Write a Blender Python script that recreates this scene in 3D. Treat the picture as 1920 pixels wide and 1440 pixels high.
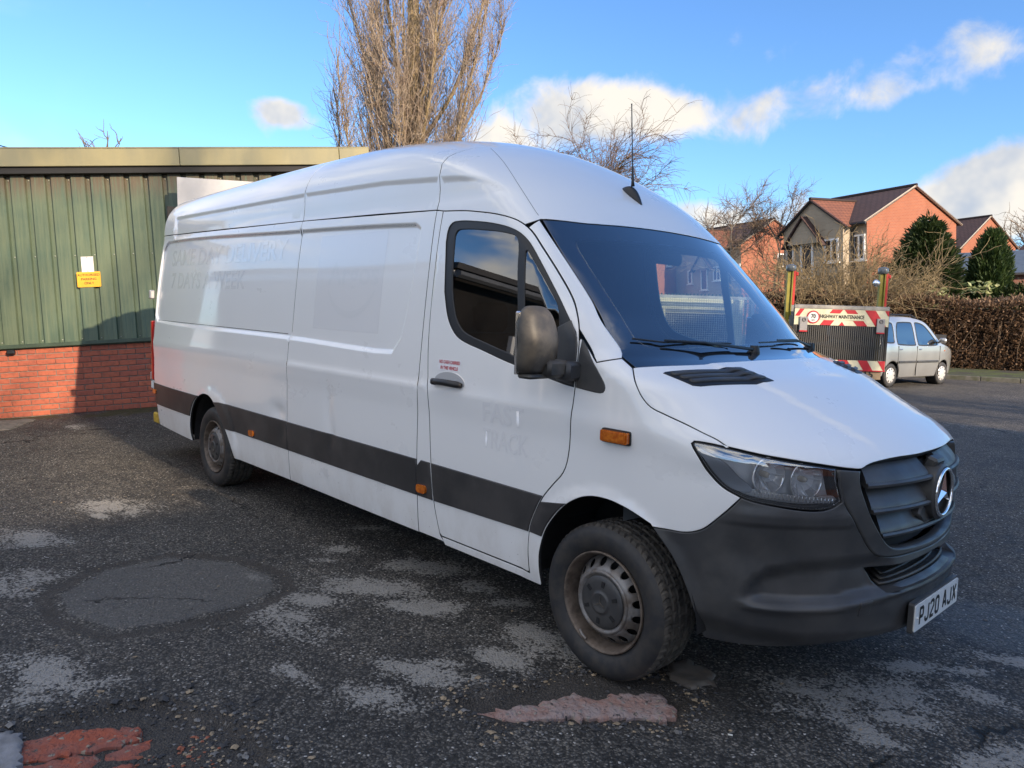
import bpy, math, random
import numpy as np
from mathutils import Vector, Matrix
from mathutils.geometry import delaunay_2d_cdt
for o in list(bpy.data.objects): bpy.data.objects.remove(o, do_unlink=True)
scene = bpy.context.scene
COL = scene.collection
rad = math.radians
random.seed(7)
rng = np.random.default_rng(7)

# ------------------------------------------------------------------ camera
# world frame: x along the parked van (forward), y to the van's left, z up from the tarmac
cam_d = bpy.data.cameras.new('camera'); cam_o = bpy.data.objects.new('camera', cam_d); COL.objects.link(cam_o)
cam_d.sensor_width = 36.0; cam_d.lens = 1395.05/1920*36; cam_d.clip_start = .05; cam_d.clip_end = 3000
def cam_axes(yaw, pit, rol):
    f = Vector((math.cos(pit)*math.cos(yaw), math.cos(pit)*math.sin(yaw), math.sin(pit)))
    r = f.cross(Vector((0,0,1))).normalized(); d = f.cross(r)
    return r*math.cos(rol)+d*math.sin(rol), -r*math.sin(rol)+d*math.cos(rol), f
_r,_d,_f = cam_axes(rad(136.93), rad(-5.86), rad(-1.78))
CAM = Vector((1.996,-3.401,1.601))
cam_o.matrix_world = Matrix(((_r.x,-_d.x,-_f.x,CAM.x),(_r.y,-_d.y,-_f.y,CAM.y),(_r.z,-_d.z,-_f.z,CAM.z),(0,0,0,1)))
scene.camera = cam_o
scene.render.resolution_x, scene.render.resolution_y = 1024, 768
vs = scene.view_settings
scene.display_settings.display_device = 'sRGB'
vs.view_transform = 'Standard'; vs.look = 'None'; vs.gamma = 1.0; vs.use_curve_mapping = False
vs.exposure = 1.65
try:
    scene.cycles.max_bounces = 6; scene.cycles.transparent_max_bounces = 16
    scene.cycles.caustics_reflective = False; scene.cycles.caustics_refractive = False
    scene.cycles.sample_clamp_indirect = 6
except Exception: pass

# ------------------------------------------------------------------ node helpers
class NT:
    def __init__(s, tree): s.t = tree; s.n = tree.nodes; s.l = tree.links
    def new(s, typ, **kw):
        n = s.n.new(typ)
        for k, v in kw.items(): setattr(n, k, v)
        return n
    def put(s, sock, v):
        if isinstance(v, bpy.types.NodeSocket): s.l.new(v, sock)
        elif v is not None:
            if hasattr(sock.default_value, '__len__'):
                v = tuple(v); m = len(sock.default_value)
                sock.default_value = (v+(1.0,))[:m] if len(v) < m else v[:m]
            else: sock.default_value = v
    def math(s, op, a, b=None, c=None, clamp=False):
        n = s.new('ShaderNodeMath', operation=op, use_clamp=clamp)
        for i, v in enumerate((a, b, c)):
            if v is not None: s.put(n.inputs[i], v)
        return n.outputs[0]
    def vmath(s, op, a, b=None):
        n = s.new('ShaderNodeVectorMath', operation=op)
        s.put(n.inputs[0], a)
        if b is not None: s.put(n.inputs[1], b)
        return n.outputs['Value'] if op in ('DOT_PRODUCT','LENGTH','DISTANCE') else n.outputs[0]
    def noise(s, vec, scale, detail=4, rough=.55, dist=0.0, col=False):
        n = s.new('ShaderNodeTexNoise'); s.put(n.inputs['Vector'], vec); s.put(n.inputs['Scale'], scale)
        n.inputs['Detail'].default_value = detail; n.inputs['Roughness'].default_value = rough; n.inputs['Distortion'].default_value = dist
        return n.outputs['Color' if col else 'Fac']
    def ramp(s, fac, a, b, lo=0.0, hi=1.0, smooth=True):
        n = s.new('ShaderNodeMapRange', interpolation_type='SMOOTHSTEP' if smooth else 'LINEAR')
        for i, v in zip(('Value','From Min','From Max','To Min','To Max'), (fac,a,b,lo,hi)): s.put(n.inputs[i], v)
        return n.outputs[0]
    def mix(s, fac, a, b, mode='MIX'):
        n = s.new('ShaderNodeMix', data_type='RGBA', blend_type=mode)
        s.put(n.inputs[0], fac); s.put(n.inputs[6], a); s.put(n.inputs[7], b)
        return n.outputs[2]
    def coord(s, which='Object'):
        return s.new('ShaderNodeTexCoord').outputs[which]
    def scale(s, vec, v):
        return s.vmath('MULTIPLY', vec, v)
    def sep(s, vec):
        n = s.new('ShaderNodeSeparateXYZ'); s.put(n.inputs[0], vec); return n.outputs
    def bump(s, h, strength=.3, dist=.01, nrm=None):
        n = s.new('ShaderNodeBump'); s.put(n.inputs['Height'], h); n.inputs['Strength'].default_value = strength
        n.inputs['Distance'].default_value = dist
        if nrm is not None: s.put(n.inputs['Normal'], nrm)
        return n.outputs[0]

# ------------------------------------------------------------------ sky and sun
SUN_EL, SUN_AZ = rad(22.0), 0.0            # the sun stands ahead of the van, in its +x direction
world = bpy.data.worlds.new('World'); scene.world = world; world.use_nodes = True
W = NT(world.node_tree); W.n.clear()
sky = W.new('ShaderNodeTexSky', sky_type='NISHITA')
sky.sun_disc = False; sky.sun_elevation = SUN_EL; sky.sun_rotation = rad(90)
sky.altitude = 50; sky.air_density = 1.0; sky.dust_density = .35; sky.ozone_density = 3.0
d = W.coord('Generated')
dx, dy, dz = W.sep(d)
# clouds: drifting cumulus and streaks given as patches of the sky sphere, edges broken up by noise
wob = W.noise(d, 5.0, 3, .6, col=True)
wv = W.vmath('ADD', d, W.scale(W.vmath('SUBTRACT', wob, (.5,.5,.5)), (.09,.09,.10)))
fine = W.noise(d, 14.0, 5, .62, .3)
big = W.noise(W.scale(d, (1,1,2.2)), 3.2, 4, .6, .4)
def blob(c, ax, wu, wv_, k=1.0):
    """soft elliptic patch round direction c; ax = long-axis direction"""
    c = Vector(c).normalized(); a = Vector(ax); a = (a-c*a.dot(c)).normalized(); b = c.cross(a)
    m = W.new('ShaderNodeMapping', vector_type='TEXTURE'); W.put(m.inputs['Vector'], wv)
    m.inputs['Location'].default_value = c; m.inputs['Rotation'].default_value = Matrix((a, b, c)).transposed().to_euler(); m.inputs['Scale'].default_value = (wu, wv_, .5)
    return W.ramp(W.vmath('LENGTH', m.outputs[0]), 1.25, .25, 0.0, k)
CLOUDS = [((-0.6546, 0.7175, 0.2381), (0.1029, 0.0821, -0.0007), 0.135, 0.06, 0.92), ((-0.5829, 0.776, 0.241), (0.0893, 0.0621, -0.0087), 0.1, 0.045, 0.8), ((-0.7188, 0.6582, 0.2238), (0.0679, 0.0657, 0.005), 0.06, 0.045, 0.9), ((-0.4505, 0.8594, 0.2419), (0.2174, 0.0714, 0.0399), 0.18, 0.034, 0.52), ((-0.3168, 0.9086, 0.2722), (0.0837, 0.0199, 0.017), 0.15, 0.036, 0.6), ((-0.247, 0.9589, 0.1399), (0.0367, 0.0074, 0.0089), 0.11, 0.062, 1.25), ((-0.2851, 0.9504, 0.1245), (0.0245, 0.0071, -0.001), 0.05, 0.034, 1.1), ((-0.8799, 0.4196, 0.223), (0.0164, 0.0337, -0.0019), 0.05, 0.024, 0.74), ((-0.5307, 0.8376, 0.1299), (0.0331, 0.0201, -0.0002), 0.06, 0.026, 0.72), ((-0.4481, 0.8837, 0.1354), (0.038, 0.0174, 0.0054), 0.06, 0.026, 0.66)]
tot = None
for c, ax, wu, wv_, k in CLOUDS:
    m = blob(c, ax, wu, wv_, k); tot = m if tot is None else W.math('MAXIMUM', tot, m)
low = W.ramp(dz, .0, .35, 1.0, 0.0)
wide = W.math('MULTIPLY', W.ramp(big, .40, .58), .95)
wide = W.math('MULTIPLY', wide, W.ramp(dy, .25, -.25))          # unseen broken cloud behind the camera, added and brightened as fill light
cov = W.math('ADD', W.math('MULTIPLY', tot, 1.0), W.math('MULTIPLY', W.math('SUBTRACT', fine, .5), 1.5))
cov = W.math('MINIMUM', W.ramp(cov, .22, .86), .97)
lit = W.ramp(W.noise(W.vmath('ADD', d, (.03,.0,.035)), 9.0, 4, .6), .26, .60)
ccol = W.mix(lit, (.52,.58,.68), (1.0,.93,.82))
skyc = W.mix(1.0, sky.outputs[0], (.66,.88,1.12,1), 'MULTIPLY')
skyc = W.vmath('SCALE', skyc); skyc.node.inputs['Scale'].default_value = .076
final = W.mix(wide, W.mix(cov, skyc, W.mix(1.0, ccol, (.34,.34,.34,1), 'MULTIPLY')), W.mix(1.0, ccol, (.64,.64,.64,1), 'MULTIPLY'))
bg = W.new('ShaderNodeBackground'); W.put(bg.inputs['Color'], final); bg.inputs['Strength'].default_value = 1.0
W.l.new(bg.outputs[0], W.new('ShaderNodeOutputWorld').inputs[0])
sun_d = bpy.data.lights.new('sun', 'SUN'); sun_o = bpy.data.objects.new('sun', sun_d); COL.objects.link(sun_o)
sun_d.energy = 2.7; sun_d.angle = rad(.6); sun_d.color = (1.0,.80,.58)
sdir = Vector((-math.cos(SUN_EL)*math.cos(SUN_AZ), -math.cos(SUN_EL)*math.sin(SUN_AZ), -math.sin(SUN_EL)))
sun_o.rotation_euler = sdir.to_track_quat('-Z','Y').to_euler(); sun_o.location = (30,0,14)

# ------------------------------------------------------------------ materials
MATS = {}
def pmat(name, col, rough=.5, metal=0.0, coat=0.0, var=0.0, vscale=3.0, bump=0.0, bscale=40.0, bdist=.004, col2=None, spec=.5, trans=0.0, coatr=.05, stretch=(1,1,1), rvar=0.0, sheen=0.0):
    if name in MATS: return MATS[name]
    m = bpy.data.materials.new(name); m.use_nodes = True; T = NT(m.node_tree)
    b = T.n['Principled BSDF']; oc = T.coord('Object'); v = T.scale(oc, stretch)
    c = (*col,1)
    if var > 0 or col2:
        f = T.noise(v, vscale, 6, .6)
        c2 = (*(col2 or tuple(x*(1-var) for x in col)),1)
        c = T.mix(T.ramp(f, .35, .68), c, c2)
    T.put(b.inputs['Base Color'], c)
    r = rough
    if rvar: r = T.ramp(T.noise(v, vscale*2.3, 5), .3, .7, max(rough-rvar,.02), rough+rvar)
    T.put(b.inputs['Roughness'], r)
    b.inputs['Metallic'].default_value = metal; b.inputs['Coat Weight'].default_value = coat; b.inputs['Coat Roughness'].default_value = coatr
    b.inputs['Specular IOR Level'].default_value = spec; b.inputs['Transmission Weight'].default_value = trans
    if bump: T.put(b.inputs['Normal'], T.bump(T.noise(v, bscale, 5, .6), bump, bdist))
    MATS[name] = m; return m
def glass_mat(name, tint, ior=1.5, boost=0.0, film=0.0, opaque=None):
    """thin pane: part mirror (Fresnel), rest tinted see-through"""
    m = bpy.data.materials.new(name); m.use_nodes = True; T = NT(m.node_tree); T.n.clear()
    fr = T.new('ShaderNodeFresnel'); fr.inputs['IOR'].default_value = ior
    f = T.math('MINIMUM', T.math('ADD', T.math('MULTIPLY', fr.outputs[0], 1.7), boost), 1.0)
    tr = T.new('ShaderNodeBsdfTransparent'); tr.inputs[0].default_value = (*tint,1)
    gl = T.new('ShaderNodeBsdfGlossy'); gl.inputs['Roughness'].default_value = .015; gl.inputs[0].default_value = (.95,.97,1,1)
    base = tr.outputs[0]
    if opaque:
        op = T.new('ShaderNodeBsdfDiffuse'); op.inputs[0].default_value = (*opaque,1); base = op.outputs[0]
    if film:
        df = T.new('ShaderNodeBsdfDiffuse'); df.inputs[0].default_value = (.5,.5,.5,1)
        mx0 = T.new('ShaderNodeMixShader'); mx0.inputs[0].default_value = film
        T.l.new(base, mx0.inputs[1]); T.l.new(df.outputs[0], mx0.inputs[2]); base = mx0.outputs[0]
    mx = T.new('ShaderNodeMixShader'); T.put(mx.inputs[0], f)
    T.l.new(base, mx.inputs[1]); T.l.new(gl.outputs[0], mx.inputs[2])
    T.l.new(mx.outputs[0], T.new('ShaderNodeOutputMaterial').inputs[0])
    MATS[name] = m; return m

# ------------------------------------------------------------------ object helpers
def link(o, parent=None):
    COL.objects.link(o)
    if parent is not None: o.parent = parent
    return o
def thing(name, label, cat, loc=(0,0,0), rot=None, group=None):
    o = bpy.data.objects.new(name, None); COL.objects.link(o); o.empty_display_size = .1
    o.location = loc
    if rot is not None: o.rotation_euler = rot
    return tag(o, label, cat, group)
def tag(o, label, cat, group=None):
    o['label'] = label; o['category'] = cat
    if group: o['group'] = group
    return o
def mesh_obj(name, V, Fc, mat, parent=None, smooth=True, normals=None, kind=None, mi=None):
    me = bpy.data.meshes.new(name); me.from_pydata([tuple(map(float, v)) for v in V], [], [tuple(map(int, f)) for f in Fc])
    for m in (mat if isinstance(mat, (list,tuple)) else [mat]): me.materials.append(m)
    if mi is not None: me.polygons.foreach_set('material_index', np.asarray(mi, dtype=np.int32))
    me.polygons.foreach_set('use_smooth', np.full(len(me.polygons), bool(smooth)))
    me.update()
    if normals is not None: me.normals_split_custom_set_from_vertices([tuple(map(float, n)) for n in normals])
    o = bpy.data.objects.new(name, me)
    if kind: o['kind'] = kind
    return link(o, parent)
class MB:
    """collects simple solids into one mesh"""
    def __init__(s): s.V = []; s.F = []
    def add(s, V, F):
        k = len(s.V); s.V += [tuple(v) for v in V]; s.F += [tuple(i+k for i in f) for f in F]; return s
    def box(s, c, size, M=None, bev=0.0):
        hx, hy, hz = [q/2 for q in size]
        if bev <= 0:
            V = [Vector((x*hx,y*hy,z*hz)) for x in (-1,1) for y in (-1,1) for z in (-1,1)]
            F = [(0,1,3,2),(4,6,7,5),(0,4,5,1),(2,3,7,6),(0,2,6,4),(1,5,7,3)]
        else:
            V = []; F = []; idx = {}
            b = min(bev, hx*.99, hy*.99, hz*.99)
            for sx in (-1,1):
                for sy in (-1,1):
                    for sz in (-1,1):
                        for a in range(3):
                            p = [sx*(hx-b), sy*(hy-b), sz*(hz-b)]; p[a] = (sx*hx, sy*hy, sz*hz)[a]
                            idx[(sx,sy,sz,a)] = len(V); V.append(Vector(p))
            for a in range(3):
                u, v = (a+1)%3, (a+2)%3
                for sg in (-1,1):
                    q = []
                    for su, sv in ((-1,-1),(1,-1),(1,1),(-1,1)):
                        k = [0,0,0]; k[a] = sg; k[u] = su; k[v] = sv; q.append(idx[(*k,a)])
                    F.append(tuple(q if sg > 0 else q[::-1]))
            for a in range(3):           # edges along axis a
                u, v = (a+1)%3, (a+2)%3
                for su in (-1,1):
                    for sv in (-1,1):
                        k0 = [0,0,0]; k0[u] = su; k0[v] = sv; k1 = list(k0); k0[a] = -1; k1[a] = 1
                        q = [idx[(*k0,u)], idx[(*k1,u)], idx[(*k1,v)], idx[(*k0,v)]]
                        F.append(tuple(q if su*sv < 0 else q[::-1]))
            for sx in (-1,1):
                for sy in (-1,1):
                    for sz in (-1,1):
                        q = [idx[(sx,sy,sz,a)] for a in range(3)]
                        F.append(tuple(q if sx*sy*sz > 0 else q[::-1]))
        c = Vector(c)
        if M is not None: V = [M @ v for v in V]
        return s.add([v+c for v in V], F)
    def tube(s, pts, r, n=8, cap=True):
        pts = [Vector(p) for p in pts]; k = len(pts)
        rr = r if hasattr(r, '__len__') else [r]*k
        up = None; V = []; F = []
        for i, p in enumerate(pts):
            t = (pts[min(i+1,k-1)]-pts[max(i-1,0)]).normalized()
            if up is None: up = t.orthogonal().normalized()
            up = (up-t*up.dot(t)).normalized(); b = t.cross(up)
            for j in range(n):
                a = 2*math.pi*j/n; V.append(p+(up*math.cos(a)+b*math.sin(a))*rr[i])
        for i in range(k-1):
            for j in range(n):
                F.append((i*n+j, i*n+(j+1)%n, (i+1)*n+(j+1)%n, (i+1)*n+j))
        if cap: F.append(tuple(range(n))[::-1]); F.append(tuple((k-1)*n+j for j in range(n)))
        return s.add(V, F)
    def lathe(s, prof, n=32, axis='y', c=(0,0,0), close=False):
        """prof: (radius, along-axis)"""
        V = []; F = []; c = Vector(c); m = len(prof)
        for j in range(n):
            a = 2*math.pi*j/n; ca, sa = math.cos(a), math.sin(a)
            for r, h in prof:
                p = (r*ca, h, r*sa) if axis == 'y' else ((h, r*ca, r*sa) if axis == 'x' else (r*ca, r*sa, h))
                V.append(c+Vector(p))
        mm = m if close else m-1
        for j in range(n):
            for i in range(mm):
                F.append((j*m+i, ((j+1)%n)*m+i, ((j+1)%n)*m+(i+1)%m, j*m+(i+1)%m))
        return s.add(V, F)
    def prism(s, poly, z0, z1, M=None):
        """extrude a 2D polygon (CCW) from z0 to z1, M maps (u,v,w) to space"""
        n = len(poly)
        V = [Vector((u,v,z0)) for u,v in poly]+[Vector((u,v,z1)) for u,v in poly]
        F = [tuple(range(n))[::-1], tuple(n+i for i in range(n))]+[(i,(i+1)%n,n+(i+1)%n,n+i) for i in range(n)]
        if M is not None: V = [M @ v for v in V]
        return s.add(V, F)
    def build(s, name, mat, parent=None, smooth=False, kind=None, angle=None):
        o = mesh_obj(name, s.V, s.F, mat, parent, smooth, kind=kind)
        if angle is not None: shade(o, angle)
        return o
def shade(o, ang=40):
    """smooth shading with edges sharper than ang kept sharp"""
    import bmesh
    bm = bmesh.new(); bm.from_mesh(o.data)
    bmesh.ops.recalc_face_normals(bm, faces=bm.faces)
    for f in bm.faces: f.smooth = True
    for e in bm.edges:
        e.smooth = not (len(e.link_faces) == 2 and e.calc_face_angle(0) > rad(ang))
    bm.to_mesh(o.data); bm.free(); return o
def text_obj(name, body, size, mat, parent, M, sx=1.0, bold=0.0, align='CENTER', warp=None, depth=0.0):
    """flat lettering turned into a mesh; M maps text plane (x right, y up, z out) into the parent's space"""
    cu = bpy.data.curves.new(name, 'FONT'); cu.body = body; cu.size = size; cu.align_x = align; cu.align_y = 'CENTER'
    cu.offset = bold; cu.resolution_u = 3; cu.extrude = depth
    tmp = bpy.data.objects.new(name, cu); COL.objects.link(tmp)
    bpy.context.view_layer.update()
    me = bpy.data.meshes.new_from_object(tmp.evaluated_get(bpy.context.evaluated_depsgraph_get()))
    bpy.data.objects.remove(tmp); bpy.data.curves.remove(cu)
    co = np.array([v.co[:] for v in me.vertices])*[sx,1,1]
    co = warp(co) if warp else np.array([(M @ Vector(c))[:] for c in co])
    me.vertices.foreach_set('co', np.asarray(co, float).ravel()); me.update()
    me.materials.clear(); me.materials.append(mat)
    o = bpy.data.objects.new(name, me); return link(o, parent)
def copy_tree(o, parent=None):
    c = o.copy(); COL.objects.link(c); c.parent = parent
    for ch in o.children: copy_tree(ch, c)
    return c


# ------------------------------------------------------------------ van body surface
def pchip(xs,ys):
    xs=np.array(xs,float);ys=np.array(ys,float)
    h=np.diff(xs);d=np.diff(ys)/h
    m=np.zeros_like(ys);m[0]=d[0];m[-1]=d[-1]
    for i in range(1,len(xs)-1):
        if d[i-1]*d[i]>0:
            w1=2*h[i]+h[i-1];w2=h[i]+2*h[i-1];m[i]=(w1+w2)/(w1/d[i-1]+w2/d[i])
    def f(x):
        x=np.clip(x,xs[0],xs[-1]);i=np.clip(np.searchsorted(xs,x)-1,0,len(h)-1)
        t=(x-xs[i])/h[i]
        return ((2*t**3-3*t**2+1)*ys[i]+(t**3-2*t**2+t)*h[i]*m[i]+(-2*t**3+3*t**2)*ys[i+1]+(t**3-t**2)*h[i]*m[i+1])
    return f
fXc=pchip([.18,.24,.32,.42,.50,.60,.70,.80,.89,.98,1.034,1.075,1.11,1.17,1.24,1.312,1.355,1.40,1.43,1.6,1.8,2.0,2.06,2.2,2.35,2.5,2.58,2.64,2.675,2.69],
          [.86,.94,.985,1.0,1.01,1.0,.985,.995,1.0,.99,.975,.94,.89,.77,.63,.48,.35,.235,.16,-.02,-.22,-.42,-.48,-.63,-.845,-1.12,-1.34,-1.62,-2.05,-2.9])
fB=pchip([.2,.95,1.05,1.2,1.3,1.4,1.5,2.0,2.2,2.4,2.6],[.78,.78,.72,.6,.48,.42,.36,.33,.38,.55,1.0])
fN=pchip([.2,1.0,1.4,2.0,2.6],[2.2,2.2,2.3,2.4,2.2])
fY=pchip([.18,.24,.30,.42,.55,.80,1.0,1.12,1.17,1.4,1.7,1.95,2.05,2.15],[.90,.935,.952,.965,.972,.98,.978,.984,.979,.960,.932,.902,.887,.868])
def sst(t): t=np.clip(t,0,1); return t*t*(3-2*t)
def ztop(x): return 2.69-.045*sst((-3.0-x)/3.0)
def Y0(x,z):
    """half width of the van at station x, height z (0 outside)"""
    x=np.asarray(x,float);z=np.asarray(z,float)
    zt=ztop(x); q=np.clip((z-2.15)/(zt-2.15),0,1)
    y=fY(z)*np.power(np.maximum(1-np.power(q,3),0),1/3)
    y=y-.025*np.clip((-5.0-x)/.9,0,1)**2
    for wx in (0.,-4.325):
        r=np.hypot(x-wx,z-.34); y=y+.014*sst((.52-r)/.07)*sst((z-.2)/.2)
    xc=fXc(z);B=fB(z);n=fN(z)
    s=np.clip((x-(xc-B))/B,0,1)
    y=y*np.power(np.maximum(1-np.power(s,n),0),1/n)
    # rear corner
    xr=-5.965+.06*np.clip((z-1.4)/1.2,0,1)**2+.10*np.clip((.75-z)/.45,0,1)
    s=np.clip((xr+.10-x)/.10,0,1); y=y-.10*(1-np.sqrt(np.maximum(1-s*s,0)))
    y=np.where((z>zt)|(x>xc)|(x<xr),0,y)
    return y

# ------------------------------------------------------------------ van surface
def in_poly(P, poly):
    x, y = P[:,0], P[:,1]; c = np.zeros(len(P), bool); n = len(poly)
    for i in range(n):
        x0,y0 = poly[i]; x1,y1 = poly[(i+1)%n]
        if y0 == y1: continue
        c ^= ((y0 > y) != (y1 > y)) & (x < (x1-x0)*(y-y0)/(y1-y0)+x0)
    return c
def seg_dist(P, poly):
    best = np.full(len(P), 1e9); n = len(poly)
    for i in range(n):
        a = np.array(poly[i]); b = np.array(poly[(i+1)%n]); ab = b-a; L = ab@ab
        if L < 1e-14: continue
        t = np.clip(((P-a)@ab)/L, 0, 1); q = a+t[:,None]*ab
        best = np.minimum(best, np.hypot(*(P-q).T))
    return best
def sdist(P, poly): return np.where(in_poly(P, poly), 1, -1)*seg_dist(P, poly)
def catmull(pts, h, closed=False):
    pts = np.array(pts, float); n = len(pts); out = []
    for i in range(n if closed else n-1):
        if closed: p0,p1,p2,p3 = pts[i-1],pts[i],pts[(i+1)%n],pts[(i+2)%n]
        else: p0,p1,p2,p3 = pts[max(i-1,0)],pts[i],pts[i+1],pts[min(i+2,n-1)]
        L = np.linalg.norm(p2-p1); k = max(1, int(math.ceil(L/h)))
        # centripetal-like tangents limited by the local chord
        t1 = (p2-p0); t2 = (p3-p1)
        l1 = np.linalg.norm(t1)+1e-9; l2 = np.linalg.norm(t2)+1e-9
        t1 = t1/l1*L; t2 = t2/l2*L
        for j in range(k):
            t = j/k
            out.append((2*t**3-3*t**2+1)*p1+(t**3-2*t**2+t)*t1+(-2*t**3+3*t**2)*p2+(t**3-t**2)*t2)
    if not closed: out.append(pts[-1])
    return np.array(out)
def lin(pts, h):
    pts = np.array(pts, float); out = []
    for a, b in zip(pts[:-1], pts[1:]):
        k = max(1, int(math.ceil(np.linalg.norm(b-a)/h)))
        out += [a+(b-a)*j/k for j in range(k)]
    return np.array(out+[pts[-1]])
RECESS = catmull([(-1.478,2.038),(-1.535,2.066),(-2.925,2.103),(-5.72,2.14),(-5.83,2.06),(-5.88,1.42),(-5.80,1.35),(-2.9,1.326),(-1.823,1.304),(-1.64,1.31),(-1.564,1.40),(-1.53,1.52),(-1.485,1.862)], .2, True)
ROOFLINE_X = [-5.6,-5.387,-2.883,-1.916,-1.319,-1.069,-.95,-.842,-.75]
ROOFLINE_Z = [2.365,2.365,2.36,2.342,2.307,2.285,2.254,2.203,2.14]
DENTS = [(-2.36,.90,.05,.16,.010),(-2.30,.72,.035,.10,.008),(-3.08,.80,.10,.05,.014),(-3.0,.66,.05,.06,.008),(-2.42,.42,.05,.07,.006)]
def Ys(x, z):
    x = np.asarray(x, float); z = np.asarray(z, float)
    y = Y0(x, z)
    zl = np.interp(x, ROOFLINE_X, ROOFLINE_Z)
    y = y-.013*sst((zl-z)/.034)*sst((z-2.14)/.05)*sst((x+5.55)/.08)*sst((-.80-x)/.12)*(z > 2.0)
    # press crease along the waist, falling slightly to the front
    y = y+.005*np.exp(-((z-1.155)/.020)**2)*sst((-.1-x)/.3)
    return y
def Yside(x, z):
    y = Ys(x, z)
    P = np.c_[np.ravel(x), np.ravel(z)]
    m = (P[:,0] < -1.4) & (P[:,1] > 1.25) & (P[:,1] < 2.2)
    dd = np.zeros(len(P))
    if m.any(): dd[m] = -.020*sst(sdist(P[m], RECESS)/.028)
    for cx, cz, sx, sz, a in DENTS:
        dd -= a*np.exp(-((P[:,0]-cx)/sx)**2-((P[:,1]-cz)/sz)**2)
    # gentle oil-canning of the large pressed panels
    dd += .0016*np.sin(P[:,0]*2.9+1.3*P[:,1])*np.sin(P[:,1]*4.1+.7)*(P[:,0] < -1.3)
    return y+dd.reshape(np.shape(y))
X0, UR = .15, .85
class ChS:
    def fwd(s, uv): return np.c_[uv[:,0], -Yside(uv[:,0], uv[:,1]), uv[:,1]]
    def inv(s, P): P = np.array(P, float); return P[:,[0,2]]
def bisect(fn, lo, hi, it=27):
    for _ in range(it):
        m = (lo+hi)/2; f = fn(m); lo = np.where(f < 0, m, lo); hi = np.where(f < 0, hi, m)
    return (lo+hi)/2
class ChF:
    def __init__(s, disp=None): s.disp = disp
    def fwd(s, uv):
        u, z = uv[:,0], uv[:,1]; th = np.clip(u/UR, 0, math.pi)
        ox = X0+np.minimum(u, 0)-np.maximum(u-math.pi*UR, 0)
        dx, dy = np.sin(th), -np.cos(th)
        r = bisect(lambda r: np.abs(dy*r)-Ys(ox+dx*r, z)+1e-9, np.zeros(len(u)), np.full(len(u), 1.7))
        P = np.c_[ox+dx*r, dy*r, z]
        if s.disp is not None:
            k = s.disp(P); P = P+np.c_[dx*k, dy*k, 0*k]
        return P
    def inv(s, P):
        P = np.array(P, float); x, y = P[:,0], P[:,1]
        th = np.arctan2(np.maximum(x-X0, 0), -y)
        u = np.where(x >= X0, th*UR, np.where(y < 0, x-X0, math.pi*UR+X0-x))
        return np.c_[u, P[:,2]]
class ChW:
    def fwd(s, uv):
        y, z = uv[:,0], uv[:,1]
        x = bisect(lambda x: np.abs(y)-Ys(x, z), np.full(len(y), -1.3), np.full(len(y), 1.5))
        return np.c_[x, y, z]
    def inv(s, P): P = np.array(P, float); return P[:,[1,2]]
class ChR:
    def fwd(s, uv):
        x, ph = uv[:,0], uv[:,1]/.85; cy, cz = -np.cos(ph), np.sin(ph)
        r = bisect(lambda r: np.abs(cy*r)-Ys(x, 1.75+cz*r)+1e-9, np.full(len(x), .02), np.full(len(x), 1.4))
        return np.c_[x, cy*r, 1.75+cz*r]
    def inv(s, P): P = np.array(P, float); return np.c_[P[:,0], np.arctan2(P[:,2]-1.75, -P[:,1])*.85]
HQ = np.array([-.1,0,.6]); HA = np.array([.55,0,.835]); HA /= np.linalg.norm(HA); HE2 = np.array([HA[2],0,-HA[0]])
class ChH:
    def fwd(s, uv):
        D = HA[None]+uv[:,:1]*np.array([[0,1.,0]])+uv[:,1:]*HE2[None]; D /= np.linalg.norm(D, axis=1)[:,None]
        def fn(r):
            P = HQ+D*r[:,None]; return np.abs(P[:,1])-Ys(P[:,0], P[:,2])+1e-9
        r = bisect(fn, np.full(len(uv), .1), np.full(len(uv), 2.2))
        P = HQ+D*r[:,None]
        # raised centre and shoulder pressings on the bonnet
        ay = np.abs(P[:,1]); k = .012*sst((.62-.28*(P[:,0]-.1)-ay)/.035)*sst((P[:,0]-.12)/.2)*sst((.93-P[:,0])/.15)
        return P+np.array([[.35,0,.93]])*k[:,None]
    def inv(s, P):
        D = np.array(P, float)-HQ; a = D@HA; return np.c_[D[:,1]/a, (D@HE2)/a]
S_, F_, W_, R_, H_ = ChS(), ChF(), ChW(), ChR(), ChH()
def area2(p): x, y = p[:,0], p[:,1]; return np.sum(x*np.roll(y,-1)-np.roll(x,-1)*y)/2
def inset(poly, dist):
    """move a closed outline (CCW) inwards"""
    p = np.asarray(poly, float); a = np.roll(p, 1, 0); b = np.roll(p, -1, 0)
    e1 = p-a; e2 = b-p
    e1 /= np.linalg.norm(e1, axis=1)[:,None]+1e-12; e2 /= np.linalg.norm(e2, axis=1)[:,None]+1e-12
    n1 = np.c_[-e1[:,1], e1[:,0]]; n2 = np.c_[-e2[:,1], e2[:,0]]
    m = n1+n2; m /= np.linalg.norm(m, axis=1)[:,None]+1e-12
    k = dist/np.maximum(np.sum(m*n1, 1), .45)
    return p+m*k[:,None]
def clean(poly, eps):
    out = [poly[0]]
    for q in poly[1:]:
        if np.hypot(*(q-out[-1])) > eps: out.append(q)
    if np.hypot(*(out[0]-out[-1])) < eps: out.pop()
    return np.array(out)
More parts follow.
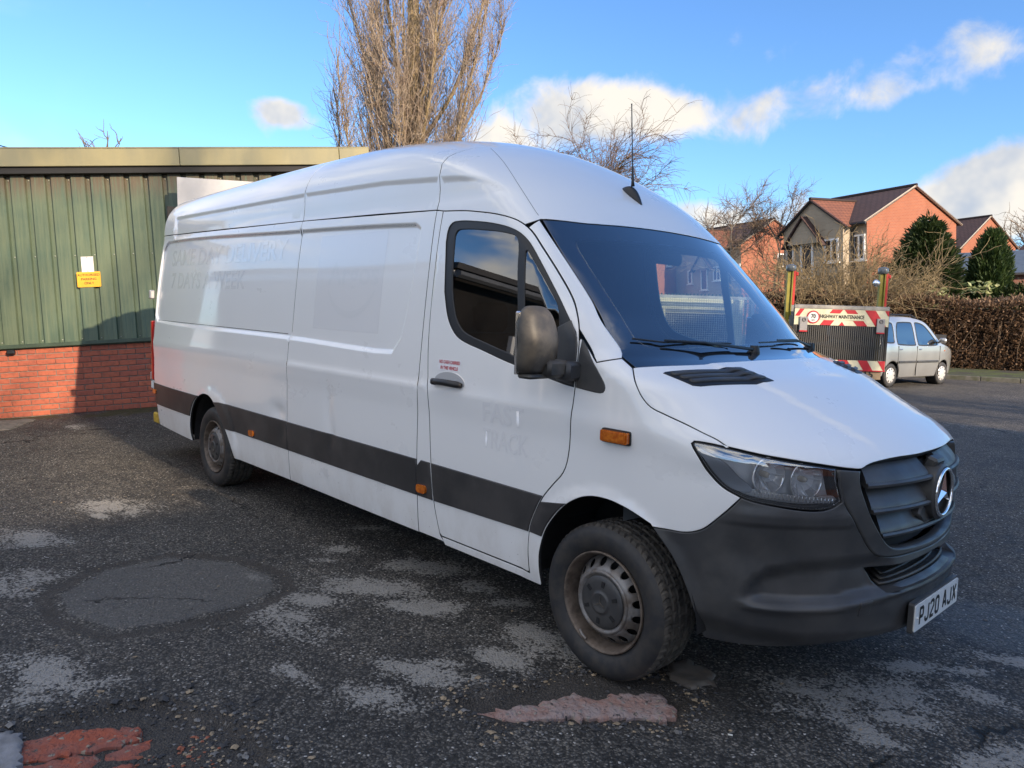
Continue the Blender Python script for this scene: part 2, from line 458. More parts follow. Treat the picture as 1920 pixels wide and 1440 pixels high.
def tri_fill(loops, h, extra=None):
    """triangulate outer loop minus hole loops with an even spread of inner points"""
    outer = loops[0]; lo, hi = outer.min(0), outer.max(0)
    xs = np.arange(lo[0]+h/2, hi[0], h); ys = np.arange(lo[1]+h/2, hi[1], h*.866)
    g = []
    for j, y in enumerate(ys): g.append(np.c_[xs+(h/2 if j%2 else 0), np.full(len(xs), y)])
    g = np.concatenate(g) if g else np.zeros((0,2))
    if len(g):
        k = in_poly(g, outer) & (seg_dist(g, outer) > h*.45)
        for q in loops[1:]: k &= ~in_poly(g, q) & (seg_dist(g, q) > h*.45)
        g = g[k]
    if extra is not None:
        x = extra[in_poly(extra, outer) & (seg_dist(extra, outer) > .008)]
        if len(x) and len(g):
            dm = np.full(len(g), 9.0)
            for i in range(0, len(x), 200): dm = np.minimum(dm, np.hypot(g[:,None,0]-x[None,i:i+200,0], g[:,None,1]-x[None,i:i+200,1]).min(1))
            g = g[dm > min(h*.4, .016)]
        g = np.concatenate([g, x])
    V = []; E = []
    for q in loops:
        o = len(V); V += q.tolist(); E += [(o+i, o+(i+1)%len(q)) for i in range(len(q))]
    nb = len(V); V += g.tolist()
    r = delaunay_2d_cdt([Vector(v) for v in V], E, [], 0, 1e-7)
    v2 = np.array([tuple(v) for v in r[0]]); f2 = np.array([tuple(f) for f in r[2]])
    cen = v2[f2].mean(1); k = in_poly(cen, outer)
    for q in loops[1:]: k &= ~in_poly(cen, q)
    f2 = f2[k]
    om = {}
    for i, src in enumerate(r[3]):
        for sidx in src: om.setdefault(sidx, i)
    return v2, f2, [om.get(i, i) for i in range(nb)], nb
def nrm(ch, uv, e=.002):
    P = ch.fwd(np.concatenate([uv+[e,0], uv-[e,0], uv+[0,e], uv-[0,e]])); n = len(uv)
    N = np.cross(P[:n]-P[n:2*n], P[2*n:3*n]-P[3*n:]); N /= np.linalg.norm(N, axis=1)[:,None]+1e-12
    return N
def orient(N, P, ch=None):
    c = ch.center(P) if hasattr(ch, 'center') else np.c_[np.clip(P[:,0], -5.2, -.3), 0*P[:,0], np.full(len(P), 1.05)]
    s = np.sign(np.sum(N*(P-c), 1)); s[s == 0] = 1
    return N*s[:,None]
def panel(name, parent, mat, ch, outer, holes=(), h=.05, off=0.0, gap=.0028, depth=.018, bev=.0025, mirror=False, fl=None, feat=None):
    outer = clean(np.asarray(outer, float), .0015)
    if area2(outer) < 0: outer = outer[::-1]
    loopsB = [inset(outer, gap)]
    for q in holes:
        q = clean(np.asarray(q, float), .0015)
        if area2(q) > 0: q = q[::-1]
        loopsB.append(inset(q, gap))
    loops0 = [inset(q, bev) for q in loopsB]
    uv, F, om, nb = tri_fill(loops0, h, feat)
    P = ch.fwd(uv); N = orient(nrm(ch, uv), P, ch); V = P+N*off; Nn = [N]; Vs = [V]; Fs = [tuple(f) for f in F]
    # face orientation
    fn = np.cross(V[F[:,1]]-V[F[:,0]], V[F[:,2]]-V[F[:,0]]); sgn = np.sign(np.sum(np.sum(fn*N[F[:,0]], 1)))
    if sgn < 0: Fs = [f[::-1] for f in Fs]
    k = len(V); o = 0
    for q0, q1 in zip(loops0, loopsB):
        m = len(q0); i0 = [om[o+i] for i in range(m)]; o += m
        P1 = ch.fwd(q1); N1 = orient(nrm(ch, q1), P1, ch)
        T = P1-P[i0]; T /= np.linalg.norm(T, axis=1)[:,None]+1e-12
        r1 = P1+N1*(off-bev*.6); r2 = P1+N1*(off-bev*.6-depth)
        n1 = N1+T*.9; n1 /= np.linalg.norm(n1, axis=1)[:,None]
        Vs += [r1, r2]; Nn += [n1, T]
        for i in range(m):
            j = (i+1)%m
            Fs.append((i0[i], k+i, k+j, i0[j]))
            Fs.append((k+i, k+m+i, k+m+j, k+j))
        k += 2*m
    V = np.concatenate(Vs); N = np.concatenate(Nn)
    nsurf = len(F)
    # make every flange face agree with its vertex normals
    A = np.array([f[:3] for f in Fs]); fnn = np.cross(V[A[:,1]]-V[A[:,0]], V[A[:,2]]-V[A[:,0]])
    ok = np.sum(fnn*(N[A[:,0]]+N[A[:,1]]+N[A[:,2]]), 1) >= 0
    FF = [f if k_ else f[::-1] for f, k_ in zip(Fs, ok)]
    mi = None
    if mat is PAINT:
        mi = np.zeros(len(FF), np.int32); mi[nsurf+1::2] = 1; mat = [PAINT, DARK]
    o1 = mesh_obj(name, V, FF, mat, parent, True, N, mi=mi)
    if not mirror: return o1
    V2 = V*[1,-1,1]; N2 = N*[1,-1,1]
    return o1, mesh_obj(name, V2, [f[::-1] for f in FF], mat, parent if fl is None else fl, True, N2, mi=mi)
MIR = np.array([1,-1,1])
def P3(*pts): return np.array(pts, float)
def sym_open(half):
    """half outline from the van's right side to the centre line -> whole outline"""
    half = np.asarray(half, float); return np.concatenate([half, (half*MIR)[::-1]])

# ------------------------------------------------------------------ van materials
def paint_mat():
    m = bpy.data.materials.new('white_van_paint'); m.use_nodes = True; T = NT(m.node_tree); b = T.n['Principled BSDF']
    oc = T.coord('Object'); x, y, z = T.sep(oc)
    dirt = T.math('MULTIPLY', T.ramp(z, .75, .28), T.ramp(T.noise(T.scale(oc, (1,1,.6)), 5, 7, .65), .38, .72))
    spk = T.math('MULTIPLY', T.ramp(T.noise(oc, 70, 3, .6), .70, .76), T.ramp(z, 1.0, .3))
    c = T.mix(T.math('MULTIPLY', dirt, .35), (.855,.855,.85), (.46,.40,.33))
    c = T.mix(T.math('MULTIPLY', spk, .6), c, (.16,.12,.09))
    c = T.mix(T.ramp(T.noise(oc, .9, 4), .3, .7, 0, .10), c, (.76,.76,.76))
    T.put(b.inputs['Base Color'], c)
    T.put(b.inputs['Roughness'], T.ramp(T.noise(T.scale(oc, (1,1,1.6)), 2.2, 6, .6), .3, .7, .26, .42))
    b.inputs['Coat Weight'].default_value = .8
    T.put(b.inputs['Coat Roughness'], T.ramp(T.noise(oc, 3.5, 5, .65), .3, .75, .02, .08))
    T.put(b.inputs['Normal'], T.bump(T.noise(oc, 260, 2), .02, .001))
    return m
PAINT = paint_mat()
PLASTIC = pmat('textured_black_plastic', (.040,.041,.044), .42, spec=.5, var=.25, vscale=4, col2=(.070,.068,.066), bump=.10, bscale=500, bdist=.0006, rvar=.10)
PLASTIC_WORN = pmat('worn_black_plastic', (.035,.034,.032), .5, col2=(.10,.088,.072), vscale=9, bump=.12, bscale=420, bdist=.0006)
STRIP = pmat('charcoal_side_moulding', (.034,.033,.034), .46, col2=(.062,.058,.057), vscale=3.5, bump=.10, bscale=480, bdist=.0006)
DARK = pmat('van_dark_cavity', (.012,.012,.013), .8)
RUBBER = pmat('window_rubber_seal', (.014,.014,.015), .45)
FRIT = glass_mat('black_glass_border', (1,1,1), 1.52, .13, opaque=(.010,.012,.016))
GLASS = glass_mat('windscreen_glass', (.84,.93,.93), 1.52, .12, film=.012)
GLASS_D = glass_mat('dark_side_glass', (.16,.23,.24), 1.52, .07)
GLASS_P = glass_mat('passenger_side_glass', (.85,.95,.92), 1.52, .02)
LENS = glass_mat('headlamp_lens', (.95,.97,1.0), 1.45, .20)
CHROME = pmat('bright_chrome', (.90,.91,.92), .10, .9)
SILVERP = pmat('silver_painted_steel', (.25,.24,.235), .48, .35, col2=(.13,.105,.085), vscale=14)
RUSTY = pmat('grimy_wheel_lip', (.19,.15,.12), .6, .35, col2=(.09,.07,.055), vscale=18, bump=.2, bscale=120, bdist=.001)
TYRE = pmat('tyre_rubber', (.022,.023,.026), .62, col2=(.045,.041,.037), vscale=16, bump=.25, bscale=220, bdist=.001)
TREAD = pmat('dusty_tread_rubber', (.040,.037,.034), .8, col2=(.10,.088,.074), vscale=22, bump=.35, bscale=160, bdist=.0015)
AMBER = pmat('amber_lens', (.42,.085,.006), .18, coat=.6, col2=(.60,.17,.015), vscale=60)
REDLENS = pmat('red_lamp_lens', (.42,.015,.012), .2, coat=.6)
WHITEPL = pmat('reflective_plate_white', (.80,.80,.78), .35, var=.12, vscale=20)
INKBLK = pmat('black_lettering', (.008,.008,.009), .5)
INKRED = pmat('red_lettering', (.50,.015,.03), .5)
GHOST = pmat('ghost_lettering_film_residue', (.805,.81,.815), .20, coat=.85, coatr=.04)
GHOST2 = pmat('ghost_logo_film_residue', (.825,.825,.83), .22, coat=.8, coatr=.05)
CABIN = pmat('cabin_grey_plastic', (.17,.18,.19), .6, var=.2)
SEATM = pmat('seat_black_cloth', (.05,.05,.054), .9, bump=.2, bscale=200)
YELLOWP = pmat('scuffed_yellow_plastic', (.62,.42,.05), .6, col2=(.32,.22,.05), vscale=20)

VAN = thing('delivery_van', 'large white high-roof panel van with black bumper parked across the tarmac yard', 'van')
SILL_Z = .31
def arc(cx, cz, r, a0, a1, n=40): return np.array([(cx+r*math.cos(rad(a0+(a1-a0)*i/n)), cz+r*math.sin(rad(a0+(a1-a0)*i/n))) for i in range(n+1)])
# wheel arch outlines in side view (x, z), from the sill behind the wheel over the top to the front
ARCH_F = catmull([(-.368,.305),(-.374,.40),(-.370,.47),(-.335,.575),(-.278,.658),(-.207,.730),(-.129,.779),(-.054,.802),(.03,.806),(.10,.797),(.162,.782),(.262,.742)], .03)
ARCH_FB = P3((.262,-.986,.742),(.358,-.977,.641),(.418,-.964,.536),(.450,-.948,.442),(.461,-.936,.371),(.476,-.922,.322))
ARCH_R = catmull([(-4.86,.305),(-4.885,.40),(-4.865,.50),(-4.80,.615),(-4.70,.705),(-4.54,.768),(-4.38,.775),(-4.28,.738),(-4.17,.655),(-4.03,.52),(-3.94,.40),(-3.90,.305)], .03)
SEAM = [(-5.95,2.20),(-4.3,2.182),(-2.935,2.162),(-2.0,2.143),(-1.355,2.122)]
J1, J2 = -2.935, -1.358
def seamz(x): return np.interp(x, [p[0] for p in SEAM], [p[1] for p in SEAM])
# side panels (white): behind the seam, ahead of it, and the narrow B-post
rear_out = np.concatenate([lin([(-5.925,.33),(-5.945,.5),(-5.955,.75),(-5.957,1.4),(-5.94,1.8),(-5.925,2.198)], .05), lin([(-5.925,2.199),(J1,seamz(J1))], .05), lin([(J1,2.1),(J1,.31)], .05), lin([(-2.98,.31),(-3.90,.305)], .05), ARCH_R[::-1], lin([(-4.90,.305),(-5.88,.33)], .05)])
_rc = RECESS if area2(RECESS) > 0 else RECESS[::-1]
_rc = lin(np.concatenate([_rc, _rc[:1]]), .022)[:-1]
FEAT = np.concatenate([inset(_rc, q) for q in (-.004,.007,.014,.021,.032)])
side_r, side_l = panel('side_panel', VAN, PAINT, S_, rear_out, h=.045, mirror=True, feat=FEAT)
mid_out = np.concatenate([lin([(J1,.31),(J1,seamz(J1))], .05), lin([(J1+.05,seamz(J1+.05)),(J2,seamz(J2))], .05), lin([(J2,2.06),(J2,.315)], .05), lin([(J2-.05,.315),(J1+.05,.31)], .05)])
panel('side_panel', VAN, PAINT, S_, mid_out, h=.04, mirror=True, feat=FEAT)
DOOR_REAR = catmull([(-1.298,2.113),(-1.304,1.82),(-1.297,1.403),(-1.262,1.115),(-1.226,.746),(-1.204,.53),(-1.160,.36)], .05)
DOOR_FRONT = catmull([(-1.298,2.113),(-1.108,2.101),(-.992,2.087),(-.87,2.069),(-.742,2.041),(-.676,2.016),(-.608,1.972),(-.531,1.899),(-.392,1.760),(-.286,1.642),(-.237,1.563),(-.210,1.49),(-.198,1.418),(-.197,1.263),(-.203,1.121),(-.215,.95),(-.240,.872),(-.305,.799),(-.365,.729),(-.414,.643),(-.444,.57),(-.449,.487),(-.442,.352)], .03)
post = np.concatenate([lin([(J2,.318),(J2,2.121)], .05), lin([(J2,2.122),(-1.30,2.114)], .05), DOOR_REAR[1:], lin([(-1.155,.345),(-1.12,.318)], .05), lin([(-1.2,.318),(J2+.03,.318)], .05)])
panel('side_panel', VAN, PAINT, S_, post, h=.04, mirror=True)
# sill under the door
panel('sill_panel', VAN, PAINT, S_, lin([(-1.12,.30),(-1.145,.345),(-.45,.345),(-.372,.345),(-.372,.30),(-1.12,.30)], .05)[:-1], h=.05, mirror=True)
# doors
WIN_OUT = catmull([(-1.232,1.943),(-1.224,2.016),(-1.183,2.046),(-.992,2.036),(-.808,2.008),(-.688,1.974),(-.618,1.934),(-.557,1.879),(-.368,1.670),(-.229,1.50)], .02)
WIN_BOT = np.array([(-.208,1.44),(-.204,1.262),(-.272,1.270),(-.65,1.340),(-.837,1.383),(-1.01,1.424),(-1.081,1.462),(-1.146,1.54),(-1.196,1.675)])
WIN = np.concatenate([WIN_OUT, lin(WIN_BOT[:2], .03), catmull(WIN_BOT[1:], .03)])
door_out = np.concatenate([DOOR_REAR[::-1], DOOR_FRONT[1:], lin([(-.46,.347),(-1.14,.347)], .05)])
doors = []
for sgn in (1, -1):
    dr = bpy.data.objects.new('cab_door', None); link(dr, VAN); dr.empty_display_size = .1; doors.append(dr)
dR, dL = doors
panel('door_skin', dR, PAINT, S_, door_out, [WIN], h=.035, mirror=True, fl=dL)
def band(outer, d): return inset(outer if area2(np.asarray(outer)) > 0 else np.asarray(outer)[::-1], d)
WINi = clean(WIN, .004)
GM = catmull([(-1.172,1.936),(-1.168,1.985),(-1.138,2.008),(-.907,1.992),(-.74,1.966),(-.672,1.936),(-.648,1.798),(-.596,1.372),(-.66,1.380),(-.841,1.420),(-1.0,1.462),(-1.056,1.50),(-1.100,1.56),(-1.145,1.70)], .02, True)
GQ = catmull([(-.612,1.862),(-.600,1.882),(-.585,1.873),(-.385,1.66),(-.345,1.60),(-.330,1.5),(-.330,1.32),(-.345,1.305),(-.45,1.322),(-.535,1.338),(-.548,1.36),(-.578,1.6)], .02, True)
panel('window_seal', dR, RUBBER, S_, WINi, [GM, GQ], h=.04, off=-.006, gap=-.004, bev=.004, depth=.012, mirror=True, fl=dL)
for q in (GM, GQ):
    g1, g2 = panel('window_glass', dR, GLASS_D, S_, q, h=.06, off=-.012, gap=-.003, bev=.001, depth=.003, mirror=True, fl=dL)
    g2.data.materials.clear(); g2.data.materials.append(GLASS_P)
# black quarter piece in front of the door glass (mirror base), on the wing side of the door gap
TRI = np.concatenate([catmull([(-.192,1.478),(-.10,1.375),(-.035,1.302),(-.022,1.275),(-.032,1.252),(-.066,1.247),(-.192,1.258)], .02), lin([(-.192,1.28),(-.192,1.47)], .04)])
panel('mirror_base_trim', VAN, PLASTIC, S_, TRI, h=.03, off=.004, gap=.002, bev=.004, mirror=True)
TRI_D = lin([(-.335,1.52),(-.262,1.555),(-.214,1.478),(-.205,1.42),(-.204,1.264),(-.30,1.28),(-.335,1.52)], .03)[:-1]
panel('mirror_base_trim', dR, PLASTIC, S_, TRI_D, h=.03, off=.006, gap=.002, bev=.004, mirror=True, fl=dL)
# A-pillars
AP_IN = P3((-.612,-.811,2.031),(-.413,-.827,1.836),(-.225,-.840,1.643),(-.135,-.856,1.536),(-.001,-.876,1.402))
ap_front = F_.inv(AP_IN)
df3 = np.c_[DOOR_FRONT, 0*DOOR_FRONT[:,0]][:, [0,2,1]]
k = (DOOR_FRONT[:,0] > -.64) & (DOOR_FRONT[:,1] > 1.49)
dfu = np.c_[DOOR_FRONT[k][:,0]-X0, DOOR_FRONT[k][:,1]]
apo = np.concatenate([dfu, lin([dfu[-1], F_.inv(P3((-.09,-.96,1.378)))[0], ap_front[-1]], .03)[1:], catmull(ap_front[::-1], .03)[1:], lin([ap_front[0], dfu[0]], .03)[1:-1]])
panel('windscreen_pillar', VAN, PAINT, F_, apo, h=.03, mirror=True)
# wings
HG = P3((.065,-.903,1.367),(.102,-.939,1.331),(.136,-.959,1.290),(.167,-.963,1.253),(.210,-.962,1.220),(.277,-.952,1.197),(.367,-.934,1.168),(.436,-.922,1.144),(.488,-.910,1.125),(.526,-.903,1.104))
HEAD = P3((.406,-.958,1.102),(.414,-.953,1.111),(.467,-.932,1.109),(.533,-.901,1.100),(.638,-.839,1.079),(.735,-.751,1.061),(.830,-.630,1.041),(.836,-.633,.997),(.854,-.618,.914),(.840,-.643,.897),(.816,-.678,.884),(.774,-.733,.882),(.705,-.804,.891),(.628,-.864,.904),(.589,-.887,.916),(.526,-.917,.949),(.472,-.941,1.003),(.438,-.955,1.055))
headu = F_.inv(HEAD)
BF = P3((.589,-.887,.916),(.547,-.911,.860),(.483,-.936,.789),(.457,-.944,.769),(.425,-.953,.755),(.390,-.961,.747),(.346,-.970,.745),(.262,-.986,.742))
k = (DOOR_FRONT[:,1] < 1.49) & (DOOR_FRONT[:,0] > -.5)
dlow = np.c_[DOOR_FRONT[k][:,0]-X0, DOOR_FRONT[k][:,1]]
fo = np.concatenate([
    dlow[::-1], lin([F_.inv(P3((-.198,-.96,1.478)))[0], F_.inv(P3((-.09,-.96,1.378)))[0], F_.inv(P3((-.001,-.876,1.402)))[0], F_.inv(HG[:1])[0]], .03)[:-1],
    catmull(F_.inv(HG), .02), catmull(headu[[3,2,1,0,17,16,15,14]], .02), catmull(F_.inv(BF), .02)[1:],
    ARCH_F[::-1][1:]-[X0,0], lin([(-.368-X0,.305),(-.442-X0,.305),(-.442-X0,.345)], .03)[1:-1]])
tri_hole = np.concatenate([catmull([(-.190,1.474),(-.10,1.371),(-.037,1.300),(-.025,1.275),(-.034,1.256),(-.066,1.251),(-.190,1.262)], .02), lin([(-.19,1.28),(-.19,1.46)], .04)])-[X0,0]
panel('front_wing', VAN, PAINT, F_, fo, [inset(tri_hole if area2(tri_hole) > 0 else tri_hole[::-1], .012)], h=.03, mirror=True)
# bonnet
HFRONT = P3((.526,-.903,1.104),(.637,-.837,1.084),(.734,-.749,1.067),(.829,-.629,1.046),(.864,-.569,1.037),(.884,-.533,1.036),(.890,-.505,1.046),(.896,-.461,1.054),(.926,-.314,1.063),(.949,-.16,1.062),(.955,0,1.062))
HREAR = P3((.955,0,1.062),(.065,-.903,1.367))
rear_half = P3((.065,-.903,1.367),(.118,-.824,1.374),(.172,-.71,1.379),(.213,-.572,1.383),(.246,-.394,1.385),(.262,-.2,1.387),(.268,0,1.387))
bon = np.concatenate([catmull(H_.inv(rear_half)[::-1], .03), catmull(H_.inv(HG), .02)[1:], catmull(H_.inv(HFRONT), .02)[1:]])
bon = np.concatenate([bon, (bon*[-1,1])[::-1][1:-1]])
BONNET = panel('bonnet', VAN, PAINT, H_, bon, h=.03, bev=.004, gap=.003, depth=.03)
VENT = P3((.173,-.841,1.349),(.172,-.824,1.353),(.292,-.480,1.360),(.314,-.447,1.356),(.444,-.425,1.313),(.440,-.480,1.310),(.325,-.790,1.305),(.303,-.816,1.308))
vu = lin(np.concatenate([H_.inv(VENT), H_.inv(VENT[:1])]), .015)[:-1]
vr, vl = panel('bonnet_vent', BONNET, RUBBER, H_, vu, h=.03, off=.003, gap=0, bev=.003, depth=.006, mirror=True)
# louvre slats in each vent
va, vb = H_.inv(P3((.173,-.835,1.349),(.300,-.470,1.360))); vc, vd = H_.inv(P3((.315,-.80,1.306),(.448,-.435,1.311)))
for t in (.12, .40, .68):
    q = []
    for s_ in np.linspace(.04, .96, 14):
        q.append((va+(vb-va)*s_)*(1-t)+(vc+(vd-vc)*s_)*t)
    q2 = [p+(vc-va)*.15 for p in q]
    panel('vent_slat', vr, PLASTIC, H_, np.concatenate([np.array(q), np.array(q2)[::-1]]), h=.03, off=.013, gap=0, bev=.004, depth=.012)
    q = [p*[-1,1] for p in q]; q2 = [p*[-1,1] for p in q2]
    panel('vent_slat', vl, PLASTIC, H_, np.concatenate([np.array(q), np.array(q2)[::-1]]), h=.03, off=.013, gap=0, bev=.004, depth=.012)
# roof: three pressings with seams between them
_rx = np.arange(-5.5,-.80,.03); RFEAT = []
for q in (.004,-.007,-.017,-.027,-.038):
    _z = np.interp(_rx, ROOFLINE_X, ROOFLINE_Z)+q; _p = R_.inv(np.c_[_rx, -Ys(_rx, _z), _z]); RFEAT += [_p, np.c_[_p[:,0], math.pi*.85-_p[:,1]]]
RFEAT = np.concatenate(RFEAT)
def roof_piece(x0, x1, h=.06):
    xs = np.linspace(x0, x1, max(2, int(abs(x1-x0)/.05)))
    right = R_.inv(np.c_[xs, -Ys(xs, seamz(xs)), seamz(xs)])
    left = np.c_[right[:,0], math.pi*.85-right[:,1]]
    up = lin([right[-1], left[-1]], .05)[1:-1]; dn = lin([left[0], right[0]], .05)[1:-1]
    return panel('roof_panel', VAN, PAINT, R_, np.concatenate([right, up, left[::-1], dn]), h=h, gap=.0025, feat=RFEAT)
roof_piece(-5.90, -2.925, .045); roof_piece(-2.925, J2, .04)
WTOP = P3((-.612,-.811,2.034),(-.545,-.702,2.034),(-.503,-.594,2.034),(-.475,-.422,2.037),(-.461,-.22,2.040),(-.458,0,2.041))
dtop = DOOR_FRONT[(DOOR_FRONT[:,0] < -.63) & (DOOR_FRONT[:,1] > 1.99)]
dtop3 = np.c_[dtop[:,0], -Ys(dtop[:,0], dtop[:,1]), dtop[:,1]]
capR = np.concatenate([R_.inv(P3((J2,-.873,2.122))), lin(R_.inv(dtop3), .03), catmull(R_.inv(WTOP), .025)])
capL = np.c_[capR[:,0], math.pi*.85-capR[:,1]]
cap = np.concatenate([capR, capL[::-1][1:], lin([capL[0], capR[0]], .05)[1:-1]])
ROOFCAP = panel('roof_panel', VAN, PAINT, R_, cap, h=.032, gap=.0025, feat=RFEAT)
# fine seal lines on the roof cap beside the windscreen
for sg in (1, -1):
    ln = catmull(R_.inv(P3((-1.296,-.547,2.50),(-1.043,-.669,2.372),(-.812,-.764,2.211),(-.632,-.809,2.055))), .03)
    if sg < 0: ln = np.c_[ln[:,0], math.pi*.85-ln[:,1]]
    Pl = R_.fwd(ln); Nl = orient(nrm(R_, ln), Pl)
    b = MB(); b.tube([Vector(p) for p in Pl+Nl*.0002], .0013, 5); b.build('seal_line', pmat('grey_sealant', (.18,.19,.20), .6), ROOFCAP)
# windscreen with its black border
WS = P3((-.606,-.806,2.026),(-.413,-.822,1.836),(-.225,-.835,1.643),(-.135,-.851,1.536),(.040,-.885,1.375))
wso = np.concatenate([catmull(np.array([(0,2.036),(-.22,2.035),(-.422,2.032),(-.594,2.029),(-.702,2.028),(-.796,2.027)]), .03), lin(WS[:,1:][1:], .03), catmull(np.array([(-.893,1.352),(-.80,1.352),(-.6,1.36),(-.3,1.378),(0,1.386)]), .03)])
wso = np.concatenate([wso[::-1], (wso*[-1,1])[1:]])
WIN_IN = P3((0,0,1.955),(0,-.30,1.954),(0,-.5,1.948),(0,-.68,1.938),(0,-.722,1.925),(0,-.742,1.85),(0,-.757,1.68),(0,-.765,1.53),(0,-.762,1.478),(0,-.72,1.448),(0,-.6,1.443),(0,-.3,1.453),(0,0,1.458))
wi = catmull(WIN_IN[:,1:], .03); wi = np.concatenate([wi, (wi*[-1,1])[::-1][1:-1]])
WSCR = panel('windscreen', VAN, GLASS, W_, wi, h=.06, off=-.004, gap=-.004, bev=.0008, depth=.002)
panel('windscreen_border', WSCR, FRIT, W_, clean(wso, .004), [wi], h=.04, off=-.005, gap=-.004, bev=.001, depth=.004)
# headlights
lamps = []
for sgn in (1, -1):
    lo = bpy.data.objects.new('headlight', None); link(lo, VAN); lo.empty_display_size = .1; lamps.append(lo)
ho = np.concatenate([catmull(headu[[17,0,1,2,3,4,5,6]], .015)[:-1], lin(headu[[6,7]], .02)[:-1], catmull(headu[[7,8]], .02)[:-1], catmull(headu[[8,9,10,11,12,13,14,15,16,17]], .015)[:-1]])
hoc = clean(ho, .004); hoc = hoc if area2(hoc) > 0 else hoc[::-1]
panel('lamp_frame', lamps[0], RUBBER, F_, hoc, [inset(hoc, .007)], h=.02, off=-.003, gap=.0015, bev=.002, depth=.05, mirror=True, fl=lamps[1])
panel('lamp_lens', lamps[0], LENS, F_, inset(hoc, .006), h=.03, off=-.002, gap=0, bev=.003, depth=.006, mirror=True, fl=lamps[1])
LAMPBACK = pmat('lamp_housing_silver', (.90,.92,.95), .25, .15)
panel('lamp_housing', lamps[0], LAMPBACK, F_, inset(hoc, .006), h=.03, off=-.080, gap=0, bev=.002, depth=.002, mirror=True, fl=lamps[1])
# ribbed daylight strip under the bowls and a pale fairing at the outer end
RIB = pmat('ribbed_lamp_plastic', (.55,.56,.57), .25, .3)
def lamp_patch(nm, uvs, mat, off, **kw):
    return panel(nm, lamps[0], mat, F_, uvs, h=.03, off=off, gap=0, bev=.003, depth=.02, mirror=True, fl=lamps[1], **kw)
low = F_.inv(P3((.60,-.878,.930),(.70,-.806,.915),(.78,-.728,.905),(.835,-.65,.908),(.849,-.624,.921),(.842,-.64,.934),(.78,-.728,.930),(.70,-.806,.940),(.635,-.858,.953)))
lamp_patch('light_strip', catmull(low, .02, True), RIB, -.022)
for i in range(22):
    t = i/21
    a = F_.inv(P3((.63+.21*t, -.858+.215*t**1.15, .934-.02*t)))[0]
    q = np.array([a+[-.0016,-.012], a+[.0016,-.012], a+[.0012,.010], a+[-.002,.010]])
    lamp_patch('light_rib', q, CHROME, -.017)
fair = F_.inv(P3((.425,-.95,1.085),(.47,-.935,1.075),(.52,-.908,1.04),(.575,-.885,.985),(.62,-.862,.948),(.59,-.884,.935),(.535,-.912,.957),(.485,-.935,1.005),(.452,-.948,1.05)))
lamp_patch('lamp_fairing', catmull(fair, .02, True), pmat('lamp_fairing_grey', (.45,.48,.53), .3, .4), -.014)
REFL = pmat('reflector_silver', (.95,.95,.96), .14, .55)
bulb = pmat('lamp_bulb_glass', (.7,.62,.5), .1, coat=1)
for j, (c, r) in enumerate((((.650,-.80,1.000),.068), ((.745,-.690,.985),.070))):
    for sgn, lo in ((1, lamps[0]), (-1, lamps[1])):
        M = Matrix.Translation((c[0], c[1]*sgn, c[2])) @ Matrix.Rotation(rad(-24*sgn), 4, 'Z')
        b = MB()
        prof = [(.010,-.062)]+[(r*math.sqrt(t), -.062+.062*t) for t in np.linspace(.06, 1, 9)]+[(r+.004,.002),(r+.006,-.004)]
        b.lathe(prof, 40, 'x'); b.V = [M @ Vector(v) for v in b.V]
        b.build('reflector_bowl', REFL, lo, True)
        b = MB(); b.lathe([(.001,-.004),(.010,-.008),(.012,-.02),(.012,-.05)], 16, 'x')
        b.V = [M @ Vector(v) for v in b.V]; b.build('bulb', bulb, lo, True)
        b = MB()
        for i in range(9):       # facets of the reflector
            a = math.pi*2*i/9; b.tube([(-.05,.012*math.cos(a),.012*math.sin(a)), (-.002,r*.97*math.cos(a),r*.97*math.sin(a))], .0022, 4)
        b.V = [M @ Vector(v) for v in b.V]; b.build('reflector_facet', LAMPBACK, lo)
# bumper
RU_Y = [.0,.30,.58,.732,.817,.848,.868,.90]; RU_Z = [.70,.70,.694,.684,.657,.623,.59,.55]
RD_Y = [.0,.266,.475,.621,.761,.818,.867,.9]; RD_Z = [.548,.548,.532,.511,.506,.507,.512,.53]
def bump_disp(P):
    y = np.abs(P[:,1]); z = P[:,2]
    zu = np.interp(y, RU_Y, RU_Z); zr = np.interp(y, RD_Y, RD_Z)
    d = -.036*sst((z-zr+.004)/.040)*sst((zu-z+.01)/.075)*sst((.885-y)/.06)*sst((y-.30)/.18)*sst((P[:,0]-.4)/.2)
    d += .012*np.exp(-((z-(zr-.012))/.016)**2)*sst((.90-y)/.06)
    zb = np.interp(y, [0,.5,.7,.86,.95], [.36,.40,.405,.43,.46])
    d -= .035*sst((zb-z)/.09)
    # brow under the lamps
    d += .010*sst((z-.80)/.03)*sst((.90-z)/.05)*sst((y-.5)/.1)*sst((.95-y)/.1)
    return d
FB_ = ChF(bump_disp)
SURR_OUT = P3((.838,-.631,1.005),(.857,-.612,.916),(.880,-.569,.841),(.901,-.505,.755),(.911,-.470,.715),(.922,-.438,.690),(.936,-.398,.677),(.953,-.337,.671),(.979,-.176,.668),(.99,0,.664))
SURR_IN = P3((.880,-.539,1.028),(.883,-.546,.992),(.893,-.536,.942),(.911,-.504,.866),(.925,-.459,.804),(.933,-.418,.759),(.939,-.388,.733),(.944,-.362,.716),(.953,-.323,.702),(.970,-.235,.694),(.985,-.10,.688),(.99,0,.687))
BB = P3((.476,-.922,.322),(.519,-.893,.317),(.624,-.836,.317),(.717,-.764,.322),(.812,-.657,.332),(.895,-.519,.342),(.944,-.390,.346),(.981,-.211,.345),(.99,0,.345))
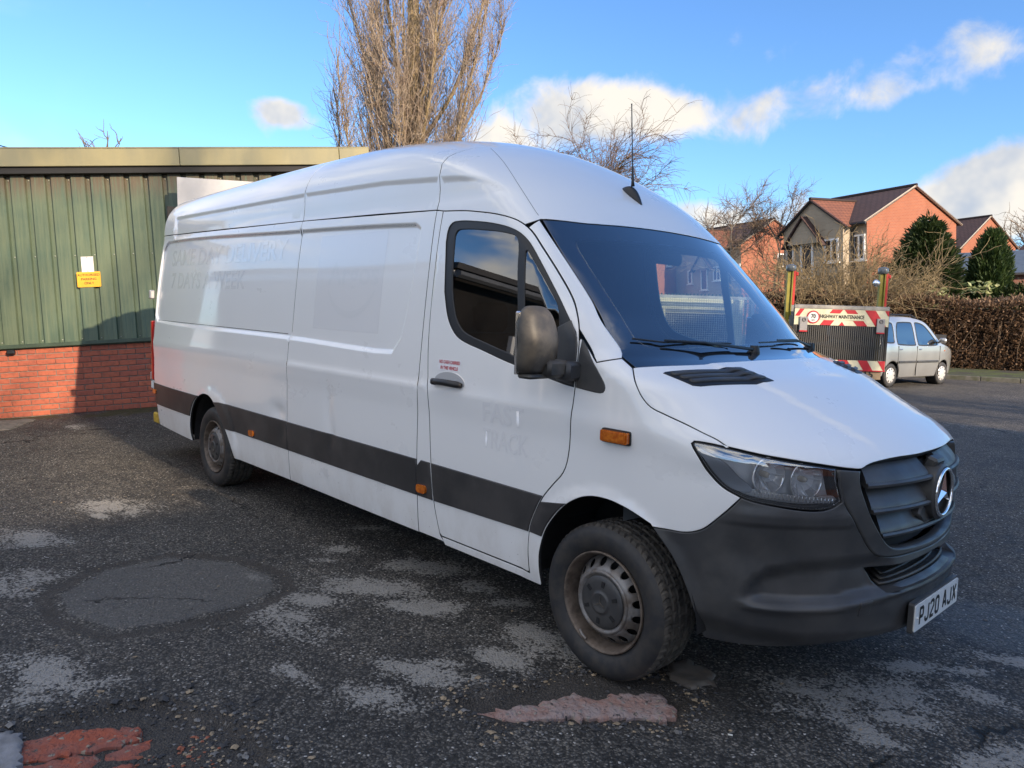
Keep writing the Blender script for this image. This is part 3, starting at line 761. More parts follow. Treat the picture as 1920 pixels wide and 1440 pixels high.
half = np.concatenate([catmull(F_.inv(SURR_OUT)[::-1], .02), catmull(headu[[8,9,10,11,12,13,14]], .02), catmull(F_.inv(BF), .02)[1:], catmull(F_.inv(ARCH_FB), .02)[1:], catmull(F_.inv(BB), .03)[1:]])
bo = np.concatenate([half, (half*[-1,1]+[math.pi*UR,0])[::-1][1:-1]])
OPEN = P3((.99,0,.640),(.985,-.132,.637),(.978,-.244,.634),(.953,-.361,.634),(.920,-.468,.631),(.941,-.440,.580),(.957,-.395,.545),(.98,-.307,.532),(1.0,-.184,.530),(1.0,0,.531))
oh = lin(F_.inv(OPEN), .03); oh = np.concatenate([oh, (oh*[-1,1]+[math.pi*UR,0])[::-1][1:-1]])
BUMPER = panel('front_bumper', VAN, PLASTIC, FB_, bo, [oh], h=.018, bev=.004, gap=.0025, depth=.05)
# tow-eye cover, small seams on the bumper
tow = F_.inv(P3((.905,-.525,.520),(.927,-.474,.524),(.925,-.474,.465),(.904,-.525,.462)))
panel('tow_eye_cover', BUMPER, PLASTIC, FB_, lin(np.concatenate([tow, tow[:1]]), .01)[:-1], h=.02, off=.0035, gap=0, bev=.002, depth=.006)
# step in the lower opening
b = MB(); sp = F_.fwd(lin(F_.inv(P3((.957,-.43,.545),(.98,-.25,.545),(.99,0,.545),(.98,.25,.545),(.957,.43,.545))), .03))
for i in range(len(sp)-1):
    p, q = Vector(sp[i]), Vector(sp[i+1]); dn = Vector((0,0,-.03)); bk = Vector((-.22,0,.012))
    k = len(b.V); b.V += [p+Vector((.004,0,-.008)), q+Vector((.004,0,-.008)), q+bk, p+bk]; b.F += [(k,k+1,k+2,k+3)]
b.build('bumper_step', PLASTIC, BUMPER)
for j, dd in enumerate((.05,.085,.12)):
    b = MB(); w = .36-j*.07
    pts = [Vector(F_.fwd(F_.inv(P3((.97,y,.55))))[0])+Vector((-dd,0,.004)) for y in np.linspace(-w, w, 15)]
    pts = [pts[0]+Vector((-.05,.03,.003))]+pts+[pts[-1]+Vector((-.05,-.03,.003))]
    b.tube(pts, .007, 6); b.build('step_tread', PLASTIC_WORN, BUMPER, True)
b = MB(); b.box((.70,0,.58), (.06,1.05,.14)); b.box((.74,.10,.60), (.14,.10,.09), bev=.01); b.build('opening_back', DARK, BUMPER)
# grille
GR = bpy.data.objects.new('grille', None); link(GR, VAN); GR.empty_display_size = .1
si = catmull(F_.inv(SURR_IN), .02); so = catmull(F_.inv(np.concatenate([P3((.831,-.632,1.037)), SURR_OUT])), .02)
topc = lin([si[0], so[0]], .02)[1:-1]
srh = np.concatenate([so[::-1], topc[::-1], si])
sr = np.concatenate([srh, (srh*[-1,1]+[math.pi*UR,0])[::-1][1:-1]])
panel('grille_surround', GR, PLASTIC, F_, clean(sr, .003), h=.02, off=.004, gap=.002, bev=.006, depth=.05)
gin = np.concatenate([si, (si*[-1,1]+[math.pi*UR,0])[::-1][1:]]); gtop = catmull(F_.inv(P3((.884,.533,1.03),(.93,.31,1.058),(.955,0,1.058),(.93,-.31,1.058),(.884,-.533,1.03))), .03)
panel('grille_backing', GR, DARK, F_, np.concatenate([gin, gtop[1:-1]]), h=.04, off=-.085, gap=-.01, bev=.001, depth=.002)
siP = F_.fwd(si)
def grille_edge(z):
    k = np.argsort(siP[:,2]); return np.interp(z, siP[k,2], -siP[k,1])
def slat(zl, top, ycl, prof, mat):
    """louvre whose lip lies at height zl, swept along the curved nose"""
    for sg in (-1, 1):
        ye = grille_edge(zl)+.004
        ys = np.linspace(ye, ycl, 16)
        m = len(prof); TH = []; ZZ = []; OO = []
        for y in ys:
            for (o, dz) in prof:
                z = zl+dz; yy = min(y, grille_edge(min(max(z,.695),1.03))+.006) if y > .30 else y
                TH.append(math.atan2(.95-X0, yy)); ZZ.append(z); OO.append(o)
        TH = np.array(TH); V = F_.fwd(np.c_[TH*UR, ZZ])+np.c_[np.sin(TH), -np.cos(TH), 0*TH]*np.array(OO)[:,None]
        V[:,1] *= 1 if sg < 0 else -1
        Fc = []
        for i in range(len(ys)-1):
            for j in range(m):
                q = (i*m+j, i*m+(j+1)%m, (i+1)*m+(j+1)%m, (i+1)*m+j); Fc.append(q)
        Fc += [tuple(range(m)), tuple((len(ys)-1)*m+j for j in range(m))]
        o = mesh_obj('grille_slat', V, Fc, mat, GR, False); shade(o, 28)
SL = [(-.075,.075),(-.055,.078),(-.022,.030),(-.012,.014),(-.010,.006),(.000,.008),(.006,.000),(.003,-.010),(-.03,-.014),(-.075,.02)]
for zl in (.970,.868): slat(zl, .07, .095, SL, PLASTIC)
slat(.765, .07, .0, SL, PLASTIC)
b = MB()          # dark frame round the emblem
b.lathe([(.118,-.05),(.118,.012),(.108,.020),(.100,.010)], 48, 'x', (.990,0,.893)); b.lathe([(.0001,-.002),(.1,-.002)], 48, 'x', (.990,0,.893))
b.box((.955,0,.99),(.05,.10,.10), Matrix.Rotation(rad(20),3,'Y'), bev=.01)
for sg in (-1,1): b.box((.955,.10*sg,.80),(.05,.14,.06), Matrix.Rotation(rad(35*sg),3,'X'), bev=.008)
b.build('emblem_mount', PLASTIC, GR, angle=35)
EM = bpy.data.objects.new('emblem', None); link(EM, VAN); EM.empty_display_size = .1
b = MB(); ring = [(0, .097*math.cos(a), .097*math.sin(a)) for a in np.linspace(0, 2*math.pi, 65)]
b.tube(ring, .0075, 10, False); b.V = [Vector(v)+Vector((1.012,0,.893)) for v in b.V]; b.build('emblem_ring', CHROME, EM, True)
b = MB()
for i in range(3):
    a = rad(90+120*i); tip = Vector((.004, .093*math.cos(a), .093*math.sin(a)))
    l = Vector((0, .021*math.cos(a+rad(60)), .021*math.sin(a+rad(60)))); r_ = Vector((0, .021*math.cos(a-rad(60)), .021*math.sin(a-rad(60))))
    top = Vector((.016,0,0)); k = len(b.V)
    b.V += [tip, l, top, r_]; b.F += [(k,k+1,k+2),(k,k+2,k+3),(k+1,k,k+3)]
b.V = [Vector(v)+Vector((1.006,0,.893)) for v in b.V]; b.build('emblem_star', CHROME, EM)
# number plate
PL = bpy.data.objects.new('number_plate', None); link(PL, VAN); PL.empty_display_size = .1
Mp = Matrix(((0,0,1,1.022),(1,0,0,0),(0,1,0,.415),(0,0,0,1)))
def rrect(w, h, r, n=5):
    out = []
    for cx, cy, a0 in ((w/2-r,h/2-r,0),(-w/2+r,h/2-r,90),(-w/2+r,-h/2+r,180),(w/2-r,-h/2+r,270)):
        out += [(cx+r*math.cos(rad(a0+90*i/n)), cy+r*math.sin(rad(a0+90*i/n))) for i in range(n+1)]
    return out
b = MB(); b.prism(rrect(.535,.128,.012), -.022, -.002, Mp); b.build('plate_holder', PLASTIC, PL)
b = MB(); b.prism(rrect(.518,.109,.008), -.002, .003, Mp); b.build('plate', WHITEPL, PL)
GLY = {'P': [[(0,0),(0,79),(34,79),(43,70),(43,45),(34,36),(0,36)]], 'J': [[(43,79),(43,10),(33,0),(11,0),(0,10),(0,22)]], '2': [[(0,64),(0,69),(10,79),(33,79),(43,69),(43,50),(0,7),(0,0),(45,0)]], '0': [[(0,10),(0,69),(10,79),(33,79),(43,69),(43,10),(33,0),(10,0),(0,10)]], 'A': [[(-2,0),(18,79),(25,79),(45,0)],[(5,24),(38,24)]], 'X': [[(-2,0),(45,79)],[(-2,79),(45,0)]]}
def plate_text(txt, parent, M, w=.014):
    x = -.2135; s_ = .001
    for ch_ in txt:
        if ch_ == ' ': x += .033; continue
        for st in GLY[ch_]:
            b = MB(); pts = [np.array(p)*s_*np.array([.84,.84])+[x+.007,-.033] for p in st]; n = len(pts); Lr = []
            clo = np.allclose(pts[0], pts[-1])
            for i in range(n):
                if clo: a_, c_ = pts[i-1 if i else n-2], pts[(i+1) if i < n-1 else 1]
                else: a_, c_ = pts[max(i-1,0)], pts[min(i+1,n-1)]
                d1 = pts[i]-a_; d2 = c_-pts[i]; d1 = d1/(np.linalg.norm(d1)+1e-9); d2 = d2/(np.linalg.norm(d2)+1e-9)
                if np.linalg.norm(d1) < .5: d1 = d2
                if np.linalg.norm(d2) < .5: d2 = d1
                nn = np.array([-(d1+d2)[1], (d1+d2)[0]]); nn /= np.linalg.norm(nn)+1e-9; k = w/2/max(.5, nn@np.array([-d1[1], d1[0]]))
                Lr.append((pts[i]+nn*k, pts[i]-nn*k))
            for l, r_ in Lr: b.V += [M @ Vector((*l,.0038)), M @ Vector((*r_,.0038))]
            b.F = [(2*i,2*i+1,2*i+3,2*i+2) for i in range(n-1)]
            b.build('plate_character', INKBLK, parent)
        x += .061
plate_text('PJ20 AJX', PL, Mp)
for sx in (-.235,.235):
    b = MB(); b.lathe([(.0001,.0),(.006,.0),(.006,.004),(.0001,.006)], 12, 'x'); b.V = [Vector(v)+Vector((1.0245,sx,.415)) for v in b.V]; b.build('plate_screw', WHITEPL, PL)
# side mouldings and marker lamps
def strip(x0, x1, z0, z1, cut=None, both=True):
    q = np.concatenate([lin([(x0,z0),(x1,z0)], .05)[:-1], lin([(x1,z0),(x1,z1)], .05)[:-1], lin([(x1,z1),(x0,z1)], .05)[:-1], lin([(x0,z1),(x0,z0)], .05)[:-1]]) if cut is None else cut
    return panel('side_moulding', VAN, STRIP, S_, q, h=.04, off=.008, gap=.003, bev=.006, depth=.02, mirror=True)
def archx(A, z, front):
    k = A[:,0] > A[:,0].mean() if front else A[:,0] < A[:,0].mean()
    a = A[k]; o = np.argsort(a[:,1]); return np.interp(z, a[o,1], a[o,0])
ZT, ZB = .745, .532
strip(0,0,0,0, np.concatenate([lin([(-5.95,ZB),(-5.95,ZT)], .05)[:-1], lin([(-5.95,ZT),(archx(ARCH_R,ZT,False)-.006,ZT)], .05)[:-1], np.array([(archx(ARCH_R,z,False)-.006,z) for z in np.linspace(ZT,ZB,8)])[:-1], lin([(archx(ARCH_R,ZB,False)-.006,ZB),(-5.95,ZB)], .05)[:-1]]))
strip(0,0,0,0, np.concatenate([np.array([(archx(ARCH_R,z,True)+.004,z) for z in np.linspace(ZB,ZT-.012,8)])[:-1], lin([(archx(ARCH_R,ZT-.012,True)+.004,ZT-.012),(archx(ARCH_R,ZT-.012,True)+.12,ZT),(J1,ZT)], .05)[:-1], lin([(J1,ZT),(J1,ZB)], .05)[:-1], lin([(J1,ZB),(archx(ARCH_R,ZB,True)+.004,ZB)], .05)[:-1]]))
strip(J1, J2, ZB, ZT)
strip(0,0,0,0, np.concatenate([lin([(J2,ZB),(J2,ZT)], .05)[:-1], lin([(J2,ZT),(-1.229,ZT),(-1.208,ZB),(J2,ZB)], .05)[1:-1]]))
def dfx(z): k = (DOOR_FRONT[:,1] < 1.2); a = DOOR_FRONT[k]; o = np.argsort(a[:,1]); return float(np.interp(z, a[o,1], a[o,0]))
strip(0,0,0,0, np.concatenate([lin([(-1.203,ZB),(-1.224,ZT)], .05)[:-1], lin([(-1.224,ZT),(dfx(ZT)-.002,ZT-.004)], .05)[:-1], np.array([(dfx(z)-.002,z) for z in np.linspace(ZT-.004,ZB+.012,8)])[:-1], lin([(dfx(ZB+.012)-.002,ZB+.012),(-1.203,ZB)], .05)[:-1]]))
strip(0,0,0,0, np.concatenate([np.array([(dfx(z)+.003,z) for z in np.linspace(ZB+.014,ZT-.006,8)])[:-1], np.array([(archx(ARCH_F,z,False)-.004,z) for z in np.linspace(ZT-.004,ZB+.014,9)])]))
LAMP_BASE = pmat('marker_lamp_base', (.02,.02,.02), .5)
for cx, cz in ((-3.525,.572),(-1.300,.583),(-5.83,.66)):
    for sg in (-1, 1):
        y0 = float(Yside(np.array([cx]), np.array([cz]))[0])
        b = MB(); q = rrect(.085,.046,.018)
        Mm = Matrix(((1,0,0,cx),(0,0,sg,sg*(y0+.008)),(0,1,0,cz),(0,0,0,1)))
        b.prism(q, -.01, .012, Mm); o = b.build('marker_lamp', AMBER, VAN); shade(o, 50)
for sg in (-1, 1):       # side indicator on the wing
    y0 = float(Ys(np.array([.06]), np.array([1.08]))[0])
    Mm = Matrix.Translation((.06, sg*(y0-.004), 1.080)) @ Matrix.Rotation(rad(2*-sg), 4, 'Z') @ Matrix(((1,0,0,0),(0,0,sg,0),(0,1,0,0),(0,0,0,1)))
    b = MB(); b.prism(rrect(.150,.060,.010), -.01, .014, Mm); io = b.build('side_indicator', LAMP_BASE, VAN)
    b = MB(); b.prism(rrect(.140,.048,.008), .012, .030, Mm); b.prism(rrect(.125,.036,.006), .030, .034, Mm); b.build('indicator_lens', AMBER, io)
# door handles, sign on the door
for sg, dr in ((-1, dR), (1, dL)):
    y0 = float(Yside(np.array([-1.08]), np.array([1.195]))[0])
    Mm = Matrix(((1,0,0,-1.083),(0,0,sg,sg*y0),(0,1,0,1.197),(0,0,0,1)))
    cup = [(.128*math.cos(a), .056*math.sin(a)) for a in np.linspace(0, 2*math.pi, 33)[:-1]]
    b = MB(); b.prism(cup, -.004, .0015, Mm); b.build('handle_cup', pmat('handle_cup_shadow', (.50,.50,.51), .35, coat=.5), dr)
    b = MB()
    pts = [Mm @ Vector((t, -.004+.006*math.cos(t*12), .012+.028*(1-(t/.125)**2)*.75)) for t in np.linspace(-.125,.118,12)]
    b.tube(pts, [.010]+[.0175]*10+[.012], 10); b.box(Mm @ Vector((-.10,-.002,.022)), (.05,.03,.034), bev=.008); b.build('door_handle', RUBBER, dr, True)
y0 = float(Yside(np.array([-1.09]), np.array([1.287]))[0])
def side_warp(cx, cz, off, ch=S_):
    def f(p):
        q = ch.fwd(np.c_[cx+p[:,0], cz+p[:,1]]); q[:,1] -= off; return q
    return f
CASH = bpy.data.objects.new('door_sign', None); link(CASH, dR)
nx, nz = 9, 4; b = MB()
b.V = side_warp(-1.0915,1.287,.0015)(np.array([(-.098+.196*i/(nx-1), -.030+.060*j/(nz-1), 0) for i in range(nx) for j in range(nz)])).tolist()
b.F = [(i*nz+j, (i+1)*nz+j, (i+1)*nz+j+1, i*nz+j+1) for i in range(nx-1) for j in range(nz-1)]
b.build('sign_backing', pmat('white_vinyl', (.82,.82,.84), .4), CASH)
text_obj('sign_lettering', 'NO CASH CARRIED', .0250, INKRED, CASH, None, .80, .0006, warp=side_warp(-1.0915,1.303,.0030))
text_obj('sign_lettering', 'IN THIS VEHICLE', .0250, INKRED, CASH, None, .80, .0006, warp=side_warp(-1.0915,1.272,.0030))
# outlines of lettering that has been peeled off the panels
GH = bpy.data.objects.new('ghost_lettering', None); link(GH, VAN); GH.empty_display_size = .1
def ghost(txt, x0, x1, z0, z1, mat, bold=.004, off=.0012):
    t = text_obj('ghost_letters', txt, 1.0, mat, GH, Matrix.Identity(4), 1.0, bold)
    co = np.array([v.co[:] for v in t.data.vertices]); lo, hi = co.min(0), co.max(0)
    uw = (co-lo)/np.maximum(hi-lo, 1e-6); q = S_.fwd(np.c_[x0+(x1-x0)*uw[:,0], z0+(z1-z0)*uw[:,1]]); q[:,1] -= off
    t.data.vertices.foreach_set('co', q.ravel()); t.data.update()
    return t
ghost('SAME DAY DELIVERY', -5.55, -3.13, 1.895, 2.045, GHOST, .02)
ghost('7 DAYS A WEEK', -5.50, -3.80, 1.68, 1.83, GHOST, .02)
ghost('Argos', -2.49, -1.88, 1.665, 1.86, GHOST, .02)
ghost('FAST', -.80, -.50, 1.03, 1.13, GHOST2, .02)
ghost('TRACK', -.80, -.47, .90, 1.0, GHOST2, .02)
b = MB(); nx, nz = 24, 18     # square of residue behind the faded logo
for i in range(nx):
    for j in range(nz):
        q = S_.fwd(np.array([[-2.64+.81*i/(nx-1), 1.42+.62*j/(nz-1)]]))[0]; b.V.append((q[0], q[1]-.0006, q[2]))
b.F = [(i*nz+j, (i+1)*nz+j, (i+1)*nz+j+1, i*nz+j+1) for i in range(nx-1) for j in range(nz-1)]
b.build('ghost_square', GHOST2, GH, True)
b = MB(); a_ = np.linspace(rad(205), rad(335), 22)
for i, t in enumerate(a_):
    w = .012+.020*math.sin(math.pi*i/21)
    for rr in (.30-w, .30+w*.4):
        q = S_.fwd(np.array([[-2.19+rr*1.05*math.cos(t), 1.80+rr*math.sin(t)*.95]]))[0]; b.V.append((q[0], q[1]-.0014, q[2]))
b.F = [(2*i, 2*i+1, 2*i+3, 2*i+2) for i in range(21)]
b.build('ghost_smile', GHOST, GH)
gx_ = np.linspace(-5.80,-2.99,60); gz_ = 1.372-.006*(gx_+5.8)/2.8; b = MB(); b.tube([Vector(p) for p in S_.fwd(np.c_[gx_, gz_])+[0,-.0004,0]], .0022, 5); b.build('panel_groove', DARK, VAN)
# dark shell behind the gaps
shell_hole_r = ARCH_R[1:-1]; 
sh = np.concatenate([lin([(-5.90,.33),(-5.90,2.16)], .1), lin([(-5.85,2.17),(-1.36,2.10),(-.70,2.0)], .1)[1:], lin([(-.60,1.93),(-.33,1.60),(-.15,1.40),(.10,1.25)], .1), lin([(.20,1.15),(.36,.78)], .06)[:-1], arc(0,.34,.48,42,180,24), lin([(-.48,.33),(-3.84,.33)], .1)[:-1], arc(-4.325,.34,.49,0,180,24), lin([(-4.83,.33),(-5.85,.33)], .1)[:-1]])
panel('body_shell', VAN, DARK, S_, clean(sh, .004), [inset(WINi if area2(WINi) > 0 else WINi[::-1], -.008)], h=.10, off=-.060, gap=0, bev=.001, depth=.002, mirror=True)
b = MB()
b.box((-2.8,0,.42), (6.0,1.10,.24)); b.box((-2.1,0,.42), (2.7,1.80,.16)); b.box((-5.4,0,.42), (.8,1.7,.16)); b.box((.30,0,.62), (.75,1.0,.5)); b.box((.18,0,1.0), (.55,1.3,.4)); b.box((.45,0,.36), (.4,1.0,.08))
b.build('underbody', DARK, VAN)
for cx in (0.0, -4.325):
    for sg in (-1, 1):
        b = MB(); A = np.linspace(rad(2), rad(182), 30); R0 = .475
        for a in A:
            for yy in (.955, .50): b.V.append((cx+R0*math.cos(a), sg*yy, .34+R0*math.sin(a)))
        b.F += [(2*i,2*i+1,2*i+3,2*i+2) for i in range(29)]
        k = len(b.V); b.V += [(cx+R0*math.cos(a), sg*.52, .34+R0*math.sin(a)) for a in A]; b.F.append(tuple(range(k, k+30)))
        b.build('wheel_arch_liner', DARK, VAN)
# rear end: two doors, lamps, step
RB = bpy.data.objects.new('rear_doors', None); link(RB, VAN)
zz = np.linspace(.42, 2.58, 40)
for sg in (-1, 1):
    xr_ = -5.955+.05*np.clip((zz-1.4)/1.2,0,1)**2; yo = Y0(np.full(40,-5.86), zz)-.035
    V = [(x_, sg*.004, z_) for x_, z_ in zip(xr_, zz)]+[(x_, sg*max(y_,.05), z_) for x_, y_, z_ in zip(xr_, yo, zz)]
    mesh_obj('rear_door', V, [(i,i+1,40+i+1,40+i) for i in range(39)], PAINT, RB, True)
b = MB(); b.box((-5.90,0,1.5), (.02,1.6,2.0)); b.build('door_gap', DARK, RB)
for sg in (-1, 1):
    b = MB(); b.box((-5.952,sg*.925,1.06), (.055,.055,.60), bev=.012); b.build('rear_lamp', REDLENS, VAN)
    b = MB(); b.box((-5.985,sg*.915,.715), (.05,.07,.10), bev=.018); b.build('end_marker_lamp', WHITEPL, VAN)
b = MB(); b.box((-5.97,0,.60), (.10,1.80,.22), bev=.03); b.build('rear_bumper', PLASTIC, VAN)
ST = bpy.data.objects.new('rear_step', None); link(ST, VAN)
b = MB(); b.box((-6.05,0,.345), (.24,1.70,.06), bev=.008); b.build('step_plate', DARK, ST)
b = MB(); b.box((-5.9,-.6,.39), (.4,.06,.06)); b.box((-5.9,.6,.39), (.4,.06,.06)); b.build('step_bracket', DARK, ST)
for sg in (-1, 1):
    b = MB(); b.box((-6.08,sg*.862,.35), (.19,.035,.105), bev=.01); b.build('step_end_cap', YELLOWP, ST)
# hinge blocks on the rear corner
for z_ in (1.62, .80):
    b = MB(); b.box((-5.985,-.93,z_), (.05,.05,.09), bev=.012); b.build('door_hinge', pmat('hinge_metal', (.5,.5,.5), .4, .6), RB)

# ------------------------------------------------------------------ wheels
def make_wheel(cx, sg, steer=0.0):
    wh = bpy.data.objects.new('wheel', None); link(wh, VAN); wh.location = (cx, sg*.965, .338); wh.rotation_euler = (0,0,(math.pi if sg > 0 else 0)+steer); wh.empty_display_size = .1
    n = 144; R0 = .341
    # outer face at y = 0, tyre runs inwards (+y)
    side = [(.222,.012),(.232,.004),(.250,-.006),(.275,-.012),(.300,-.011),(.318,-.004),(.330,.008)]
    b = MB(); b.lathe(side, n, 'y'); b.lathe([(.330,.222),(.30,.235),(.24,.225),(.215,.20)], 48, 'y'); b.build('tyre_wall', TYRE, wh, True)
    # tread: ribs with grooves, blocks cut by cross sipes
    rows = [(.008,.330,0),(.022,.3385,1),(.038,.341,1),(.046,.341,1),(.050,.332,0),(.058,.332,0),(.062,.341,2),(.084,.341,2),(.088,.332,0),(.097,.332,0),(.101,.341,2),(.129,.341,2),(.133,.332,0),(.142,.332,0),(.146,.341,2),(.168,.341,2),(.172,.332,0),(.180,.332,0),(.184,.341,1),(.200,.339,1),(.222,.330,0)]
    V = []; m = len(rows); N = 240
    for j in range(N):
        for i, (y, r, kd) in enumerate(rows):
            sh = j
            if kd == 1 and j%4 == 0: r = r-.007
            if kd == 2 and (j+2*i)%6 == 0: r = r-.006
            a = 2*math.pi*(j+(.35 if kd == 1 else 0)*(i%3))/N
            V.append((r*math.cos(a), y, r*math.sin(a)))
    Fc = [(j*m+i, ((j+1)%N)*m+i, ((j+1)%N)*m+i+1, j*m+i+1) for j in range(N) for i in range(m-1)]
    mesh_obj('tyre_tread', V, Fc, TREAD, wh, False)
    rim = [(.2225,.010),(.2235,.000),(.219,-.004),(.213,.002),(.208,.014),(.203,.030),(.199,.060),(.196,.075)]
    b = MB(); b.lathe(rim, 96, 'y'); lip = b.build('rim_lip', RUSTY, wh, True)
    # disc with round ventilation holes on a cone
    NH = 18 if cx < -1 else 16
    NH = 16
    ring = lambda r, k: np.array([(r*math.cos(2*math.pi*i/k), r*math.sin(2*math.pi*i/k)) for i in range(k)])
    outer = ring(.1965,96); hub = ring(.136,72)
    hs = [ring(.0175,18)+[.1705*math.cos(2*math.pi*(i+.5)/NH), .1705*math.sin(2*math.pi*(i+.5)/NH)] for i in range(NH)]
    uv, F, om, nb = tri_fill([outer]+[q[::-1] for q in hs]+[hub[::-1]], .012)
    rr = np.hypot(uv[:,0], uv[:,1]); yy = np.interp(rr, [.136,.148,.155,.186,.1965], [.010,.012,.022,.058,.074])
    V = np.c_[uv[:,0], yy, uv[:,1]]
    # rim the holes with short walls
    Vl = V.tolist(); Fl = [tuple(f) for f in F]; o = 96
    for q in hs:
        ids = [om[o+i] for i in range(18)]; o += 18; k0 = len(Vl)
        for i in ids: Vl.append([Vl[i][0], Vl[i][1]+.008, Vl[i][2]])
        for i in range(18): Fl.append((ids[i], ids[(i+1)%18], k0+(i+1)%18, k0+i))
    d_ = mesh_obj('wheel_disc', Vl, Fl, SILVERP, wh, True); shade(d_, 45)
    b = MB(); b.lathe([(.140,.014),(.139,.005),(.134,.001),(.127,.002),(.120,.010),(.112,.014)], 96, 'y'); b.build('disc_ring', SILVERP, wh, True)
    b = MB(); b.lathe([(.190,.10),(.10,.10),(.0001,.10)], 48, 'y'); b.lathe([(.21,.07),(.20,.20)], 48, 'y'); b.build('brake_drum', DARK, wh)
    b = MB(); b.lathe([(.118,.020),(.117,.006),(.112,.001),(.090,-.003),(.060,-.006),(.048,-.006),(.046,-.010),(.040,-.012),(.034,-.009),(.0001,-.009)], 64, 'y'); cp = b.build('hub_cap', PLASTIC, wh, True)
    for i in range(6):
        a = 2*math.pi*i/6+.4; M = Matrix.Rotation(-a, 3, 'Y'); b = MB(); b.box(M @ Vector((.083,-.0035,0)), (.026,.006,.016), M); b.build('cap_slot', DARK, wh)
    b = MB()
    for i in range(3):
        a = rad(90+120*i); b.box((.014*math.cos(a), -.0105, .014*math.sin(a)), (.028,.003,.005), Matrix.Rotation(-a, 3, 'Y'))
    b.build('cap_star', PLASTIC_WORN, wh)
    b = MB(); b.tube([(-.12,.006,-.165),(-.10,-.002,-.178),(-.075,-.003,-.190)], .006, 6)
    if cx == 0: b.build('balance_weight', SILVERP, wh)
    return wh
for cx in (0.0, -4.325):
    for sg in (-1, 1): make_wheel(cx, sg, rad(-.8) if cx == 0 else 0.0)

# ------------------------------------------------------------------ mirrors, wipers, aerial
def mirror_housing(sg, parent):
    c = Vector((-.265, sg*1.150, 1.462)); hx, hy, hz = .070, .102, .150
    V = []; nu, nv = 36, 24
    for j in range(nv+1):
        ph = -math.pi/2+math.pi*j/nv
        for i in range(nu):
            th = 2*math.pi*i/nu
            e = .55
            f = lambda t, p: math.copysign(abs(t)**p, t)
            x = f(math.cos(ph), e)*f(math.cos(th), .8); y = f(math.cos(ph), e)*f(math.sin(th), .62); z = f(math.sin(ph), .55)
            x = x*hx*(1.0 if x > 0 else .45)*(1-.25*max(z, 0)); y = y*hy*(1-.14*max(z,0)**2-.05*max(-z,0)); z = z*hz
            V.append(c+Vector((x-.05*abs(z)/hz*.5, sg*y, z)))
    Fc = [(j*nu+i, j*nu+(i+1)%nu, (j+1)*nu+(i+1)%nu, (j+1)*nu+i) for j in range(nv) for i in range(nu)]
    m = mesh_obj('wing_mirror', V, Fc, PLASTIC_WORN, parent, True); shade(m, 60)
    b = MB(); b.box(c+Vector((-.035,0,-.01)), (.012,.19,.27), bev=.02); b.build('mirror_glass', CHROME, m)
    b = MB(); b.box(c+Vector((.030,-sg*.075,-.118)), (.085,.130,.075), bev=.014); b.box(c+Vector((.0,0,-.150)), (.085,.15,.02), bev=.009)
    b.build('mirror_foot', PLASTIC_WORN, m, angle=40)
    b = MB(); b.box(c+Vector((.045,-sg*.155,-.130)), (.10,.10,.085), bev=.015); b.build('mirror_arm', PLASTIC, m, angle=40)
    return m
mirror_housing(-1, VAN)
ml = mirror_housing(1, VAN)          # the far mirror is folded back against its door
pv = Vector((-.20,.985,1.40)); ml.matrix_local = Matrix.Translation(pv) @ Matrix.Rotation(rad(78), 4, 'Z') @ Matrix.Translation(-pv)
def on_screen(y, z, off=.0):
    uv = np.array([[y, z]]); P = W_.fwd(uv); N = orient(nrm(W_, uv), P); return Vector((P+N*off)[0])
for arm in (((-.10,1.425),(-.45,1.445),(-.66,1.462),(-.72,1.47)), ((.66,1.425),(.42,1.452),(.20,1.46),(.02,1.452))):
    w = bpy.data.objects.new('wiper', None); link(w, VAN); w.empty_display_size = .1
    b = MB(); b.tube([on_screen(*arm[0], .012), on_screen(*arm[1], .030), on_screen(*arm[2], .022)], [.009,.006,.0045], 6); b.build('wiper_arm', RUBBER, w)
    b = MB(); p0 = on_screen(arm[0][0]*.6+arm[1][0]*.4, arm[0][1]+.03, .012); b.tube([p0, on_screen(*arm[2], .010), on_screen(arm[3][0]*1.1, arm[3][1]+.006, .010)], .0042, 6); b.build('wiper_blade', RUBBER, w)
    b = MB(); b.lathe([(.0001,.03),(.02,.03),(.026,.0),(.026,-.03)], 14, 'z'); b.V = [Vector(v)+on_screen(*arm[0], .0) for v in b.V]; b.build('wiper_pivot', RUBBER, w)
# scuttle between bonnet and glass
b = MB()
for y in np.linspace(-.86,.86,30):
    p = Vector(W_.fwd(np.array([[y, 1.405-.04*(abs(y)/.86)**2]]))[0]); b.V += [p+Vector((-.03,0,-.035)), p+Vector((.06,0,-.075))]
b.F = [(2*i,2*i+1,2*i+3,2*i+2) for i in range(29)]
b.build('scuttle', PLASTIC, VAN, True)
uv = R_.inv(P3((-.685,-.012,2.25))); P = R_.fwd(uv)[0]; N = orient(nrm(R_, uv), P[None])[0]
AE = bpy.data.objects.new('aerial', None); link(AE, VAN); AE.empty_display_size = .1
ax_f = Vector((.64,0,-.77)); ax_f = (ax_f-Vector(N)*ax_f.dot(Vector(N))).normalized(); ax_n = Vector(N); ax_y = ax_n.cross(ax_f)
V = []; nu, nv = 20, 12
for j in range(nv+1):
    t = j/nv; L = -.085+.17*t; wd = .030*math.sin(math.pi*min(max(t,.02),.98))**.5*(1.15-.3*t); hh = .050*math.sin(math.pi*min(max(t,.02),.98))**.6*(1.25-t*.75)
    for i in range(nu):
        a = math.pi*i/(nu-1); V.append(Vector(P)+ax_f*L+ax_y*wd*math.cos(a)+ax_n*(hh*math.sin(a)-.004))
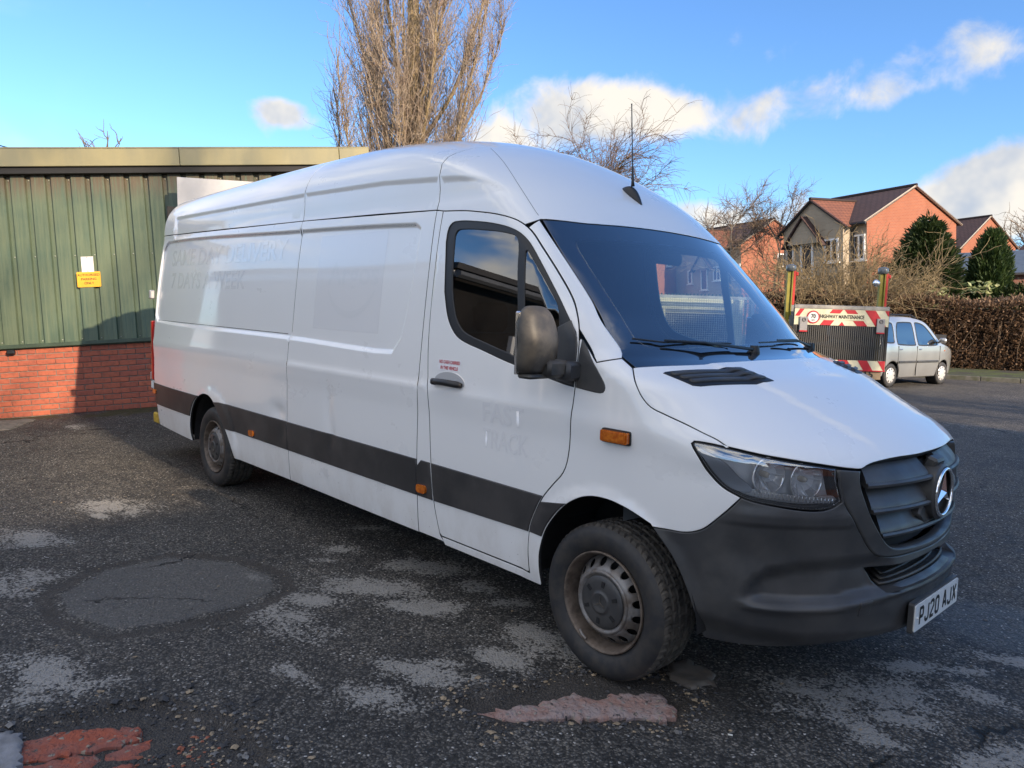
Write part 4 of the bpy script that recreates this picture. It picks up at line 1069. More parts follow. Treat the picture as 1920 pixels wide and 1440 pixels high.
mesh_obj('aerial_base', V, [(j*nu+i, j*nu+i+1, (j+1)*nu+i+1, (j+1)*nu+i) for j in range(nv) for i in range(nu-1)], RUBBER, AE, True)
b = MB(); p0 = Vector(P)+ax_n*.045-ax_f*.035; tp = p0+Vector((-.035,0,.455)); 
b.tube([p0, p0.lerp(tp,.06), p0.lerp(tp,.22), p0.lerp(tp,.25), tp.lerp(p0,.02), tp], [.011,.008,.006,.0035,.003,.0045], 8); b.build('aerial_mast', RUBBER, AE, True)

# ------------------------------------------------------------------ cab interior
CB = bpy.data.objects.new('cab_interior', None); link(CB, VAN); CB.empty_display_size = .1
b = MB(); prof = [(-.50,.70),(-.47,1.06),(-.40,1.20),(-.28,1.275),(-.10,1.325),(.02,1.345),(.10,1.355),(.10,.7)]
V = []; ysd = np.linspace(-.84,.84,25)
for y in ysd:
    for x_, z_ in prof:
        hump = .045*math.exp(-((y+.42)/.22)**2)*(1 if -.45 < x_ < 0 else 0)
        V.append((x_-.10*(y/.84)**2*(x_ > -.2), y, z_-.02*(y/.84)**2+hump))
m_ = len(prof)
o = mesh_obj('dashboard', V, [(i*m_+j, (i+1)*m_+j, (i+1)*m_+j+1, i*m_+j+1) for i in range(24) for j in range(m_-1)], CABIN, CB, True); shade(o, 50)
b = MB(); b.box((-.30,.05,1.31), (.22,.36,.06), bev=.02); b.build('dash_tray', CABIN, CB)
b = MB(); M = Matrix.Translation((-.60,-.42,1.20)) @ Matrix.Rotation(rad(-62), 4, 'Y')
b.tube([M @ Vector((.19*math.cos(a), .19*math.sin(a), 0)) for a in np.linspace(0, 2*math.pi, 41)], .016, 8, False)
for a in (0, 120, 240): b.tube([M @ Vector((0,0,-.03)), M @ Vector((.18*math.cos(rad(a+90)), .18*math.sin(rad(a+90)), 0))], .014, 6)
b.lathe([(.0001,0),(.06,0),(.06,-.05)], 16, 'z') ; k = 16*3; b.V[-k:] = [M @ Vector(v) for v in b.V[-k:]]
b.build('steering_wheel', RUBBER, CB, True)
for y, w in ((-.50,.50),(.38,.86)):
    b = MB(); b.box((-.98,y,.86), (.50,w,.14), bev=.05); b.box((-1.24,y,1.16), (.13,w,.58), Matrix.Rotation(rad(-12),3,'Y'), bev=.05)
    for yy in ((y,) if w < .6 else (y-.21,y+.21)): b.box((-1.31,yy,1.54), (.09,.26,.17), bev=.035)
    o = b.build('cab_seat', SEATM, CB); shade(o, 50)
b = MB(); b.box((-1.46,0,1.40), (.03,1.72,1.45)); b.build('bulkhead', CABIN, CB)
b = MB(); b.box((-1.05,0,.62), (1.3,1.5,.06)); b.build('cab_floor', DARK, CB)
b = MB(); b.box((-1.12,0,2.06), (.62,1.36,.03)); b.build('headlining', pmat('headlining_grey', (.22,.22,.22), .9), CB)
b = MB(); b.box((-.46,.02,1.90), (.07,.24,.09), Matrix.Rotation(rad(-40),3,'Y'), bev=.025); b.tube([(-.46,.02,1.93),(-.50,.02,1.97)], .03, 8); b.build('interior_mirror', RUBBER, CB)

# ------------------------------------------------------------------ ground
PALE = [(-2.83,-2.58),(-2.68,-2.72),(-3.88,-1.96),(-4.1,-1.83),(-1.53,-1.51),(-1.6,-1.34),(-1.2,-1.77),(-1.37,-1.74),(-.87,-1.97),(-1.5,-1.16),(-1.12,-1.17),(-1.06,-1.04),(-1.58,-.73),(-2.46,-.56),(-.52,-1.42),(-.5,-1.52),(-1.7,-.17),(-1.13,-.68),(-.5,-.87),(-.33,-.93),(-.39,-1.18),(-.49,-1.83),(-2.18,-.97),(-2.08,-1.18),(-1.68,-2.86),(-1.48,-2.76),(-1.62,-2.76),(.68,-.37),(.81,-.46),(.76,-.13),(.87,-.13),(.86,.23),(1.04,.37),(1.19,.19),(1.17,.69),(1.39,-.23),(1.03,-.27),(1.35,-.33),(.99,-.49),(-8.05,-1.2),(-3.58,-2.44),(-2.02,-1.62),(-.84,-.7),(-1.29,-2.75),(-2.65,14.9),(-3.95,15.69),(-1.15,9.98),(-1.4,7.5),(-.3,5.5),(.9,3.4),(1.6,2.1)]
ELL = [(-2.45,-2.60),(-2.75,-2.27),(-2.75,-1.85),(-2.40,-1.55),(-2.01,-1.46),(-1.75,-1.54),(-1.62,-1.80),(-1.62,-2.20),(-1.73,-2.48),(-2.08,-2.62)]
HOLE = [(-1.15,-3.3),(-1.18,-2.95),(-1.14,-2.66),(-1.02,-2.44),(-.80,-2.34),(-.58,-2.24),(-.36,-2.30),(-.25,-2.5),(-.2,-3.3)]
HOLE2 = [(-.24,-1.60),(-.27,-1.42),(-.17,-1.26),(-.08,-1.02),(.10,-.78),(.40,-.80),(.46,-.98),(.36,-1.12),(.12,-1.36),(.02,-1.58)]
def vnoise(x, y, seed):
    r = np.random.default_rng(seed); T = r.random((64,64))
    xi = np.floor(x).astype(int); yi = np.floor(y).astype(int); fx = x-xi; fy = y-yi
    fx = fx*fx*(3-2*fx); fy = fy*fy*(3-2*fy); g = lambda a, b: T[a%64, b%64]
    return (g(xi,yi)*(1-fx)+g(xi+1,yi)*fx)*(1-fy)+(g(xi,yi+1)*(1-fx)+g(xi+1,yi+1)*fx)*fy
def fbm(x, y, f, seed, o=4):
    s = 0; a = 1; t = 0
    for i in range(o): s = s+a*vnoise(x*f*2**i+13*i, y*f*2**i+7*i, seed+i); t += a; a *= .5
    return s/t
WALL_D = np.array([.488,.869]); WALL_D = WALL_D/np.linalg.norm(WALL_D); WALL_P = np.array([-9.283,-.932]); WALL_N = np.array([WALL_D[1], -WALL_D[0]])
def ground_h(x, y):
    x = np.asarray(x, float); y = np.asarray(y, float); P = np.c_[x.ravel(), y.ravel()]
    h = .022*(fbm(P[:,0], P[:,1], .7, 3)-.5)+.006*(fbm(P[:,0], P[:,1], 5.0, 11)-.5)
    m = (P[:,0] > -4) & (P[:,0] < 2) & (P[:,1] > -3.6) & (P[:,1] < .2)
    if m.any():
        q = P[m]; w = .12*(np.c_[fbm(q[:,0], q[:,1], 5, 31), fbm(q[:,0], q[:,1], 5, 47)]-.5)
        e = sdist(q+w, ELL); hh = -.007*np.exp(-(e/.05)**2)+.003*sst(e/.1)
        for poly, dep in ((HOLE,.034),(HOLE2,.028)):
            hh = hh-dep*sst(sdist(q+w*1.6, poly)/.07)
        h[m] += hh
    # tarmac rises slightly along the foot of the workshop wall
    rel = P-WALL_P; s = rel@WALL_D; t = rel@WALL_N
    h += .083*s*sst((2.2-t)/2.2)*(np.abs(s) < 30)*np.clip(1-np.maximum(np.abs(s)-4, 0)/4, 0, 1)
    for wx in (0,-4.325):
        for wy in (-.86,.86):
            r = np.hypot(P[:,0]-wx, (P[:,1]-wy)*.8); k = sst((.34-r)/.16); h = h*(1-k)-.004*k
    return h.reshape(x.shape)
def axis(fine0, fine1, step, lim, grow=1.18):
    a = list(np.arange(fine0, fine1, step)); d = step
    while a[-1] < lim[1]: d *= grow; a.append(a[-1]+d)
    d = step; b = []; v = fine0
    while v > lim[0]: d *= grow; v -= d; b.append(v)
    return np.array(b[::-1]+a)
gx = axis(-4.2, 1.9, .022, (-400,300)); gy = axis(-3.4, .6, .022, (-300,500))
GX, GY = np.meshgrid(gx, gy, indexing='ij'); GZ = ground_h(GX, GY)
NX, NY = GX.shape
idx = np.arange(NX*NY).reshape(NX, NY)
quads = np.stack([idx[:-1,:-1], idx[1:,:-1], idx[1:,1:], idx[:-1,1:]], -1).reshape(-1,4)
def asphalt_mat():
    m = bpy.data.materials.new('worn_tarmac'); m.use_nodes = True; T = NT(m.node_tree); b = T.n['Principled BSDF']
    oc = T.coord('Object'); flat = T.scale(oc, (1,1,0))
    def att(n):
        a = T.new('ShaderNodeAttribute'); a.attribute_name = n; return a.outputs['Fac']
    n1 = T.noise(flat, 1.3, 5, .6); n2 = T.noise(flat, 9, 5, .65); n3 = T.noise(flat, 55, 3, .6); n4 = T.noise(flat, 190, 3, .6)
    c = T.mix(T.ramp(n1, .32, .68), (.062,.060,.058), (.125,.118,.108))
    c = T.mix(T.ramp(n2, .42, .74, 0, .7), c, (.175,.162,.145))
    c = T.mix(T.ramp(n2, .46, .28, 0, .75), c, (.020,.020,.021))
    # exposed aggregate: every chip has its own grey
    vo = T.new('ShaderNodeTexVoronoi'); T.put(vo.inputs['Vector'], T.vmath('ADD', flat, T.scale(T.vmath('SUBTRACT', T.noise(flat, 40, 2, .5, col=True), (.5,.5,.5)), (.02,.02,0)))); vo.inputs['Scale'].default_value = 84
    sc = T.new('ShaderNodeSeparateColor'); T.put(sc.inputs[0], vo.outputs['Color'])
    c = T.mix(1.0, c, T.mix(T.ramp(sc.outputs[0], .0, 1.0, 0, 1, False), (.30,.30,.31), (1.75,1.70,1.62)), 'MULTIPLY')
    spk = T.ramp(vo.outputs['Distance'], .50, .22)
    c = T.mix(T.math('MULTIPLY', T.ramp(vo.outputs['Distance'], .40, .62), .75), c, (.012,.012,.012))
    chip = T.math('MULTIPLY', spk, T.ramp(sc.outputs[1], .86, .92))
    c = T.mix(T.math('MULTIPLY', chip, .85), c, T.mix(sc.outputs[2], (.20,.18,.155), (.38,.355,.32)))
    bright = T.math('MULTIPLY', spk, T.ramp(sc.outputs[2], .975, .985)); c = T.mix(bright, c, (.55,.52,.48))
    # worn grey patches
    pm = T.math('ADD', att('pale'), T.math('ADD', T.math('MULTIPLY', T.math('SUBTRACT', T.noise(flat, 6, 7, .7), .5), 1.5), T.math('ADD', T.math('MULTIPLY', T.math('SUBTRACT', n3, .5), 1.2), T.math('MULTIPLY', T.math('SUBTRACT', sc.outputs[0], .5), .35))))
    pm = T.ramp(pm, .44, .70)
    c = T.mix(T.math('MULTIPLY', pm, .9), c, T.mix(n4, (.19,.18,.165), (.42,.40,.365)))
    c = T.mix(T.math('MULTIPLY', T.ramp(att('repair'), .2, .8), T.ramp(n3, .25, .7, .35, .8)), c, T.mix(n4, (.085,.084,.082), (.155,.150,.142)))
    # moss along the wall
    mm = T.ramp(T.math('ADD', att('moss'), T.math('MULTIPLY', T.math('SUBTRACT', T.noise(flat, 5, 6, .65), .5), 1.3)), .42, .75)
    c = T.mix(T.math('MULTIPLY', mm, .85), c, T.mix(n3, (.030,.035,.010), (.085,.075,.028)))
    dk = T.ramp(T.math('ADD', att('loose'), T.math('MULTIPLY', T.math('SUBTRACT', T.noise(flat, 14, 5, .6), .5), 1.0)), .35, .7)
    c = T.mix(T.math('MULTIPLY', dk, .8), c, T.mix(T.ramp(n4, .4, .65), (.018,.018,.019), (.095,.080,.066)))
    # fine cracks
    vc = T.new('ShaderNodeTexVoronoi', feature='DISTANCE_TO_EDGE'); T.put(vc.inputs['Vector'], T.vmath('ADD', flat, T.scale(T.vmath('SUBTRACT', T.noise(flat, 3, 4, .6, col=True), (.5,.5,.5)), (.5,.5,0)))); vc.inputs['Scale'].default_value = .55
    crack = T.math('MULTIPLY', T.ramp(vc.outputs['Distance'], .007, .002), T.ramp(n1, .5, .62))
    c = T.mix(crack, c, (.008,.008,.008))
    T.put(b.inputs['Base Color'], c)
    damp = T.ramp(T.math('ADD', att('damp'), T.math('MULTIPLY', T.math('SUBTRACT', n2, .5), 1.0)), .45, .75)
    T.put(b.inputs['Roughness'], T.math('SUBTRACT', T.ramp(n2, .3, .7, .62, .9), T.math('MULTIPLY', damp, .32)))
    b.inputs['Specular IOR Level'].default_value = .35
    hh = T.math('ADD', T.math('MULTIPLY', n3, .4), T.math('ADD', T.math('MULTIPLY', T.ramp(vo.outputs['Distance'], .6, .1), T.math('ADD', T.math('MULTIPLY', sc.outputs[1], .5), .2)), T.math('MULTIPLY', n4, .25)))
    hh = T.math('SUBTRACT', hh, T.math('MULTIPLY', crack, 1.2))
    T.put(b.inputs['Normal'], T.bump(hh, 1.0, .012))
    return m
ground = mesh_obj('ground', np.c_[GX.ravel(), GY.ravel(), GZ.ravel()], quads, asphalt_mat(), None, True, kind='structure')
def set_att(o, name, vals):
    a = o.data.attributes.new(name, 'FLOAT', 'POINT'); a.data.foreach_set('value', np.asarray(vals, np.float32))
fx, fy = GX.ravel(), GY.ravel()
pale = np.zeros(len(fx)); rr = np.random.default_rng(5)
for i, (px_, py_) in enumerate(PALE):
    k = 1+max(0, py_-2)*.25; a = rr.choice([.14,.18,.24,.30,.38])*k*rr.uniform(.8,1.2); b_ = a*rr.uniform(.32,.65); th = rr.normal(.55,.35)
    u = (fx-px_)*math.cos(th)+(fy-py_)*math.sin(th); v = -(fx-px_)*math.sin(th)+(fy-py_)*math.cos(th)
    pale = np.maximum(pale, rr.uniform(.62,.92)*np.exp(-(u/a)**2-(v/b_)**2))
near = (fx > -6) & (fx < 4) & (fy > -4) & (fy < 3)
set_att(ground, 'pale', pale)
rel = np.c_[fx, fy]-WALL_P; tw = rel@WALL_N; sw = rel@WALL_D
set_att(ground, 'moss', .9*sst((.95-tw)/.7)*sst((tw+.2)/.1)*(np.abs(sw) < 12))
loose = np.zeros(len(fx)); k = near
q = np.c_[fx[k], fy[k]]
loose[k] = np.maximum.reduce([.95*np.exp(-(sdist(q, ELL)/.05)**2), .9*sst((sdist(q, HOLE)+.06)/.10), .8*sst((sdist(q, HOLE2)+.07)/.08), .6*sst((.5-np.hypot(q[:,0]-.35, q[:,1]+.75))/.4)])
set_att(ground, 'loose', loose)
rep = np.zeros(len(fx)); rep[k] = sst((sdist(q, ELL)-.04)/.08); set_att(ground, 'repair', rep)
damp = np.exp(-(((fx-1.05)/.5)**2+((fy-1.15)/.5)**2))+.6*np.exp(-(((fx-.7)/1.2)**2+((fy+.6)/.8)**2))+.5*sst((fy-3)/3)
set_att(ground, 'damp', np.minimum(damp, 1))
# broken red concrete and stone showing through the tarmac
def rubble_mat(name, a_, b_, c_):
    m = bpy.data.materials.new(name); m.use_nodes = True; T = NT(m.node_tree); bs = T.n['Principled BSDF']; oc = T.scale(T.coord('Object'), (1,1,0))
    vo = T.new('ShaderNodeTexVoronoi'); T.put(vo.inputs['Vector'], T.vmath('ADD', oc, T.scale(T.noise(oc, 30, 3, .6, col=True), (.03,.03,0)))); vo.inputs['Scale'].default_value = 46
    sc = T.new('ShaderNodeSeparateColor'); T.put(sc.inputs[0], vo.outputs['Color'])
    n = T.noise(oc, 7, 6, .7); c = T.mix(T.ramp(n, .38, .62), a_, b_)
    c = T.mix(T.math('MULTIPLY', T.ramp(sc.outputs[0], .66, .74), T.ramp(vo.outputs['Distance'], .5, .3)), c, T.mix(sc.outputs[1], c_, (.36,.30,.23)))
    c = T.mix(T.ramp(T.noise(oc, 26, 5, .7), .56, .66), c, (.035,.032,.031))
    T.put(bs.inputs['Base Color'], c); bs.inputs['Roughness'].default_value = .85
    T.put(bs.inputs['Normal'], T.bump(T.math('ADD', T.noise(oc, 45, 5, .7), T.ramp(vo.outputs['Distance'], .6, .1, 0, .5)), 1.0, .012)); return m
REDC = rubble_mat('red_painted_concrete', (.36,.085,.042), (.26,.10,.075), (.16,.12,.10)); REDC2 = rubble_mat('worn_pink_concrete', (.33,.265,.25), (.31,.18,.145), (.26,.24,.23))
GREYC = pmat('weathered_concrete', (.26,.26,.27), .8, col2=(.16,.155,.15), vscale=9, bump=.5, bscale=60, bdist=.005)
def flagstone(name, poly, z, mat, label, cat, th=.035):
    poly = np.array(poly, float); poly = poly if area2(poly) > 0 else poly[::-1]
    r = np.random.default_rng(int(abs(poly[0,0])*1000)); d_ = lin(np.concatenate([poly, poly[:1]]), .022)[:-1]
    d_ = d_+r.normal(0, .009, d_.shape)
    uv, F, om, nb = tri_fill([d_], .016)
    hz = z+.020*(fbm(uv[:,0], uv[:,1], 11, 77)-.5)+.012*(fbm(uv[:,0], uv[:,1], 40, 79)-.5); edge = np.zeros(len(uv), bool); edge[[om[i] for i in range(nb)]] = True
    hz = hz-.007*edge
    V = np.c_[uv, hz].tolist(); Fl = [tuple(f) for f in F]; k = len(V)
    ids = [om[i] for i in range(nb)]
    V += [[V[i][0], V[i][1], V[i][2]-th] for i in ids]
    for i in range(nb): j = (i+1)%nb; Fl.append((ids[i], k+i, k+j, ids[j]))
    o = mesh_obj(name, V, Fl, mat, None, True); shade(o, 50); return tag(o, label, cat)
for nm, pl_, z_, lb in (('concrete_fragment', [(-1.05,-2.92),(-1.03,-2.80),(-.95,-2.68),(-.87,-2.575),(-.80,-2.60),(-.82,-2.73),(-.88,-2.88),(-.93,-2.99)], -.016, 'largest bright red painted concrete piece exposed in the pothole'),
    ('concrete_fragment', [(-.915,-3.0),(-.865,-2.885),(-.81,-2.745),(-.735,-2.76),(-.70,-2.84),(-.74,-2.98)], -.022, 'middle red concrete piece in the pothole, cracked off the largest one'),
    ('concrete_fragment', [(-.785,-2.60),(-.80,-2.715),(-.735,-2.735),(-.70,-2.66),(-.73,-2.585)], -.024, 'small red concrete lump at the stony end of the pothole'),
    ('concrete_fragment', [(-.69,-2.66),(-.715,-2.745),(-.67,-2.80),(-.615,-2.76),(-.63,-2.67)], -.026, 'smallest red concrete lump among the loose stones of the pothole'),
    ('concrete_fragment', [(-.13,-1.56),(-.08,-1.43),(-.02,-1.33),(.02,-1.12),(.03,-.98),(.14,-.87),(.27,-.86),(.40,-.92),(.39,-1.01),(.28,-1.10),(.16,-1.25),(.02,-1.46)], -.006, 'pinkish worn concrete strip under the front tyre of the van')):
    flagstone(nm, pl_, z_, REDC2 if 'tyre' in lb else REDC, lb, 'concrete')
flagstone('paving_stone', [(-1.20,-3.08),(-1.16,-2.98),(-1.06,-2.93),(-.92,-2.955),(-.80,-2.99),(-.86,-3.15)], .004, GREYC, 'pale grey cracked stone at the corner of the pothole', 'paving stone')
flagstone('paving_stone', [(.13,-.64),(.18,-.52),(.30,-.54),(.38,-.62),(.32,-.74),(.22,-.73)], .012, pmat('brown_stone', (.15,.13,.11), .8, col2=(.09,.08,.07), bump=.5, bscale=50, bdist=.004), 'flat brown stone lying beside the front tyre under the bumper', 'paving stone')
flagstone('drain_cover', [(-9.12,-1.80),(-9.05,-1.42),(-8.30,-1.80),(-8.42,-2.15),(-9.0,-2.2)], .002, pmat('drain_slab', (.17,.15,.13), .85, col2=(.09,.085,.07), vscale=12, bump=.5, bscale=50, bdist=.004), 'mossy concrete slab set in the tarmac against the brick wall', 'slab')
# loose stones
def stones(name, spots, mats, label):
    V = []; F = []; MI = []; r = np.random.default_rng(3)
    base = np.array([(1,0,0),(-1,0,0),(0,1,0),(0,-1,0),(0,0,1),(0,0,-.6),(.6,.6,.45),(-.6,.6,.4),(.6,-.6,.4),(-.6,-.6,.45)])
    faces = [(0,6,4),(6,2,4),(2,7,4),(7,1,4),(1,9,4),(9,3,4),(3,8,4),(8,0,4),(0,5,6),(6,5,2),(2,5,7),(7,5,1),(1,5,9),(9,5,3),(3,5,8),(8,5,0)]
    P = np.array([s_[:2] for s_ in spots]); Z = ground_h(P[:,0], P[:,1])
    for (x, y, sz, mi), z in zip(spots, Z):
        k = len(V); M = np.array(Matrix.Rotation(r.uniform(0,6.3),3,'Z'))
        v = base*r.uniform(.75,1.25,(10,1))*[sz*r.uniform(.8,1.5), sz*r.uniform(.7,1.1), sz*r.uniform(.45,.75)]
        v = v@M.T+[x,y,z+sz*.15]; V += v.tolist(); F += [tuple(i+k for i in f) for f in faces]; MI += [mi]*16
    o = mesh_obj(name, V, F, mats, None, False, kind='stuff', mi=MI); o['label'] = label; o['category'] = 'stones'; return o
sm = [pmat('stone_dark', (.05,.05,.052), .8, var=.4, vscale=30), pmat('stone_grey', (.20,.19,.18), .8, var=.4, vscale=30), pmat('stone_tan', (.34,.26,.17), .8, var=.4, vscale=30), pmat('stone_red', (.33,.11,.06), .8, var=.4, vscale=30)]
spots = []
r = np.random.default_rng(17)
while len(spots) < 1700:      # rubble round the pothole
    x, y = r.uniform(-1.25,-.05), r.uniform(-3.1,-2.15); dd = float(sdist(np.array([[x,y]]), HOLE)[0])
    w = math.exp(-((dd-.02)/.09)**2)+(.9 if (-.70 < x < -.25 and dd > 0) else 0)
    if r.random() < w: spots.append((x, y, r.gamma(2.0,.0021)+.0022, r.choice([0,0,0,0,0,0,1,1,2]) if not (-.78 < x < -.45 and y < -2.4) else r.choice([0,0,0,1,2,3,3,2])))
while len(spots) < 2500:
    x, y = r.uniform(-.35,.55), r.uniform(-1.7,-.6); dd = float(sdist(np.array([[x,y]]), HOLE2)[0])
    if r.random() < math.exp(-((dd+.03)/.05)**2): spots.append((x, y, r.gamma(2.0,.0020)+.0025, r.choice([0,0,0,1,2])))
while len(spots) < 4300:
    x, y = r.uniform(-4.5,2), r.uniform(-3.2,1.2)
    if r.random() < .25+.5*(abs(float(sdist(np.array([[x,y]]), ELL)[0])) < .08): spots.append((x, y, r.gamma(1.6,.0016)+.0016, r.choice([0,0,1,1,2])))
stones('loose_gravel', spots, sm, 'loose gravel and tarmac crumbs scattered over the yard')
# litter
for i, (x, y, a, mcol, nm, lb) in enumerate(((.62,-.93,.5,(.7,.68,.62),'cigarette_end','pale cigarette end lying on the tarmac ahead of the van'),)):
    b = MB(); b.tube([(x,y,.006),(x+.018*math.cos(a),y+.018*math.sin(a),.006)], .0035, 8); tag(b.build(nm, pmat('paper_white', mcol, .8), None, True), lb, 'litter')

# ------------------------------------------------------------------ workshop on the left
UPV = Vector((-.1169,-.0257,.9928)).normalized(); DV = Vector((.488,.869,.080)).normalized(); UPV = (UPV-DV*UPV.dot(DV)).normalized(); YV = UPV.cross(DV)
WM = Matrix(((DV.x,YV.x,UPV.x,-9.283),(DV.y,YV.y,UPV.y,-.932),(DV.z,YV.z,UPV.z,0),(0,0,0,1)))
WS_ = thing('workshop', 'green clad workshop on a red brick plinth with a pale fascia', 'building'); WS_.matrix_world = WM
def brick_mat(name, a, b_, mort=None):
    m = bpy.data.materials.new(name); m.use_nodes = True; T = NT(m.node_tree); bs = T.n['Principled BSDF']
    oi = T.new('ShaderNodeObjectInfo'); oc = T.coord('Object')
    c = T.mix(oi.outputs['Random'], a, b_)
    c = T.mix(T.ramp(T.noise(T.vmath('ADD', oc, T.scale(oi.outputs['Location'], (3,3,3))), 22, 6, .65), .42, .72, 0, .6), c, (.16,.06,.04))
    T.put(bs.inputs['Base Color'], c); bs.inputs['Roughness'].default_value = .85
    T.put(bs.inputs['Normal'], T.bump(T.noise(oc, 90, 5, .65), .5, .004)); return m
BRK = brick_mat('red_brick', (.47,.125,.065), (.36,.098,.060)); MORT = pmat('grey_mortar', (.26,.23,.20), .95, var=.3, vscale=20, bump=.4, bscale=120, bdist=.003)
PL_ = bpy.data.objects.new('brick_plinth', None); link(PL_, WS_)
b = MB(); b.box((-1.0+2.0,.066,.40), (14,.11,1.02)); b.build('mortar_bed', MORT, PL_)
bms = []
for k in range(5):
    r = random.Random(k); b = MB(); b.box((0,0,0), (.2135+r.uniform(-.003,.003),.10,.0645+r.uniform(-.002,.002)), bev=.004)
    b.V = [(x+r.uniform(-.0012,.0012), y+r.uniform(-.001,.001), z+r.uniform(-.0012,.0012)) for x, y, z in b.V]
    o = b.build('brick', BRK, PL_); bms.append(o.data); bpy.data.objects.remove(o)
for row in range(13):
    z = -.0375+.0752*row
    ph = -.0455+.111 if (12-row)%2 == 0 else -.0455
    for i in range(-10, 13):
        s = ph+.2225*i+.1
        if not -2.25 < s < 2.9: continue
        o = bpy.data.objects.new('brick', random.choice(bms)); link(o, PL_); o.location = (s, .05-random.uniform(.0,.003), z); o.rotation_euler = (random.uniform(-.006,.006), random.uniform(-.004,.004), random.uniform(-.006,.006))
GREEN = bpy.data.materials.new('green_clad_steel'); GREEN.use_nodes = True
T = NT(GREEN.node_tree); bs = T.n['Principled BSDF']; oc = T.coord('Object'); zc = T.sep(oc)[2]
c = T.mix(T.ramp(T.noise(T.scale(oc, (9,1,.5)), 3, 6, .6), .3, .7), (.058,.098,.068), (.105,.140,.088))
c = T.mix(T.ramp(T.noise(T.scale(oc, (1,1,1)), 1.3, 5, .6), .35, .7, 0, .6), c, (.130,.158,.092))
c = T.mix(T.math('MULTIPLY', T.ramp(zc, 2.75, 3.12), T.ramp(T.noise(T.scale(oc, (14,1,.8)), 2, 5), .25, .6)), c, (.105,.080,.050))
T.put(bs.inputs['Base Color'], c); bs.inputs['Roughness'].default_value = .5; T.put(bs.inputs['Normal'], T.bump(T.noise(T.scale(oc, (5,1,.8)), 3, 4), .15, .01))
PITCH = .24; RIB0 = -.529-.0325
for sh in range(-2, 5):
    b = MB(); s0 = RIB0+sh*4*PITCH+.0005; zb, zt = .955, 3.205; V = []; prof = []
    for k in range(4):
        a = s0+k*PITCH; prof += [(a,.0),(a+.060,.0),(a+.068,-.042),(a+.115,-.043),(a+.117,-.0415),(a+.180,-.0415),(a+.182,-.043),(a+PITCH-.008,-.042)]
    prof.append((s0+4*PITCH-.001,.0))
    V = [(s_, y_-.004, zb) for s_, y_ in prof]+[(s_, y_-.004, zt) for s_, y_ in prof]; n = len(prof)
    Fq = [(i, i+1, n+i+1, n+i) for i in range(n-1)]
    # closed foot and head of the raised bays
    o = mesh_obj('cladding_sheet', V, Fq, GREEN, WS_, False)
DKGREEN = pmat('dark_green_trim', (.055,.085,.055), .5, var=.4, vscale=4); SOFF = pmat('black_gutter_shadow', (.012,.012,.013), .7)
b = MB(); b.box((1.0,-.028,.935), (14,.068,.055), bev=.008); b.box((1.0,-.010,.908), (14,.03,.02)); b.build('flashing', DKGREEN, WS_)
b = MB()
for s in np.arange(-12, 32):
    for z in (.995, 2.115, 3.12):
        b.lathe([(.0001,-.012),(.006,-.010),(.009,-.002),(.009,.004)], 8, 'y', (RIB0+s*PITCH+.029, -.004, z))
b.build('fixing_screw', pmat('pale_screw_cap', (.42,.45,.40), .4, .3), WS_, True, kind='stuff')
b = MB(); b.box((.85,-.06,3.225), (6.64,.16,.09)); b.build('gutter', SOFF, WS_)  # black strip: the shade under the fascia put in as colour
FASC = pmat('sand_fascia', (.265,.235,.125), .45, col2=(.195,.185,.115), vscale=1.2, stretch=(1.5,1,.4), rvar=.1)
for a, c_ in ((-2.6,1.62),(1.626,3.745),(3.751,4.17)):
    b = MB(); b.box(((a+c_)/2,-.165,3.385), (c_-a,.03,.245), bev=.006); b.box(((a+c_)/2,.0,3.50), (c_-a,.36,.02)); b.build('fascia_panel', FASC, WS_)
b = MB(); b.box((.8,5.1,1.7), (6.6,9.9,3.3)); b.build('building_core', DKGREEN, WS_)
b = MB(); b.box((.85,4.9,3.52), (6.6,9.9,.06)); b.build('roof', pmat('felt_roof', (.06,.06,.06), .9), WS_)
b = MB(); b.box((-.665,-.045,.865), (.095,.07,.06), bev=.015); b.build('bulkhead_fitting', RUBBER, WS_)
# signs on the workshop
SG = thing('parking_sign', 'yellow AUTHORISED PARKING ONLY sign on the green cladding', 'sign'); SG.matrix_world = WM @ Matrix.Translation((.345,-.052,1.783))
MS = Matrix(((1,0,0,0),(0,0,-1,0),(0,1,0,0),(0,0,0,1)))
b = MB(); b.prism(rrect(.290,.205,.014), 0, .004, MS); b.build('sign_plate', pmat('yellow_sign_paint', (.80,.42,.03), .4, var=.2, vscale=6), SG)
for i, t in enumerate(('AUTHORISED','PARKING','ONLY')):
    text_obj('sign_lettering', t, .044, pmat('sign_brown_black', (.03,.02,.01), .6), SG, MS @ Matrix.Translation((0,.058-.055*i,.0055)), 1.02, .0008)
NT_ = thing('paper_notice', 'white laminated notice pinned above the yellow parking sign', 'notice'); NT_.matrix_world = WM @ Matrix.Translation((.343,-.056,1.985))
b = MB(); b.box((0,0,0), (.150,.003,.205)); b.build('sheet', pmat('white_paper', (.72,.70,.68), .5, var=.15, vscale=12), NT_)
b = MB(); ring = [(.035*math.cos(a)+.0,-.003,.035*math.sin(a)+.01) for a in np.linspace(0,2*math.pi,25)]; b.tube(ring, .0012, 4, False); b.build('faded_print', pmat('faded_print', (.5,.5,.5), .7), NT_)
for z in (.09,-.09): b = MB(); b.lathe([(.0001,-.006),(.005,-.005),(.006,0)], 8, 'y', (0,-.002,z)); b.build('pin', RUBBER, NT_)
BD = thing('sign_board', 'plain white board fixed to the workshop wall above the van roof', 'board'); BD.matrix_world = WM @ Matrix.Translation((2.37,-.35,2.70)) @ Matrix.Rotation(rad(3),4,'Y') @ Matrix.Rotation(rad(6),4,'Z')
